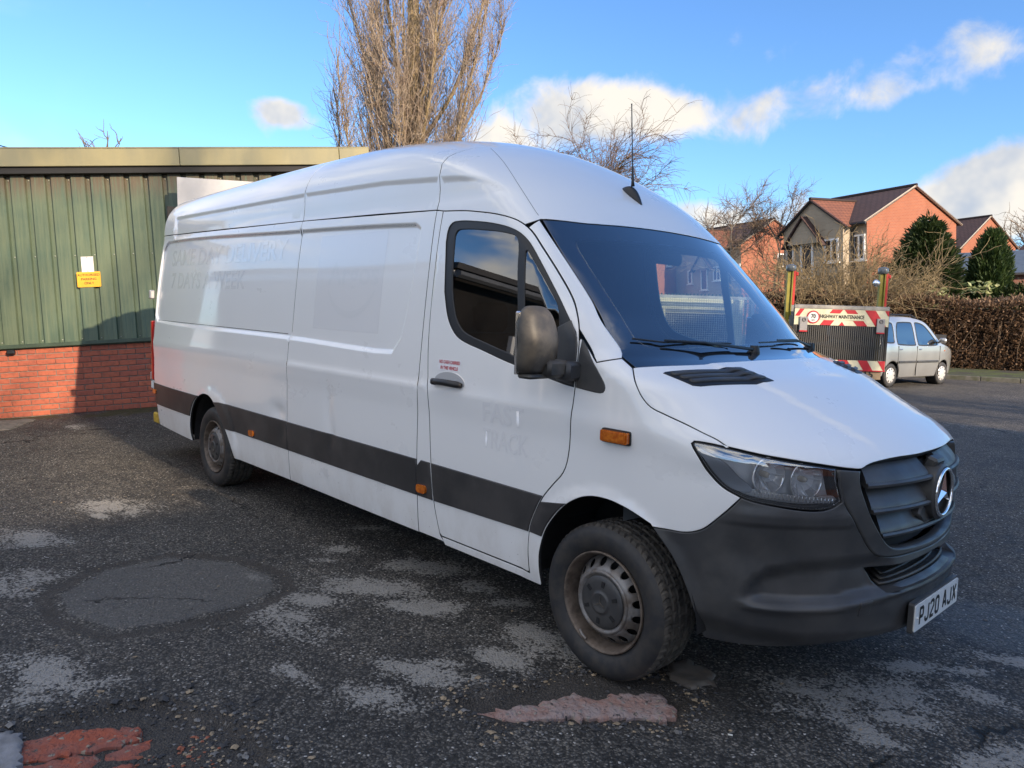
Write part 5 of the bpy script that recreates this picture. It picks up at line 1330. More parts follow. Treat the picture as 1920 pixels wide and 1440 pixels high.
b = MB(); b.box((0,0,0), (1.55,.03,.60), bev=.004); b.build('board_face', pmat('white_board', (.52,.51,.50), .5, var=.12, vscale=4), BD)
b = MB(); b.box((-.5,.17,0), (.05,.32,.05)); b.box((.5,.17,0), (.05,.32,.05)); b.build('board_bracket', DKGREEN, BD)
# overhead wire and the tip of a small tree behind the workshop
b = MB(); pts = [Vector((-15.6,-1.5,4.55)).lerp(Vector((-22.0,4.6,5.15)), t)+Vector((0,0,-.35*4*t*(1-t)*.4)) for t in np.linspace(-.3,1.2,20)]; b.tube(pts, .012, 5)
tag(b.build('overhead_wire', RUBBER), 'thin black overhead wire sagging behind the workshop roof', 'wire')

# ------------------------------------------------------------------ bare trees
def tubes(paths, n=3):
    """paths: list of (k,3) points and (k,) radii -> one mesh"""
    V = []; F = []; base = 0
    ang = np.arange(n)*2*math.pi/n; ca, sa = np.cos(ang), np.sin(ang)
    for P, R0 in paths:
        P = np.asarray(P, float); k = len(P); t = np.gradient(P, axis=0); t /= np.linalg.norm(t, axis=1)[:,None]+1e-9
        up = np.array([.31,.17,.93]) if abs(t[0,2]) < .9 else np.array([.95,.2,.1])
        a = np.cross(t, up); a /= np.linalg.norm(a, axis=1)[:,None]+1e-9; c = np.cross(t, a)
        ring = P[:,None]+(a[:,None]*ca[None,:,None]+c[:,None]*sa[None,:,None])*np.asarray(R0)[:,None,None]
        V.append(ring.reshape(-1,3)); i = np.arange(k-1)[:,None]*n; j = np.arange(n)[None]
        F.append(np.stack([base+i+j, base+i+(j+1)%n, base+i+n+(j+1)%n, base+i+n+j], -1).reshape(-1,4)); base += k*n
    return np.concatenate(V), np.concatenate(F)
def wiggle(p, d, L, k, r, wig, up=0.0, droop=0.0):
    """grow a wandering shoot"""
    P = [np.array(p, float)]; d = np.array(d, float); d /= np.linalg.norm(d); st = L/k
    for i in range(k):
        d = d+r.normal(0, wig, 3)+np.array([0,0,up])-np.array([0,0,droop*(i/k)]); d /= np.linalg.norm(d)
        P.append(P[-1]+d*st)
    return np.array(P)
def bark(name, a, b_, sc=14): return pmat(name, a, .9, col2=b_, vscale=sc, bump=.5, bscale=60, bdist=.01)
def tree_obj(label, group, loc, limbs, twigs, mt, mw, name='bare_tree', cat='tree'):
    t = thing(name, label, cat, loc, group=group)
    V, F = tubes(limbs, 7); mesh_obj('trunk', V, F, mt, t, True)
    V, F = tubes(twigs, 3); mesh_obj('crown', V, F, mw, t, True)
    return t
def poplar():
    r = np.random.default_rng(21); limbs = []; twigs = []; secs = []
    tr = np.array([(0,0,-.1),(.05,0,3),(.1,.05,6),(0,.15,9),(.1,.1,12),(.05,.05,15),(0,0,19)]); tr = catmull(tr, .6); limbs.append((tr, np.interp(tr[:,2], [0,6,12,19], [.50,.42,.26,.04])))
    lead = []
    for i in range(24):
        z0 = r.uniform(.5, 8.5); a = i*2.4+r.uniform(-.3,.3); p = [np.interp(z0, tr[:,2], tr[:,0]), np.interp(z0, tr[:,2], tr[:,1]), z0]
        L = r.uniform(7,11); lean = r.uniform(.25,.85)
        P = wiggle(p, (math.cos(a)*lean, math.sin(a)*lean, .8), L, 14, r, .06, .15); lead.append(P); limbs.append((P, np.linspace(r.uniform(.05,.11), .015, len(P))))
    lead.append(tr)
    for i in range(1150):
        P = lead[r.integers(len(lead))]; k = r.integers(1, len(P)-1); p = P[k]+r.normal(0,.04,3); out = np.array([p[0],p[1],0])+r.normal(0,.9,3)*[1,1,0]
        out /= np.linalg.norm(out)+1e-6; rad_ = math.hypot(p[0], p[1]); L = r.uniform(1.6,3.6)*(1 if rad_ < 2.3 else .7)
        e = r.uniform(.35,1.0)*max(.15, 1-rad_/3.6)
        Q = wiggle(p, (out[0]*e*1.5, out[1]*e*1.5, 1), L, 9, r, .14, .14); secs.append(Q); twigs.append((Q, np.linspace(r.uniform(.014,.026), .005, len(Q))))
    for i in range(10500):
        Q = secs[r.integers(len(secs))]; k = r.integers(1, len(Q)); p = Q[k]
        d = r.normal(0,.55,3)+[0,0,1.0]; P = wiggle(p, d, r.uniform(.5,1.35), 6, r, .26, .13); twigs.append((P, np.linspace(.0085,.004,len(P))))
    return tree_obj('tall upright bare poplar with dense vertical twigs behind the van', None, (-23.06,13.99,0), limbs, twigs, bark('poplar_bark', (.27,.205,.105), (.16,.12,.07)), bark('poplar_twig', (.37,.30,.225), (.27,.20,.155), 3), name='poplar_tree')
poplar()
def roundtree(label, loc, H, trunk_h, R0, seed, n2, n3, mt, mw, droop=0.0, tr_r=.16, flat=.75, name='bare_tree', upb=.05, tw=.010, group=None):
    r = np.random.default_rng(seed); limbs = []; twigs = []; mains = []; secs = []
    tr = wiggle((0,0,-.1), (0,0,1), H*.8, 10, r, .05); limbs.append((tr, np.linspace(tr_r, tr_r*.25, len(tr))))
    for i in range(11):
        k = r.integers(max(1, int(10*trunk_h/(H*.8))), len(tr)); a = i*2.4+r.uniform(-.4,.4)
        P = wiggle(tr[k], (math.cos(a), math.sin(a), r.uniform(.3,1.1)), R0*r.uniform(.7,1.15), 8, r, .14, upb); mains.append(P); limbs.append((P, np.linspace(tr_r*.42, tr_r*.10, len(P))))
    for i in range(n2):
        P = mains[r.integers(len(mains))]; k = r.integers(2, len(P)); d = (P[k]-P[k-1]); d = d/np.linalg.norm(d)+r.normal(0,.55,3)
        Q = wiggle(P[k], d, R0*r.uniform(.35,.7), 7, r, .16, upb*.6, droop*.5); secs.append(Q); twigs.append((Q, np.linspace(tw*2, tw*.7, len(Q))))
    for i in range(n3):
        Q = secs[r.integers(len(secs))]; k = r.integers(1, len(Q)); d = (Q[k]-Q[k-1]); d = d/np.linalg.norm(d)+r.normal(0,.6,3)
        P = wiggle(Q[k], d, R0*r.uniform(.14,.34), 5, r, .16, .02, droop); twigs.append((P, np.linspace(tw, tw*.45, len(P))))
    return tree_obj(label, group, loc, limbs, twigs, mt, mw, name)
B1, T1 = bark('birch_bark', (.34,.31,.27), (.16,.13,.10)), bark('birch_twig', (.20,.13,.085), (.13,.085,.06), 3)
B2, T2 = bark('grey_bark', (.20,.17,.14), (.11,.09,.07)), bark('brown_twig', (.22,.16,.11), (.14,.10,.075), 3)
roundtree('wide bare weeping tree showing above the van roof behind the aerial', (-15.8,16.7,0), 6.9, 4.3, 2.7, 4, 220, 3400, B2, T1, .34, .09, name='weeping_tree', tw=.0065)
roundtree('slender pale-barked bare tree in front of the left brick house', (-20.2,33.3,0), 8.0, 3.2, 2.6, 9, 120, 1500, B1, T2, .04, .09, tw=.009)
roundtree('thin bare tree with upswept twigs between the two brick houses', (-18.0,34.0,0), 8.0, 2.0, 2.2, 12, 120, 1500, B1, T2, .0, .08, upb=.15, tw=.009)
roundtree('leafless tree tip poking up behind the green workshop roof', (-23.3,2.6,0), 6.9, 3.5, 1.3, 31, 16, 60, B2, T2, .0, .10, upb=.16, tw=.012)
roundtree('faint bare tree far behind the right-hand brick houses', (-14.0,72.0,0), 12.5, 5, 3.5, 15, 80, 700, B2, T2, .0, .2, tw=.02)
roundtree('tall bare tree standing behind the added shade houses across the yard', (37.0,-1.2,0), 22.0, 13.0, 5.5, 41, 60, 420, B2, T2, .0, .16, tw=.020, upb=.1)
roundtree('third tall bare tree behind the added shade houses across the yard', (36.0,12.5,0), 17.5, 8.0, 4.5, 47, 110, 900, B2, T2, .0, .18, tw=.024, upb=.1)
roundtree('second tall bare tree behind the added shade houses across the yard', (40.0,-6.5,0), 18.5, 9.5, 4.5, 43, 80, 600, B2, T2, .0, .16, tw=.020, upb=.1)
def shrub(label, loc, R0, H, seed, n1, n2, mw):
    r = np.random.default_rng(seed); st = []; tw = []
    for i in range(n1):
        a = r.uniform(0,6.28); p = (r.normal(0,.25*R0), r.normal(0,.25*R0), 0); d = (math.cos(a)*r.uniform(.2,.9), math.sin(a)*r.uniform(.2,.9), 1)
        P = wiggle(p, d, H*r.uniform(.7,1.15), 9, r, .12, .0, .10); st.append(P); tw.append((P, np.linspace(.026,.006,len(P))))
    sec = []
    for i in range(n2):
        P = st[r.integers(len(st))]; k = r.integers(2, len(P)); d = (P[k]-P[k-1]); d = d/np.linalg.norm(d)+r.normal(0,.7,3)
        Q = wiggle(P[k], d, H*r.uniform(.15,.42), 6, r, .2, .03, .12); tw.append((Q, np.linspace(.010,.0045,len(Q)))); sec.append(Q)
    for i in range(n2*2):
        Q = sec[r.integers(len(sec))]; k = r.integers(1, len(Q)); d = (Q[k]-Q[k-1]); d = d/np.linalg.norm(d)+r.normal(0,.8,3)
        tw.append((wiggle(Q[k], d, H*r.uniform(.06,.18), 4, r, .2), np.linspace(.009,.005,5)))
    t = thing('bare_shrub', label, 'shrub', loc); V, F = tubes([x for x in tw[:n1]], 5); mesh_obj('stem', V, F, mw, t, True)
    V, F = tubes(tw[n1:], 3); mesh_obj('twigs', V, F, mw, t, True); return t
SHB = bark('olive_brown_twig', (.30,.225,.12), (.17,.13,.08), 2)
shrub('large tangled bare shrub in front of the tan house wall', (-9.75,22.6,0), 2.3, 3.7, 5, 80, 2600, SHB)
shrub('smaller bare bush by the fence below the lit gable', (-8.3,24.6,0), 1.3, 2.7, 6, 40, 900, SHB)

# ------------------------------------------------------------------ evergreens and hedge
def foliage(name, parent, pts, dirs, size, mat, r, per=4, wd=.28):
    """sprays of small pointed leaf blades"""
    n = len(pts); P = np.repeat(pts, per, 0); D = np.repeat(dirs, per, 0)+r.normal(0,.42,(n*per,3)); D /= np.linalg.norm(D, axis=1)[:,None]
    L = size*r.uniform(.6,1.3,(n*per,1)); S = np.cross(D, r.normal(0,1,(n*per,3))); S /= np.linalg.norm(S, axis=1)[:,None]+1e-9
    P = P+r.normal(0,size*.25,P.shape); w = L*wd
    N = np.cross(D, S)
    V = np.stack([P, P+D*L*.45+S*w*.5+N*w*.12, P+D*L, P+D*L*.45-S*w*.5+N*w*.12], 1).reshape(-1,3)
    F = np.arange(n*per*4).reshape(-1,4)
    return mesh_obj(name, V, F, mat, parent, False, kind=None)
def leaf_mat(name, a, b_, tr=.25, rough=.6):
    m = bpy.data.materials.new(name); m.use_nodes = True; T = NT(m.node_tree); bs = T.n['Principled BSDF']
    g = T.new('ShaderNodeNewGeometry'); c = T.mix(g.outputs['Random Per Island'], a, b_); T.put(bs.inputs['Base Color'], c); bs.inputs['Roughness'].default_value = rough
    tl = T.new('ShaderNodeBsdfTranslucent'); T.put(tl.inputs[0], c); mx = T.new('ShaderNodeMixShader'); mx.inputs[0].default_value = tr
    T.l.new(bs.outputs[0], mx.inputs[1]); T.l.new(tl.outputs[0], mx.inputs[2]); T.l.new(mx.outputs[0], T.n['Material Output'].inputs[0]); return m
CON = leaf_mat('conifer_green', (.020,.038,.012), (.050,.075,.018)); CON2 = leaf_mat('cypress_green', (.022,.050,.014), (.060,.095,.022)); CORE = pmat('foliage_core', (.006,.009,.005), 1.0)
def conifer(label, loc, H, R0, prof, seed, n, mat, size, upness, name='conifer'):
    r = np.random.default_rng(seed); t = thing(name, label, 'conifer', loc)
    b = MB(); b.tube([(0,0,-.1),(0,0,H*.5),(0,0,H*.9)], [.16,.10,.03], 8); b.build('trunk', B2, t)
    z = r.uniform(.02, 1, n*2); a = r.uniform(0, 6.28, n*2); lump = .82+.36*vnoise(a*2.2+9, z*7, seed)
    rad_ = np.interp(z, prof[0], prof[1])*R0*lump; keep = r.random(n*2) < np.interp(z, prof[0], prof[1])+.1
    z, a, rad_ = z[keep], a[keep], rad_[keep]; q = r.uniform(.45,1.02,len(z))**.6
    P = np.c_[np.cos(a)*rad_*q, np.sin(a)*rad_*q, z*H]
    D = np.c_[np.cos(a), np.sin(a), np.full(len(z), upness)]
    foliage('crown', t, P, D, size, mat, r, 6, .26)
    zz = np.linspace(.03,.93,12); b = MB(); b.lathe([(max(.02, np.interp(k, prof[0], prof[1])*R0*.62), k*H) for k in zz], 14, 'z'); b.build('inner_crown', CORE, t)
    return t
PR1 = ([0,.06,.25,.45,.7,.85,.95,1],[.35,.75,1.0,.97,.72,.47,.25,.05]); PR2 = ([0,.1,.4,.7,.85,.95,1],[.7,.9,1.0,.82,.6,.35,.08])
conifer('broad dark green conifer in front of the sunlit brick gable', (-8.9,29.3,0), 5.5, 1.35, PR1, 2, 2600, CON, .33, .75)
conifer('narrow columnar cypress beside the low slate-roofed building', (-7.1,31.2,0), 5.2, .80, PR2, 3, 2400, CON2, .22, 1.6, 'cypress')
conifer('dark rounded evergreen bush at the foot of the cypress', (-6.0,31.6,0), 3.1, 1.9, ([0,.3,.6,.85,1],[.9,1,.92,.6,.1]), 8, 1300, CON, .24, .6, 'evergreen_bush')
conifer('low dark evergreen shrub between the conifer and the beech hedge', (-8.2,29.0,0), 2.2, 1.3, ([0,.3,.6,.85,1],[.9,1,.92,.6,.1]), 9, 500, CON, .24, .6, 'evergreen_bush')
HD = thing('beech_hedge', 'clipped beech hedge with brown winter leaves along the kerb', 'hedge')
r = np.random.default_rng(8); h0, h1 = np.array([-11.2,20.6]), np.array([3.2,30.0]); hd = (h1-h0); HL = np.linalg.norm(hd); hd /= HL; hn = np.array([hd[1], -hd[0]])
HH, HW = 2.12, 1.1
n = 26000; s = r.uniform(0, HL, n); face = r.random(n); u = np.where(face < .64, HW/2*1.0+r.normal(0,.05,n), r.uniform(-HW/2, HW/2, n)); z = np.where(face < .64, r.uniform(.05, HH, n), HH+.03+np.abs(r.normal(0,.10,n))+.05*np.sin(s*1.7))
bul = .10*(vnoise(s*.9, z*1.3, 4)-.5)*2; u = u+np.where(face < .64, bul, 0); z = np.where(face >= .64, z+bul*.6, z)
P = np.c_[h0[0]+hd[0]*s+hn[0]*u, h0[1]+hd[1]*s+hn[1]*u, z]; D = np.where((face < .64)[:,None], np.array([[hn[0],hn[1],.2]]), np.array([[0,0,1.]]))
foliage('leaves', HD, P, D, .11, leaf_mat('dry_beech_leaf', (.055,.036,.027), (.30,.19,.115), .3, .7), r, 2, .55)
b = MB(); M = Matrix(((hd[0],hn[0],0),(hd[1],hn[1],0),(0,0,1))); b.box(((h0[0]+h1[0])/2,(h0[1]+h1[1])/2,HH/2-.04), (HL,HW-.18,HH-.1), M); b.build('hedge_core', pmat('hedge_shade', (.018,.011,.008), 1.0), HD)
tw = []
for i in range(420):
    s_ = r.uniform(0, HL); p = np.array([h0[0]+hd[0]*s_+hn[0]*r.uniform(.2,.55), h0[1]+hd[1]*s_+hn[1]*r.uniform(.2,.55), 0]); tw.append((wiggle(p, (r.normal(0,.15), r.normal(0,.15), 1), r.uniform(.8,2.2), 6, r, .12), np.linspace(.014,.006,7)))
V, F = tubes(tw, 3); mesh_obj('stems', V, F, T2, HD, True)
# pale-leaved plants looking over the hedge
LV = leaf_mat('pale_glossy_leaf', (.20,.25,.08), (.42,.42,.20), .3, .35)
for i, (x, y, zt) in enumerate(((-7.3,25.6,2.75),(-6.2,27.2,2.95),(-7.6,25.0,2.45))):
    t = thing('leafy_shrub', ('small pale-leaved shrub peeping over the hedge near the big conifer','taller pale-leaved shrub rising over the hedge beside the cypress','low pale-leaved shrub tip over the hedge end near the bare bush')[i], 'shrub', (x,y,0))
    b = MB(); b.tube([(0,0,0),(.05,0,zt*.6),(.1,.05,zt)], [.03,.02,.01], 6); b.build('stem', B2, t)
    k = 36; P = np.c_[r.normal(0,.28,k), r.normal(0,.28,k), r.uniform(zt-.45,zt,k)]; D = np.c_[r.normal(0,1,(k,2)), r.uniform(.0,.6,k)]; foliage('leaves', t, P, D/np.linalg.norm(D,axis=1)[:,None], .20, LV, r, 2, .5)
# verge and kerb in front of the hedge
ka, kb = np.array([-12.5,16.2]), np.array([3.0,22.9]); kd = (kb-ka)/np.linalg.norm(kb-ka); kl = np.linalg.norm(kb-ka); kn = np.array([kd[1], -kd[0]]); 
KM = Matrix(((kd[0],kn[0],0),(kd[1],kn[1],0),(0,0,1))); 
VERGE = bpy.data.materials.new('mossy_verge'); VERGE.use_nodes = True; T = NT(VERGE.node_tree); oc = T.coord('Object')
T.put(T.n['Principled BSDF'].inputs['Base Color'], T.mix(T.ramp(T.noise(oc, 1.5, 6, .65), .40, .62), (.035,.034,.030), (.060,.085,.018))); T.n['Principled BSDF'].inputs['Roughness'].default_value = .95; T.put(T.n['Principled BSDF'].inputs['Normal'], T.bump(T.noise(oc, 30, 5, .6), .8, .03))
b = MB(); c_ = (ka+kb)/2-kn*4.6; b.box((*c_, .035), (kl,9.0,.13), KM); o = b.build('verge', VERGE); o['kind'] = 'structure'
KM_ = pmat('old_kerb_stone', (.11,.105,.095), .85, col2=(.06,.065,.04), vscale=6, bump=.4, bscale=40, bdist=.006)
KB = bpy.data.objects.new('kerb', None); COL.objects.link(KB); KB['kind'] = 'structure'
for i in range(int(kl/.915)):
    p = ka+kd*(i+.5)*.915-kn*.03; b = MB(); b.box((*p, .045), (.905,.13,.15), KM, bev=.015); b.build('kerb_stone', KM_, KB)
# green palisade fence
FE = thing('palisade_fence', 'green steel palisade fence running behind the shrubs', 'fence')
fa, fb = np.array([-24.0,20.5]), np.array([-3.0,32.0]); fd = (fb-fa)/np.linalg.norm(fb-fa); fl_ = np.linalg.norm(fb-fa); FM = Matrix(((fd[0],-fd[1],0),(fd[1],fd[0],0),(0,0,1)))
FG = pmat('green_steel_fence', (.045,.085,.065), .5, var=.3)
b = MB()
for i in range(int(fl_/.155)):
    p = fa+fd*i*.155; b.box((*p,1.25), (.068,.012,2.4), FM)
b.build('pales', FG, FE, kind='stuff')
for z in (.5, 2.1): b = MB(); b.box((*((fa+fb)/2-np.array([-fd[1],fd[0]])*-.03), z), (fl_,.05,.05), FM); b.build('rail', FG, FE)
for i in range(int(fl_/2.75)+1):
    p = fa+fd*i*2.75+np.array([-fd[1],fd[0]])*.08; b = MB(); b.box((*p,1.2), (.1,.06,2.5), FM); b.build('post', FG, FE)

# ------------------------------------------------------------------ houses
def wall_mat(name, a, b_, mort, sc=1.0):
    m = bpy.data.materials.new(name); m.use_nodes = True; T = NT(m.node_tree); bs = T.n['Principled BSDF']; uvn = T.new('ShaderNodeUVMap')
    br = T.new('ShaderNodeTexBrick'); T.put(br.inputs['Vector'], uvn.outputs[0]); br.inputs['Scale'].default_value = 1.0
    for k, v in (('Color1',a),('Color2',b_),('Mortar',mort)): br.inputs[k].default_value = (*v,1)
    br.inputs['Brick Width'].default_value = .225; br.inputs['Row Height'].default_value = .075; br.inputs['Mortar Size'].default_value = .008
    c = T.mix(T.ramp(T.noise(T.coord('Object'), .8, 5), .3, .7, 0, .35), br.outputs['Color'], tuple(x*.7 for x in a))
    T.put(bs.inputs['Base Color'], c); bs.inputs['Roughness'].default_value = .9
    T.put(bs.inputs['Normal'], T.bump(br.outputs['Fac'], -.4, .01)); return m
HBRK = wall_mat('orange_red_house_brick', (.33,.108,.055), (.28,.088,.048), (.31,.17,.115)); TANB = wall_mat('tan_house_brick', (.40,.33,.245), (.35,.285,.21), (.38,.33,.27)); DBR = wall_mat('dark_red_house_brick', (.17,.065,.045), (.13,.05,.04), (.18,.12,.10))
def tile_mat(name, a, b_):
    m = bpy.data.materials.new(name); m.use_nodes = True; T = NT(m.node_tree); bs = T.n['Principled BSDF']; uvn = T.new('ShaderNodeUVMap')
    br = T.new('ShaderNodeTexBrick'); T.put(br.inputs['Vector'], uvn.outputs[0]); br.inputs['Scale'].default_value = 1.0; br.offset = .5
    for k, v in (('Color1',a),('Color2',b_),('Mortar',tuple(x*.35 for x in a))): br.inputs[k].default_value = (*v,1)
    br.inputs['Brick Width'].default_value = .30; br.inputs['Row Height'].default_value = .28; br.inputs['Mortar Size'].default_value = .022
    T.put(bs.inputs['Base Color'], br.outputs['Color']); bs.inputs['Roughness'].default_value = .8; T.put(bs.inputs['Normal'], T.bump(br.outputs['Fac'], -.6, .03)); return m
TILE = tile_mat('shade_dark_roof_tile', (.075,.042,.038), (.060,.034,.032)); TILE2 = tile_mat('sun_red_roof_tile', (.215,.080,.045), (.165,.062,.038))  # shade is put into the main roof colour, sunlight into the wing roof's
UPVC = pmat('white_upvc', (.78,.78,.78), .35); PANE = pmat('house_window_glass', (.03,.035,.045), .06, coat=1.0, var=.5, vscale=.7); BARGE = pmat('pale_mortar_verge', (.45,.38,.30), .8); GUT = pmat('black_gutter', (.02,.02,.022), .5)
CURT = pmat('net_curtain', (.30,.31,.32), .8)
def quad_uv(name, pts, mat, parent, th=0.0, flip=False):
    """planar polygon with metric uv; th > 0 gives it thickness"""
    P = [Vector(p) for p in pts]; u = (P[1]-P[0]).normalized(); n = u.cross(P[2]-P[0]).normalized(); v = n.cross(u)
    k = len(P); V = list(P); F = [tuple(range(k))]
    if th: V += [p-n*th for p in P]; F += [tuple(range(k, 2*k))[::-1]]+[(i, k+i, k+(i+1)%k, (i+1)%k) for i in range(k)]
    o = mesh_obj(name, V, F, mat, parent, False); uvl = o.data.uv_layers.new(name='UVMap')
    for lp in o.data.loops: q = o.data.vertices[lp.vertex_index].co-P[0]; uvl.data[lp.index].uv = (q.dot(u)+50, q.dot(v)+50)
    return o
def window(parent, c, ux, w, h, n, panes=2):
    """frame with panes: c centre, ux along the wall, n outwards"""
    c, ux, n = Vector(c), Vector(ux), Vector(n); up = Vector((0,0,1)); M = Matrix((ux, n, up)).transposed()
    f = MB(); t = .09
    f.box(c+n*.03+up*(h/2-t/2), (w,.10,t), M); f.box(c+n*.03-up*(h/2-t/2), (w,.10,t), M)
    for s_ in (-1,1): f.box(c+n*.03+ux*s_*(w/2-t/2), (t,.098,h-2*t), M)
    for i in range(1, panes): f.box(c+n*.03+ux*(w*(i/panes-.5)), (t*.8,.096,h-2*t), M)
    fo = f.build('window', UPVC, parent)
    for i in range(panes):
        g = MB(); g.box(c+n*.012+ux*(w*((i+.5)/panes-.5)), (w/panes-t,.012,h-2*t), M); g.build('pane', PANE, fo)
    s = MB(); s.box(c+n*.08-up*(h/2+.04), (w+.16,.16,.06), M); s.build('sill', UPVC, fo)
GV = Vector((-.058,-.054,.997)).normalized()
def house_frame(loc, az):
    x = Vector((math.cos(az), math.sin(az), 0)); x = (x-GV*x.dot(GV)).normalized(); y = GV.cross(x)
    return Matrix(((x.x,y.x,GV.x,loc[0]),(x.y,y.y,GV.y,loc[1]),(x.z,y.z,GV.z,loc[2]),(0,0,0,1)))
def house(label, loc, az, gw=7.9, dp=7.6, eh=6.4, rh=8.75, wing=(1.3,5.4,.7), wh=8.3, wins=True, zb=-1.5, group=None, gable_win=True):
    """local x runs along the gable end, local y along the long side; gable faces local -y ... built so that the gable lies at y = 0"""
    h = thing('brick_house', label, 'house', group=group); h.matrix_world = house_frame(loc, az)
    quad_uv('gable_wall', [(0,0,zb),(gw,0,zb),(gw,0,eh),(gw/2,0,rh),(0,0,eh)], HBRK, h)
    w0, w1, pj = wing
    quad_uv('side_wall', [(0,dp,2.9),(0,0,2.9),(0,0,eh),(0,dp,eh)], TANB, h); quad_uv('side_wall', [(0.0,dp,zb),(0.0,0,zb),(0,0,2.9),(0,dp,2.9)], DBR, h)
    quad_uv('back_wall', [(gw,0,zb),(gw,dp,zb),(gw,dp,eh),(gw,0,eh)], HBRK, h); quad_uv('gable_wall', [(gw,dp,zb),(0,dp,zb),(0,dp,eh),(gw/2,dp,rh),(gw,dp,eh)], HBRK, h)
    wm = (w0+w1)/2
    quad_uv('wing_wall', [(-pj,w1,2.9),(-pj,w0,2.9),(-pj,w0,eh-.1),(-pj,wm,wh),(-pj,w1,eh-.1)], TANB, h); quad_uv('wing_wall', [(-pj,w1,zb),(-pj,w0,zb),(-pj,w0,2.9),(-pj,w1,2.9)], DBR, h)
    quad_uv('wing_wall', [(-pj,w0,zb),(0,w0,zb),(0,w0,eh-.1),(-pj,w0,eh-.1)], TANB, h); quad_uv('wing_wall', [(0,w1,zb),(-pj,w1,zb),(-pj,w1,eh-.1),(0,w1,eh-.1)], TANB, h)
    ov = .16; sl = (rh-eh)/(gw/2); e = .35
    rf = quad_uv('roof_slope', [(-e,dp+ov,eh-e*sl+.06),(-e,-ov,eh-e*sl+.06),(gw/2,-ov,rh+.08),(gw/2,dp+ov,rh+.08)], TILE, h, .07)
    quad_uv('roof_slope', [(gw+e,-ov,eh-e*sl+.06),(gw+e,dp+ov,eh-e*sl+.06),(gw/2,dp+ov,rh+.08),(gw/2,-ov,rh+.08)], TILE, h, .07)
    xr = (wh-eh)/sl; ws = (wh-eh+.1)/(w1-wm); f_ = .28
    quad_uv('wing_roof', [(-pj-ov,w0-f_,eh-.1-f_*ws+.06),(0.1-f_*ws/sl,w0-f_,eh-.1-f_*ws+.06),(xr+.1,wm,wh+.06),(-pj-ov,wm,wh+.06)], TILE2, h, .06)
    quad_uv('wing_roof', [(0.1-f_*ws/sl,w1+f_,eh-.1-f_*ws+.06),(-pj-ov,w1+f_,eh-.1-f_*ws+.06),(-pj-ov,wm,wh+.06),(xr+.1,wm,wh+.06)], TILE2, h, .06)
    for a, c_ in (((-e,-.10,eh-e*sl+.02),(gw/2,-.10,rh+.05)), ((gw+e,-.10,eh-e*sl+.02),(gw/2,-.10,rh+.05))):
        b = MB(); b.tube([a, c_], .065, 6); b.build('verge', BARGE, h)
    for a, c_ in (((-pj-.1,w0-f_,eh-.1-f_*ws),(-pj-.1,wm,wh)), ((-pj-.1,w1+f_,eh-.1-f_*ws),(-pj-.1,wm,wh))):
        b = MB(); b.tube([a, c_], .07, 6); b.build('bargeboard', GUT, h)
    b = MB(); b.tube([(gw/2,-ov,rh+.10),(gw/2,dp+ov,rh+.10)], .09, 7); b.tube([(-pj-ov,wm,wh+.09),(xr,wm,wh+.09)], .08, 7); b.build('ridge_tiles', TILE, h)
    b = MB(); b.tube([(-e,-ov,eh-e*sl-.02),(-e,w0,eh-e*sl-.02)], .06, 6); b.tube([(-.08,w0-.12,eh-.3),(-.08,w0-.12,zb)], .05, 6); b.build('rainwater_pipe', GUT, h)
    if wins:
        L = (-1,0,0)
        for y_, z_, w, hh, p in ((.40,5.10,.66,1.25,2),(.40,2.0,.66,1.15,2)): window(h, (0,y_,z_), (0,-1,0), w, hh, L, p)
        for y_, z_, w, hh, p in ((w0+.62,5.05,.80,1.15,2),(w1-.42,4.95,.5,1.15,1),(w0+2.05,4.65,.75,1.75,1),(w0+.62,1.9,.9,1.1,2),(w1-.45,1.9,.6,1.1,1)): window(h, (-pj,y_,z_), (0,-1,0), w, hh, L, p)
        # little porch gable over the tall window
        pm = w0+2.05
        quad_uv('porch_gable', [(-pj-.35,pm+1.0,5.5),(-pj-.35,pm-1.0,5.5),(-pj-.35,pm,6.75)], TANB, h)
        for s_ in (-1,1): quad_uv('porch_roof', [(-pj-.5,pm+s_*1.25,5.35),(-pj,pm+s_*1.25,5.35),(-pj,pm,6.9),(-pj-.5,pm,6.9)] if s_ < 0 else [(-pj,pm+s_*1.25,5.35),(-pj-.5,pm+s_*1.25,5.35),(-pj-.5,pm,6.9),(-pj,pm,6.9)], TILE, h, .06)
    if gable_win:
        window(h, (gw*.60,0,5.95), (1,0,0), .85, 1.1, (0,-1,0), 1)
        for x_ in (gw*.50,gw*.70):
            b = MB(); b.lathe([(.0001,-.10),(.10,-.09),(.11,.0)], 12, 'y', (x_,0,6.15)); b.build('flue_terminal', GUT, h)
    return h
AZ = math.atan2(7.74,1.61)
G1 = 'brick houses beyond the hedge'
house('large brick house with a sunlit gable behind the broad conifer', (-12.9,34.4,0), AZ, dp=4.6, eh=6.4, rh=8.1, wing=(.8,4.3,.7), wh=7.65, group=G1)
house('brick house with lit gable partly hidden by the van and bare trees', (-29.6,51.6,0), AZ, eh=7.3, rh=9.25, wh=8.7, group=G1)
house('smaller brick house gable behind the cypress, half in shadow', (-15.9,59.0,0), AZ, eh=7.1, rh=9.35, wh=8.8, group=G1, gable_win=False)
house('brick house mostly out of view at the far end past the cypress', (-5.5,58.5,0), AZ, eh=6.4, rh=8.6, wh=8.2, group=G1)
house('distant dark-roofed house seen through the van windscreen', (-36.0,47.0,0), AZ+.35, eh=4.6, rh=7.0, wh=6.6, group=G1)
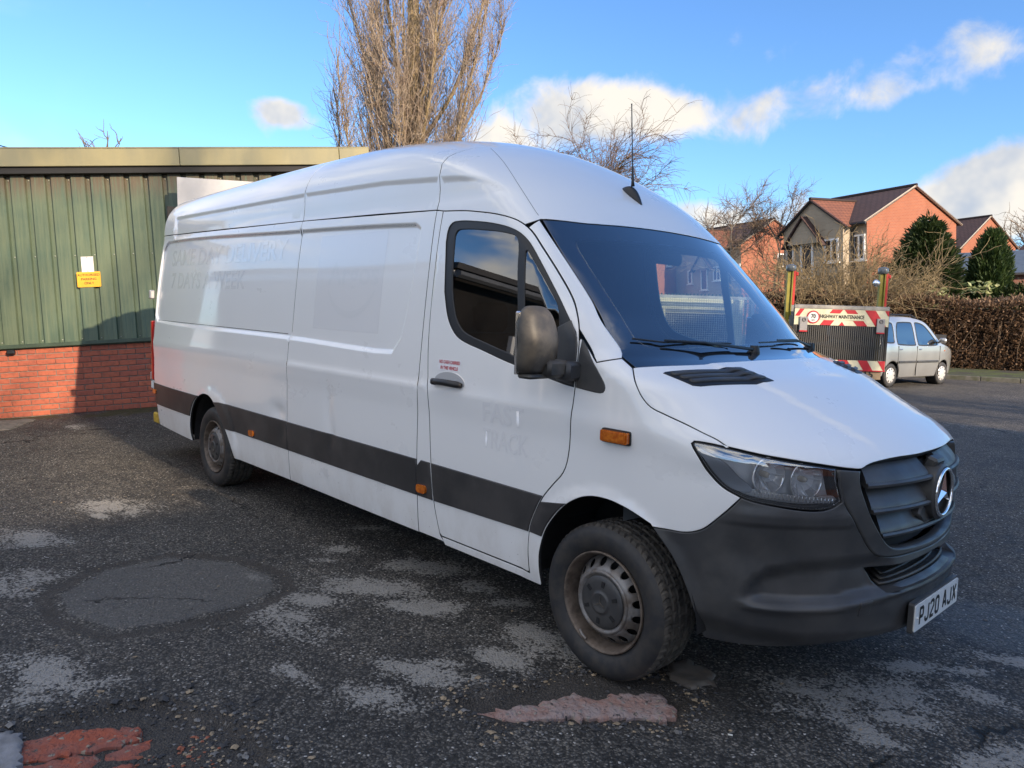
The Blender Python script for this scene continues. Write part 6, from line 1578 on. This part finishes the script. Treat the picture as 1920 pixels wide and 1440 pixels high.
# low building with a slate-grey roof
LB = thing('low_building', 'low dark brick building with a blue-grey sheet roof behind the hedge', 'building'); LB.matrix_world = house_frame((-9.9,34.2,0), math.atan2(.73,.68))
quad_uv('front_wall', [(0,0,-1),(9,0,-1),(9,0,3.55),(0,0,3.55)], DBR, LB)
quad_uv('roof', [(-.3,-.4,3.6),(9.3,-.4,3.6),(9.3,2.6,4.75),(-.3,2.6,4.75)], pmat('blue_grey_roof', (.075,.095,.125), .45, var=.2), LB, .08)
window(LB, (2.1,0,2.95), (1,0,0), .7, .9, (0,-1,0), 1); quad_uv('end_wall', [(0,4,-1),(0,0,-1),(0,0,3.55),(0,4,3.55)], DBR, LB)
b = MB(); b.tube([(-.3,-.42,3.55),(9.3,-.42,3.55)], .06, 6); b.build('gutter', GUT, LB)
# unseen houses added on the sunny side of the yard, sized to shade the front of the van
def plain_house(label, x0, x1, y0, y1, eh, rh):
    h = thing('added_shade_house', label, 'house', group='unseen houses added for shade'); xm = (x0+x1)/2
    quad_uv('front_wall', [(x0,y1,0),(x0,y0,0),(x0,y0,eh),(x0,y1,eh)], HBRK, h); quad_uv('rear_wall', [(x1,y0,0),(x1,y1,0),(x1,y1,eh),(x1,y0,eh)], HBRK, h)
    quad_uv('end_wall', [(x0,y0,0),(x1,y0,0),(x1,y0,eh),(xm,y0,rh),(x0,y0,eh)], HBRK, h); quad_uv('end_wall', [(x1,y1,0),(x0,y1,0),(x0,y1,eh),(xm,y1,rh),(x1,y1,eh)], HBRK, h)
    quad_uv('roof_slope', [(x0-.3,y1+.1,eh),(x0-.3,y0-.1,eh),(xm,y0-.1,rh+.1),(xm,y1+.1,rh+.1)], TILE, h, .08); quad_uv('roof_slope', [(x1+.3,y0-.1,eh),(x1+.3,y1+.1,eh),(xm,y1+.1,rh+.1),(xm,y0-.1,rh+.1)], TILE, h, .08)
    n = max(1, int((y1-y0)/3.2))
    for i in range(n):
        for z in (1.6, 4.4): window(h, (x0, y0+(i+.5)*(y1-y0)/n, z), (0,-1,0), 1.2, 1.3, (-1,0,0), 2)
    return h
plain_house('unseen tall brick house added across the yard to shade the nose of the van', 20.5, 27.5, -.94, 9.5, 10.0, 13.3)
plain_house('unseen lower brick house added next along to shade the foreground tarmac', 20.5, 27.5, -16.0, -.95, 8.4, 11.15)
# single-storey building behind the photographer, mirrored in the van's glass
OB = thing('brick_outbuilding', 'long single-storey dark brick outbuilding facing the side of the van', 'building')
OBM = pmat('shade_black_wall', (.013,.011,.011), .9, var=.3, vscale=6)  # near-black colour stands in for shade on the end wall
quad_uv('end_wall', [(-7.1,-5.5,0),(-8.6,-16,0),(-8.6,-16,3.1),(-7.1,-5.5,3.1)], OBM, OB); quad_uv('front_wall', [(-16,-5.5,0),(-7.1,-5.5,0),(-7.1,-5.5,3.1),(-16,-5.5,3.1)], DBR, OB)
quad_uv('roof', [(-16.2,-5.2,3.2),(-6.75,-5.2,3.2),(-8.3,-16.2,3.2),(-17.5,-16.2,3.2)], pmat('outbuilding_roof', (.05,.05,.055), .7), OB, .12)
b = MB(); b.box((-11.5,-5.19,3.06), (9.4,.05,.18)); b.build('fascia', UPVC, OB); b = MB(); b.tube([(-6.70,-5.2,3.08),(-8.24,-16,3.08)], .08, 6); b.build('gutter', pmat('grey_gutter', (.12,.13,.15), .5), OB)
for y_ in (-7.6,-11.0): window(OB, (-7.1-(-5.5-y_)*.143+.01,y_,1.6), Vector((-.141,-.99,0)), 1.1, 1.2, Vector((.99,-.141,0)), 2)
FN = thing('yard_fence', 'tall brown corrugated fence closing the yard beside the outbuilding', 'fence')
b = MB()
for i in range(150): b.box((-9.0+.2*i,-19.0,1.2), (.11,.05,2.6))
b.box((6,-19.02,1.2), (30,.02,2.55)); b.build('corrugated_sheeting', pmat('brown_fence', (.16,.11,.06), .7), FN, kind='stuff')

# ------------------------------------------------------------------ silver hatchback
CARP = pmat('silver_car_paint', (.50,.50,.49), .30, .65, coat=.8, var=.08, vscale=2)
CARG = glass_mat('car_window_glass', (.10,.13,.13), 1.52, .10)
fWc = pchip([.2,.45,.8,.98,1.1,1.55,1.66],[.755,.79,.805,.795,.765,.655,.60])
class ChCar:
    def fwd(s, uv):
        x, z = uv[:,0], uv[:,1]
        y = fWc(z)-.16*np.clip((x-2.25)/.75, 0, 1)**2.2-.10*np.clip((-.15-x)/.42, 0, 1)**2
        return np.c_[x, -y, z]
    def center(s, P): return np.c_[np.clip(P[:,0], 0, 2.2), 0*P[:,0], np.full(len(P), .8)]
C_ = ChCar()
CAR = thing('silver_hatchback', 'small silver five-door hatchback parked nose-in beside the beech hedge', 'car')
cdir = np.array([.16,.987]); cdir /= np.linalg.norm(cdir); cl_ = np.array([-cdir[1], cdir[0]])
CAR.location = (-4.72+cl_[0]*.74, 15.08+cl_[1]*.74, 0); CAR.rotation_euler = (0,0,math.atan2(cdir[1], cdir[0]))
TOP = catmull(np.array([(-.53,.50),(-.565,.75),(-.555,1.0),(-.51,1.32),(-.42,1.55),(-.25,1.645),(.4,1.675),(1.0,1.66),(1.40,1.60),(1.62,1.50),(2.02,1.17),(2.16,1.06),(2.32,1.01),(2.60,.93),(2.82,.83),(2.93,.69),(2.96,.50)]), .05)
def carch(cx): return arc(cx,.29,.335,-2,182,28)
BOT = np.concatenate([lin([(2.95,.46),(2.92,.24),(2.36+.335,.26)], .05), carch(2.36), lin([(2.0,.22),(.36,.22)], .1), carch(0), lin([(-.36,.26),(-.50,.28)], .05)])
body = np.concatenate([TOP, BOT])
W1 = catmull(np.array([(.16,1.05),(.17,1.35),(.24,1.50),(.30,1.535),(.86,1.54),(.90,1.50),(.96,1.03),(.93,1.0),(.20,1.02)]), .03, True)
W2 = catmull(np.array([(1.07,1.03),(1.03,1.49),(1.07,1.54),(1.34,1.51),(1.52,1.43),(1.92,1.10),(1.95,1.04),(1.91,1.0),(1.11,1.0)]), .03, True)
W3 = catmull(np.array([(-.36,1.10),(-.33,1.40),(-.26,1.49),(-.02,1.52),(.03,1.49),(.04,1.10),(.0,1.06),(-.32,1.07)]), .03, True)
panel('body_side', CAR, CARP, C_, clean(body, .004), [W1, W2, W3], h=.06, gap=0, bev=.03, depth=.01, mirror=True)
for q in (W1, W2, W3):
    panel('window', CAR, CARG, C_, q, h=.1, off=-.008, gap=-.004, bev=.002, depth=.004, mirror=True)
    qq = clean(q, .004); qq = qq if area2(qq) > 0 else qq[::-1]; panel('window_rubber', CAR, RUBBER, C_, inset(qq, -.012), [inset(qq, .016)], h=.05, off=-.003, gap=0, bev=.003, depth=.006, mirror=True)
nt = len(TOP); V = []; K = 11
for x_, z_ in TOP:
    w = -float(C_.fwd(np.array([[x_, z_]]))[0,1])
    for j in range(K):
        t = -1+2*j/(K-1); V.append((x_+.10*(1-t*t)*(1 if x_ > 1.5 else (-.6 if x_ < -.3 else 0)), t*(w-.004), z_+.025*(1-t*t)))
o = mesh_obj('body_top', V, [(i*K+j, (i+1)*K+j, (i+1)*K+j+1, i*K+j+1) for i in range(nt-1) for j in range(K-1)], CARP, CAR, True)
def car_patch(nm, i0, i1, t0, t1, mat, lift):
    V = []
    for x_, z_ in TOP[i0:i1]:
        w = -float(C_.fwd(np.array([[x_, z_]]))[0,1])
        for j in range(9):
            t = t0+(t1-t0)*j/8; V.append((x_+.10*(1-t*t)*(1 if x_ > 1.5 else (-.6 if x_ < -.3 else 0))+lift*(.6 if x_ > 1 else -.6), t*w, z_+.025*(1-t*t)+lift))
    n = i1-i0; mesh_obj(nm, V, [(i*9+j, (i+1)*9+j, (i+1)*9+j+1, i*9+j+1) for i in range(n-1) for j in range(8)], mat, CAR, True)
ix = lambda x: int(np.argmin(np.where(TOP[:,1] > .9, np.abs(TOP[:,0]-x), 9)))
DGL = pmat('car_dark_glass', (.015,.018,.022), .05, coat=1.0)
car_patch('windscreen', ix(1.56), ix(2.14), -.88, .88, DGL, .012)
k0 = int(np.argmin(np.abs(TOP[:40,1]-1.05))); k1 = int(np.argmin(np.abs(TOP[:40,1]-1.52))); car_patch('rear_window', k0, k1, -.8, .8, DGL, .012)
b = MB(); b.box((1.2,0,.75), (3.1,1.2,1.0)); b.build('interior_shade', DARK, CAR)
for sg in (-1,1):
    b = MB(); b.tube([(-.30,sg*.56,1.665),(.0,sg*.57,1.715),(1.0,sg*.56,1.715),(1.28,sg*.545,1.65)], .018, 6); b.build('roof_rail', RUBBER, CAR)
    for xa, xb in ((.22,.98),(1.04,2.02)):
        b = MB(); y0 = -float(C_.fwd(np.array([[xa, .60]]))[0,1]); b.box(((xa+xb)/2,sg*(y0+.008),.60), (xb-xa,.03,.055), bev=.01); b.build('door_moulding', PLASTIC, CAR)
    for xa in (.28,1.14):
        b = MB(); b.box((xa,sg*.806,.90), (.13,.03,.035), bev=.01); b.build('door_handle', CHROME, CAR)
    for xa in (1.01,.18,2.08):
        b = MB(); b.box((xa,sg*.798,.62), (.008,.02,.72)); b.build('door_gap', DARK, CAR)
    b = MB(); b.box((1.98,sg*.90,1.12), (.10,.17,.13), bev=.035); b.tube([(2.0,sg*.77,1.06),(1.98,sg*.88,1.10)], .025, 6); o = b.build('door_mirror', CARP, CAR); shade(o, 50)
    b = MB(); b.box((2.30,sg*.80,.86), (.05,.02,.03), bev=.006); b.build('side_repeater', AMBER, CAR)
    b = MB(); b.box((2.74,sg*.56,.74), (.16,.26,.16), bev=.04); b.build('headlamp', CHROME, CAR)
    b = MB(); b.box((-.545,sg*.62,1.0), (.05,.14,.34), bev=.02); b.build('tail_lamp', REDLENS, CAR)
for cx in (0, 2.36):
    for sg in (-1, 1):
        w = bpy.data.objects.new('wheel', None); link(w, CAR); w.location = (cx, sg*.745, .284); w.rotation_euler = (0,0,0 if sg < 0 else math.pi)
        b = MB(); b.lathe([(.175,.0),(.20,-.012),(.26,-.010),(.284,.012),(.284,.14),(.25,.16)], 40, 'y'); b.build('tyre', TYRE, w, True)
        b = MB(); b.lathe([(.186,.004),(.180,-.008),(.150,-.010),(.06,-.022),(.0001,-.026)], 40, 'y'); b.build('hub_cap', pmat('hub_cap_silver', (.60,.60,.60), .35, .3), w, True)
        for i in range(9):
            a = 2*math.pi*i/9; M = Matrix.Rotation(-a, 3, 'Y'); b = MB(); b.box(M @ Vector((.150,-.009,0)), (.040,.012,.030), M, bev=.004); b.build('cap_slot', DARK, w)
        b = MB(); b.lathe([(.31,.02),(.31,.25),(.0001,.25)], 20, 'y'); b.build('wheel_well', DARK, w)

# ------------------------------------------------------------------ highway maintenance truck
TK = thing('maintenance_truck', 'highway maintenance truck with red and cream chevron tail board', 'truck')
tx = np.array([1.36,1.46]); tx /= np.linalg.norm(tx); az = math.atan2(tx[1], tx[0])
TK.location = (-4.79,12.34,0); TK.rotation_euler = (0,0,az)          # local x to the right along the board, -y faces the yard
ALU = pmat('grey_aluminium_frame', (.34,.33,.31), .5, .4, col2=(.22,.21,.20), vscale=6); CREAM = pmat('cream_reflective', (.70,.66,.47), .45, var=.15, vscale=9); CRED = pmat('red_reflective', (.52,.020,.035), .4, var=.15, vscale=9); BAR = pmat('dark_grey_bars', (.055,.055,.055), .5)
TY = pmat('mustard_yellow_paint', (.30,.255,.03), .5, var=.25, vscale=5); TR = pmat('safety_red_paint', (.52,.03,.02), .45)
BW = 2.0
b = MB(); b.box((0,0,1.815), (BW,.05,.085), bev=.01); b.build('top_rail', ALU, TK)
b = MB(); b.box((BW/2-.025,.0,1.15), (.05,.05,1.25)); b.build('side_rail', RUBBER, TK); b = MB(); b.box((-BW/2+.025,.0,1.15), (.05,.05,1.25)); b.build('side_rail', RUBBER, TK)
CB_ = bpy.data.objects.new('chevron_board', None); link(CB_, TK)
b = MB(); b.box((0,-.012,1.605), (BW-.02,.03,.335)); b.build('board_face', CREAM, CB_)
def stripe(x0, z0, x1, z1, w, lo, hi):
    """red slanting band between heights lo..hi"""
    t = lambda z: x0+(x1-x0)*(z-z0)/(z1-z0); q = [(t(lo),lo),(t(lo)+w,lo),(t(hi)+w,hi),(t(hi),hi)]
    q = [(max(-BW/2+.012, min(BW/2-.012, a)), c_) for a, c_ in q]
    b = MB(); M = Matrix(((1,0,0,0),(0,0,-1,-.0285),(0,1,0,0),(0,0,0,1))); b.prism(q, 0, .003, M); b.build('red_stripe', CRED, CB_)
Zt, Zb = 1.77, 1.44
stripe(-1.10,Zb,-.88,Zt,.09,1.62,Zt); stripe(-.86,1.44,-.64,1.77,.0,1.5,1.6)
stripe(-.45,Zb,-.20,Zt,.22,1.69,Zt); stripe(-.45,Zb,-.20,Zt,.22,Zb,1.545)
stripe(.33,Zb,.05,Zt,.22,1.69,Zt); stripe(.33,Zb,.05,Zt,.22,Zb,1.545)
stripe(.72,Zb,.48,Zt,.22,Zb,Zt); stripe(1.10,Zb,.90,Zt,.2,1.66,Zt)
b = MB(); M = Matrix(((1,0,0,0),(0,0,-1,-.0285),(0,1,0,0),(0,0,0,1))); b.prism([(-.05,Zb),(.07,Zb),(.01,1.52)], 0, .003, M); b.build('red_stripe', CRED, CB_)
RB_ = bpy.data.objects.new('speed_roundel', None); link(RB_, TK); MT = Matrix(((1,0,0,0),(0,0,-1,-.034),(0,1,0,0),(0,0,0,1)))
disc = lambda r: [(r*math.cos(a)-.60, r*math.sin(a)+1.60) for a in np.linspace(0, 2*math.pi, 33)[:-1]]
b = MB(); b.prism(disc(.135), 0, .003, MT); b.build('roundel_ring', CRED, RB_); b = MB(); b.prism(disc(.108), .003, .006, MT); b.build('roundel_face', pmat('roundel_white', (.78,.78,.76), .4), RB_)
text_obj('roundel_number', '70', .115, INKBLK, RB_, MT @ Matrix.Translation((-.60,1.615,.0085)), .85, .004); text_obj('roundel_unit', 'MPH', .035, INKBLK, RB_, MT @ Matrix.Translation((-.60,1.535,.0085)), 1.0, .001)
b = MB(); b.prism([(-.46,1.555),(.47,1.555),(.47,1.68),(-.46,1.68)], .0, .001, MT); b.build('wording_strip', CREAM, RB_)
text_obj('board_wording', 'HIGHWAY MAINTENANCE', .105, INKBLK, TK, MT @ Matrix.Translation((.005,1.618,.004)), .735, .0035)
for sx in (-.80,.82):
    bx_ = bpy.data.objects.new('reflector_box', None); link(bx_, TK)
    b = MB(); b.box((sx,-.045,1.455), (.165,.03,.30), bev=.006); b.build('box_face', pmat('grey_reflector_box', (.32,.31,.31), .5), bx_); b = MB(); b.box((sx,-.050,1.305), (.165,.03,.03)); b.build('red_edge', CRED, bx_)
    b = MB(); ring = [(sx+.035*math.cos(a), -.063, 1.54+.035*math.sin(a)) for a in np.linspace(0,2*math.pi,21)]; b.tube(ring, .006, 5, False); b.tube([(sx-.02,-.063,1.53),(sx+.02,-.063,1.55)], .006, 5); b.build('hook_mark', RUBBER, bx_)
nb_ = 44
for i in range(nb_):
    x_ = -BW/2+.07+(BW-.14)*i/(nb_-1); b = MB(); b.box((x_,0,1.08), (.022,.03,.72)); b.build('bar', BAR, TK)
b = MB(); b.box((0,.012,1.08), (BW-.1,.004,.72)); b.build('bar_backing', glass_mat('smoky_mesh', (.45,.45,.45), 1.1), TK)
b = MB(); b.box((0,-.010,.615), (BW-.03,.04,.20)); o = b.build('lower_strip', CREAM, TK)
for i in range(5):
    x_ = -.86+i*.42; q = [(x_,.717),(x_+.20,.717),(x_+.33,.515),(x_+.13,.515)]; q = [(min(a, BW/2-.02), c_) for a, c_ in q]
    b = MB(); b.prism(q[::-1], 0, .003, Matrix(((1,0,0,0),(0,0,-1,-.0305),(0,1,0,0),(0,0,0,1)))); b.build('red_band', CRED, o)
b = MB(); b.box((0,-.012,.505), (BW-.02,.045,.022)); b.build('red_lip', CRED, TK)
b = MB(); b.box((.62,.02,.41), (.62,.02,.18)); b.build('number_panel', pmat('dusty_tan_panel', (.30,.22,.14), .7, var=.3), TK)
text_obj('number_lettering', '15', .20, INKBLK, TK, Matrix(((1,0,0,.66),(0,0,-1,.0075),(0,1,0,.42),(0,0,0,1))), 1.15, .006)
for sx in (-.98,.99):
    p = bpy.data.objects.new('beacon_post', None); link(p, TK)
    b = MB(); b.box((sx-.045,.35,1.55), (.075,.08,2.0)); b.build('post', TY, p)
    b = MB(); b.box((sx+.015,.33,2.12), (.022,.10,1.0)); b.build('post_edge', TY, p)
    b = MB(); b.box((sx+.055,.31,2.20), (.055,.05,.74), bev=.006); b.build('red_lamp_board', TR, p); b = MB(); b.box((sx+.105,.30,2.50), (.06,.05,.08), bev=.015); b.build('red_lamp', TR, p)
    b = MB(); b.box((sx+.06,.32,1.62), (.07,.07,.46)); b.build('actuator', ALU, p)
    b = MB(); b.lathe([(.095,2.56),(.105,2.58),(.105,2.64),(.095,2.68),(.04,2.70),(.0001,2.705)], 20, 'z', (sx-.01,.35,0)); b.build('beacon', pmat('grey_beacon_lens', (.10,.11,.115), .25, coat=.6), p, True)
b = MB(); b.lathe([(.0001,-.03),(.06,-.02),(.075,.03),(.05,.06)], 16, 'y', (.83,.28,2.36)); b.build('work_lamp', CHROME, TK, True)
b = MB(); b.box((0,1.2,.62), (1.9,2.2,.16)); b.box((0,1.2,.98), (1.9,2.2,.06)); b.build('flat_bed', BAR, TK)
for yy in (1.2,):
    for sg in (-1,1):
        b = MB(); b.lathe([(.20,-.12),(.36,-.11),(.40,-.06),(.40,.10),(.36,.12)], 28, 'x', (sg*.86,yy,.40)); b.build('truck_wheel', TYRE, TK, True)

# ------------------------------------------------------------------ cream pickup seen through the van's cab
CP = thing('cream_pickup', 'cream flatbed pickup with a mesh guard behind its cab, seen through the windscreen', 'truck')
cx_ = np.array([.94,1.03]); cx_ /= np.linalg.norm(cx_); CP.location = (-4.75,7.35,0); CP.rotation_euler = (0,0,math.atan2(cx_[1], cx_[0]))
CRP = pmat('cream_vehicle_paint', (.62,.56,.38), .35, coat=.5, var=.15, vscale=3)
def frame_box(nm, parent, mat, x0, x1, z0, z1, w, y, d_=.06):
    b = MB(); b.box(((x0+x1)/2,y,z1-w/2), (x1-x0,d_,w), bev=.015); b.box(((x0+x1)/2,y,z0+w/2), (x1-x0,d_,w), bev=.015); b.box((x0+w/2,y,(z0+z1)/2), (w,d_-.004,z1-z0-2*w)); b.box((x1-w/2,y,(z0+z1)/2), (w,d_-.004,z1-z0-2*w)); return b.build(nm, mat, parent)
frame_box('cab_back', CP, CRP, -.78,.78,.75,1.86,.20,.9,.10)
b = MB(); b.box((0,1.6,1.25), (1.5,1.3,1.1), bev=.15); b.build('cab', CRP, CP); b = MB(); b.box((0,.945,1.30), (1.2,.02,.6)); b.build('cab_window', PANE, CP)
b = MB(); b.box((0,0,.80), (1.75,1.7,.10)); b.box((0,-.85,.95), (1.75,.05,.36), bev=.01); b.build('flat_bed', CRP, CP)
mg = bpy.data.objects.new('mesh_guard', None); link(mg, CP)
for x_ in (-.86,.86):
    b = MB(); b.box((x_,.62,1.42), (.06,.06,1.20)); b.build('guard_post', ALU, mg)
b = MB(); b.box((0,.62,1.88), (1.78,.05,.05)); b.box((0,.62,1.0), (1.78,.05,.05)); b.build('guard_rail', ALU, mg)
b = MB()
for i in range(44): b.tube([(-.84+1.68*i/43,.62,1.0),(-.84+1.68*i/43,.62,1.86)], .004, 4, False)
for i in range(24): b.tube([(-.84,.615,1.0+.86*i/23),(.84,.615,1.0+.86*i/23)], .004, 4, False)
b.build('wire_mesh', ALU, mg, kind='stuff')
for yy in (-.3,1.9):
    for sg in (-1,1): b = MB(); b.lathe([(.18,-.10),(.31,-.09),(.34,-.05),(.34,.09)], 24, 'x', (sg*.72,yy,.34)); b.build('pickup_wheel', TYRE, CP, True)
b = MB(); b.box((0,.6,.50), (1.2,3.6,.2)); b.build('chassis', DARK, CP)
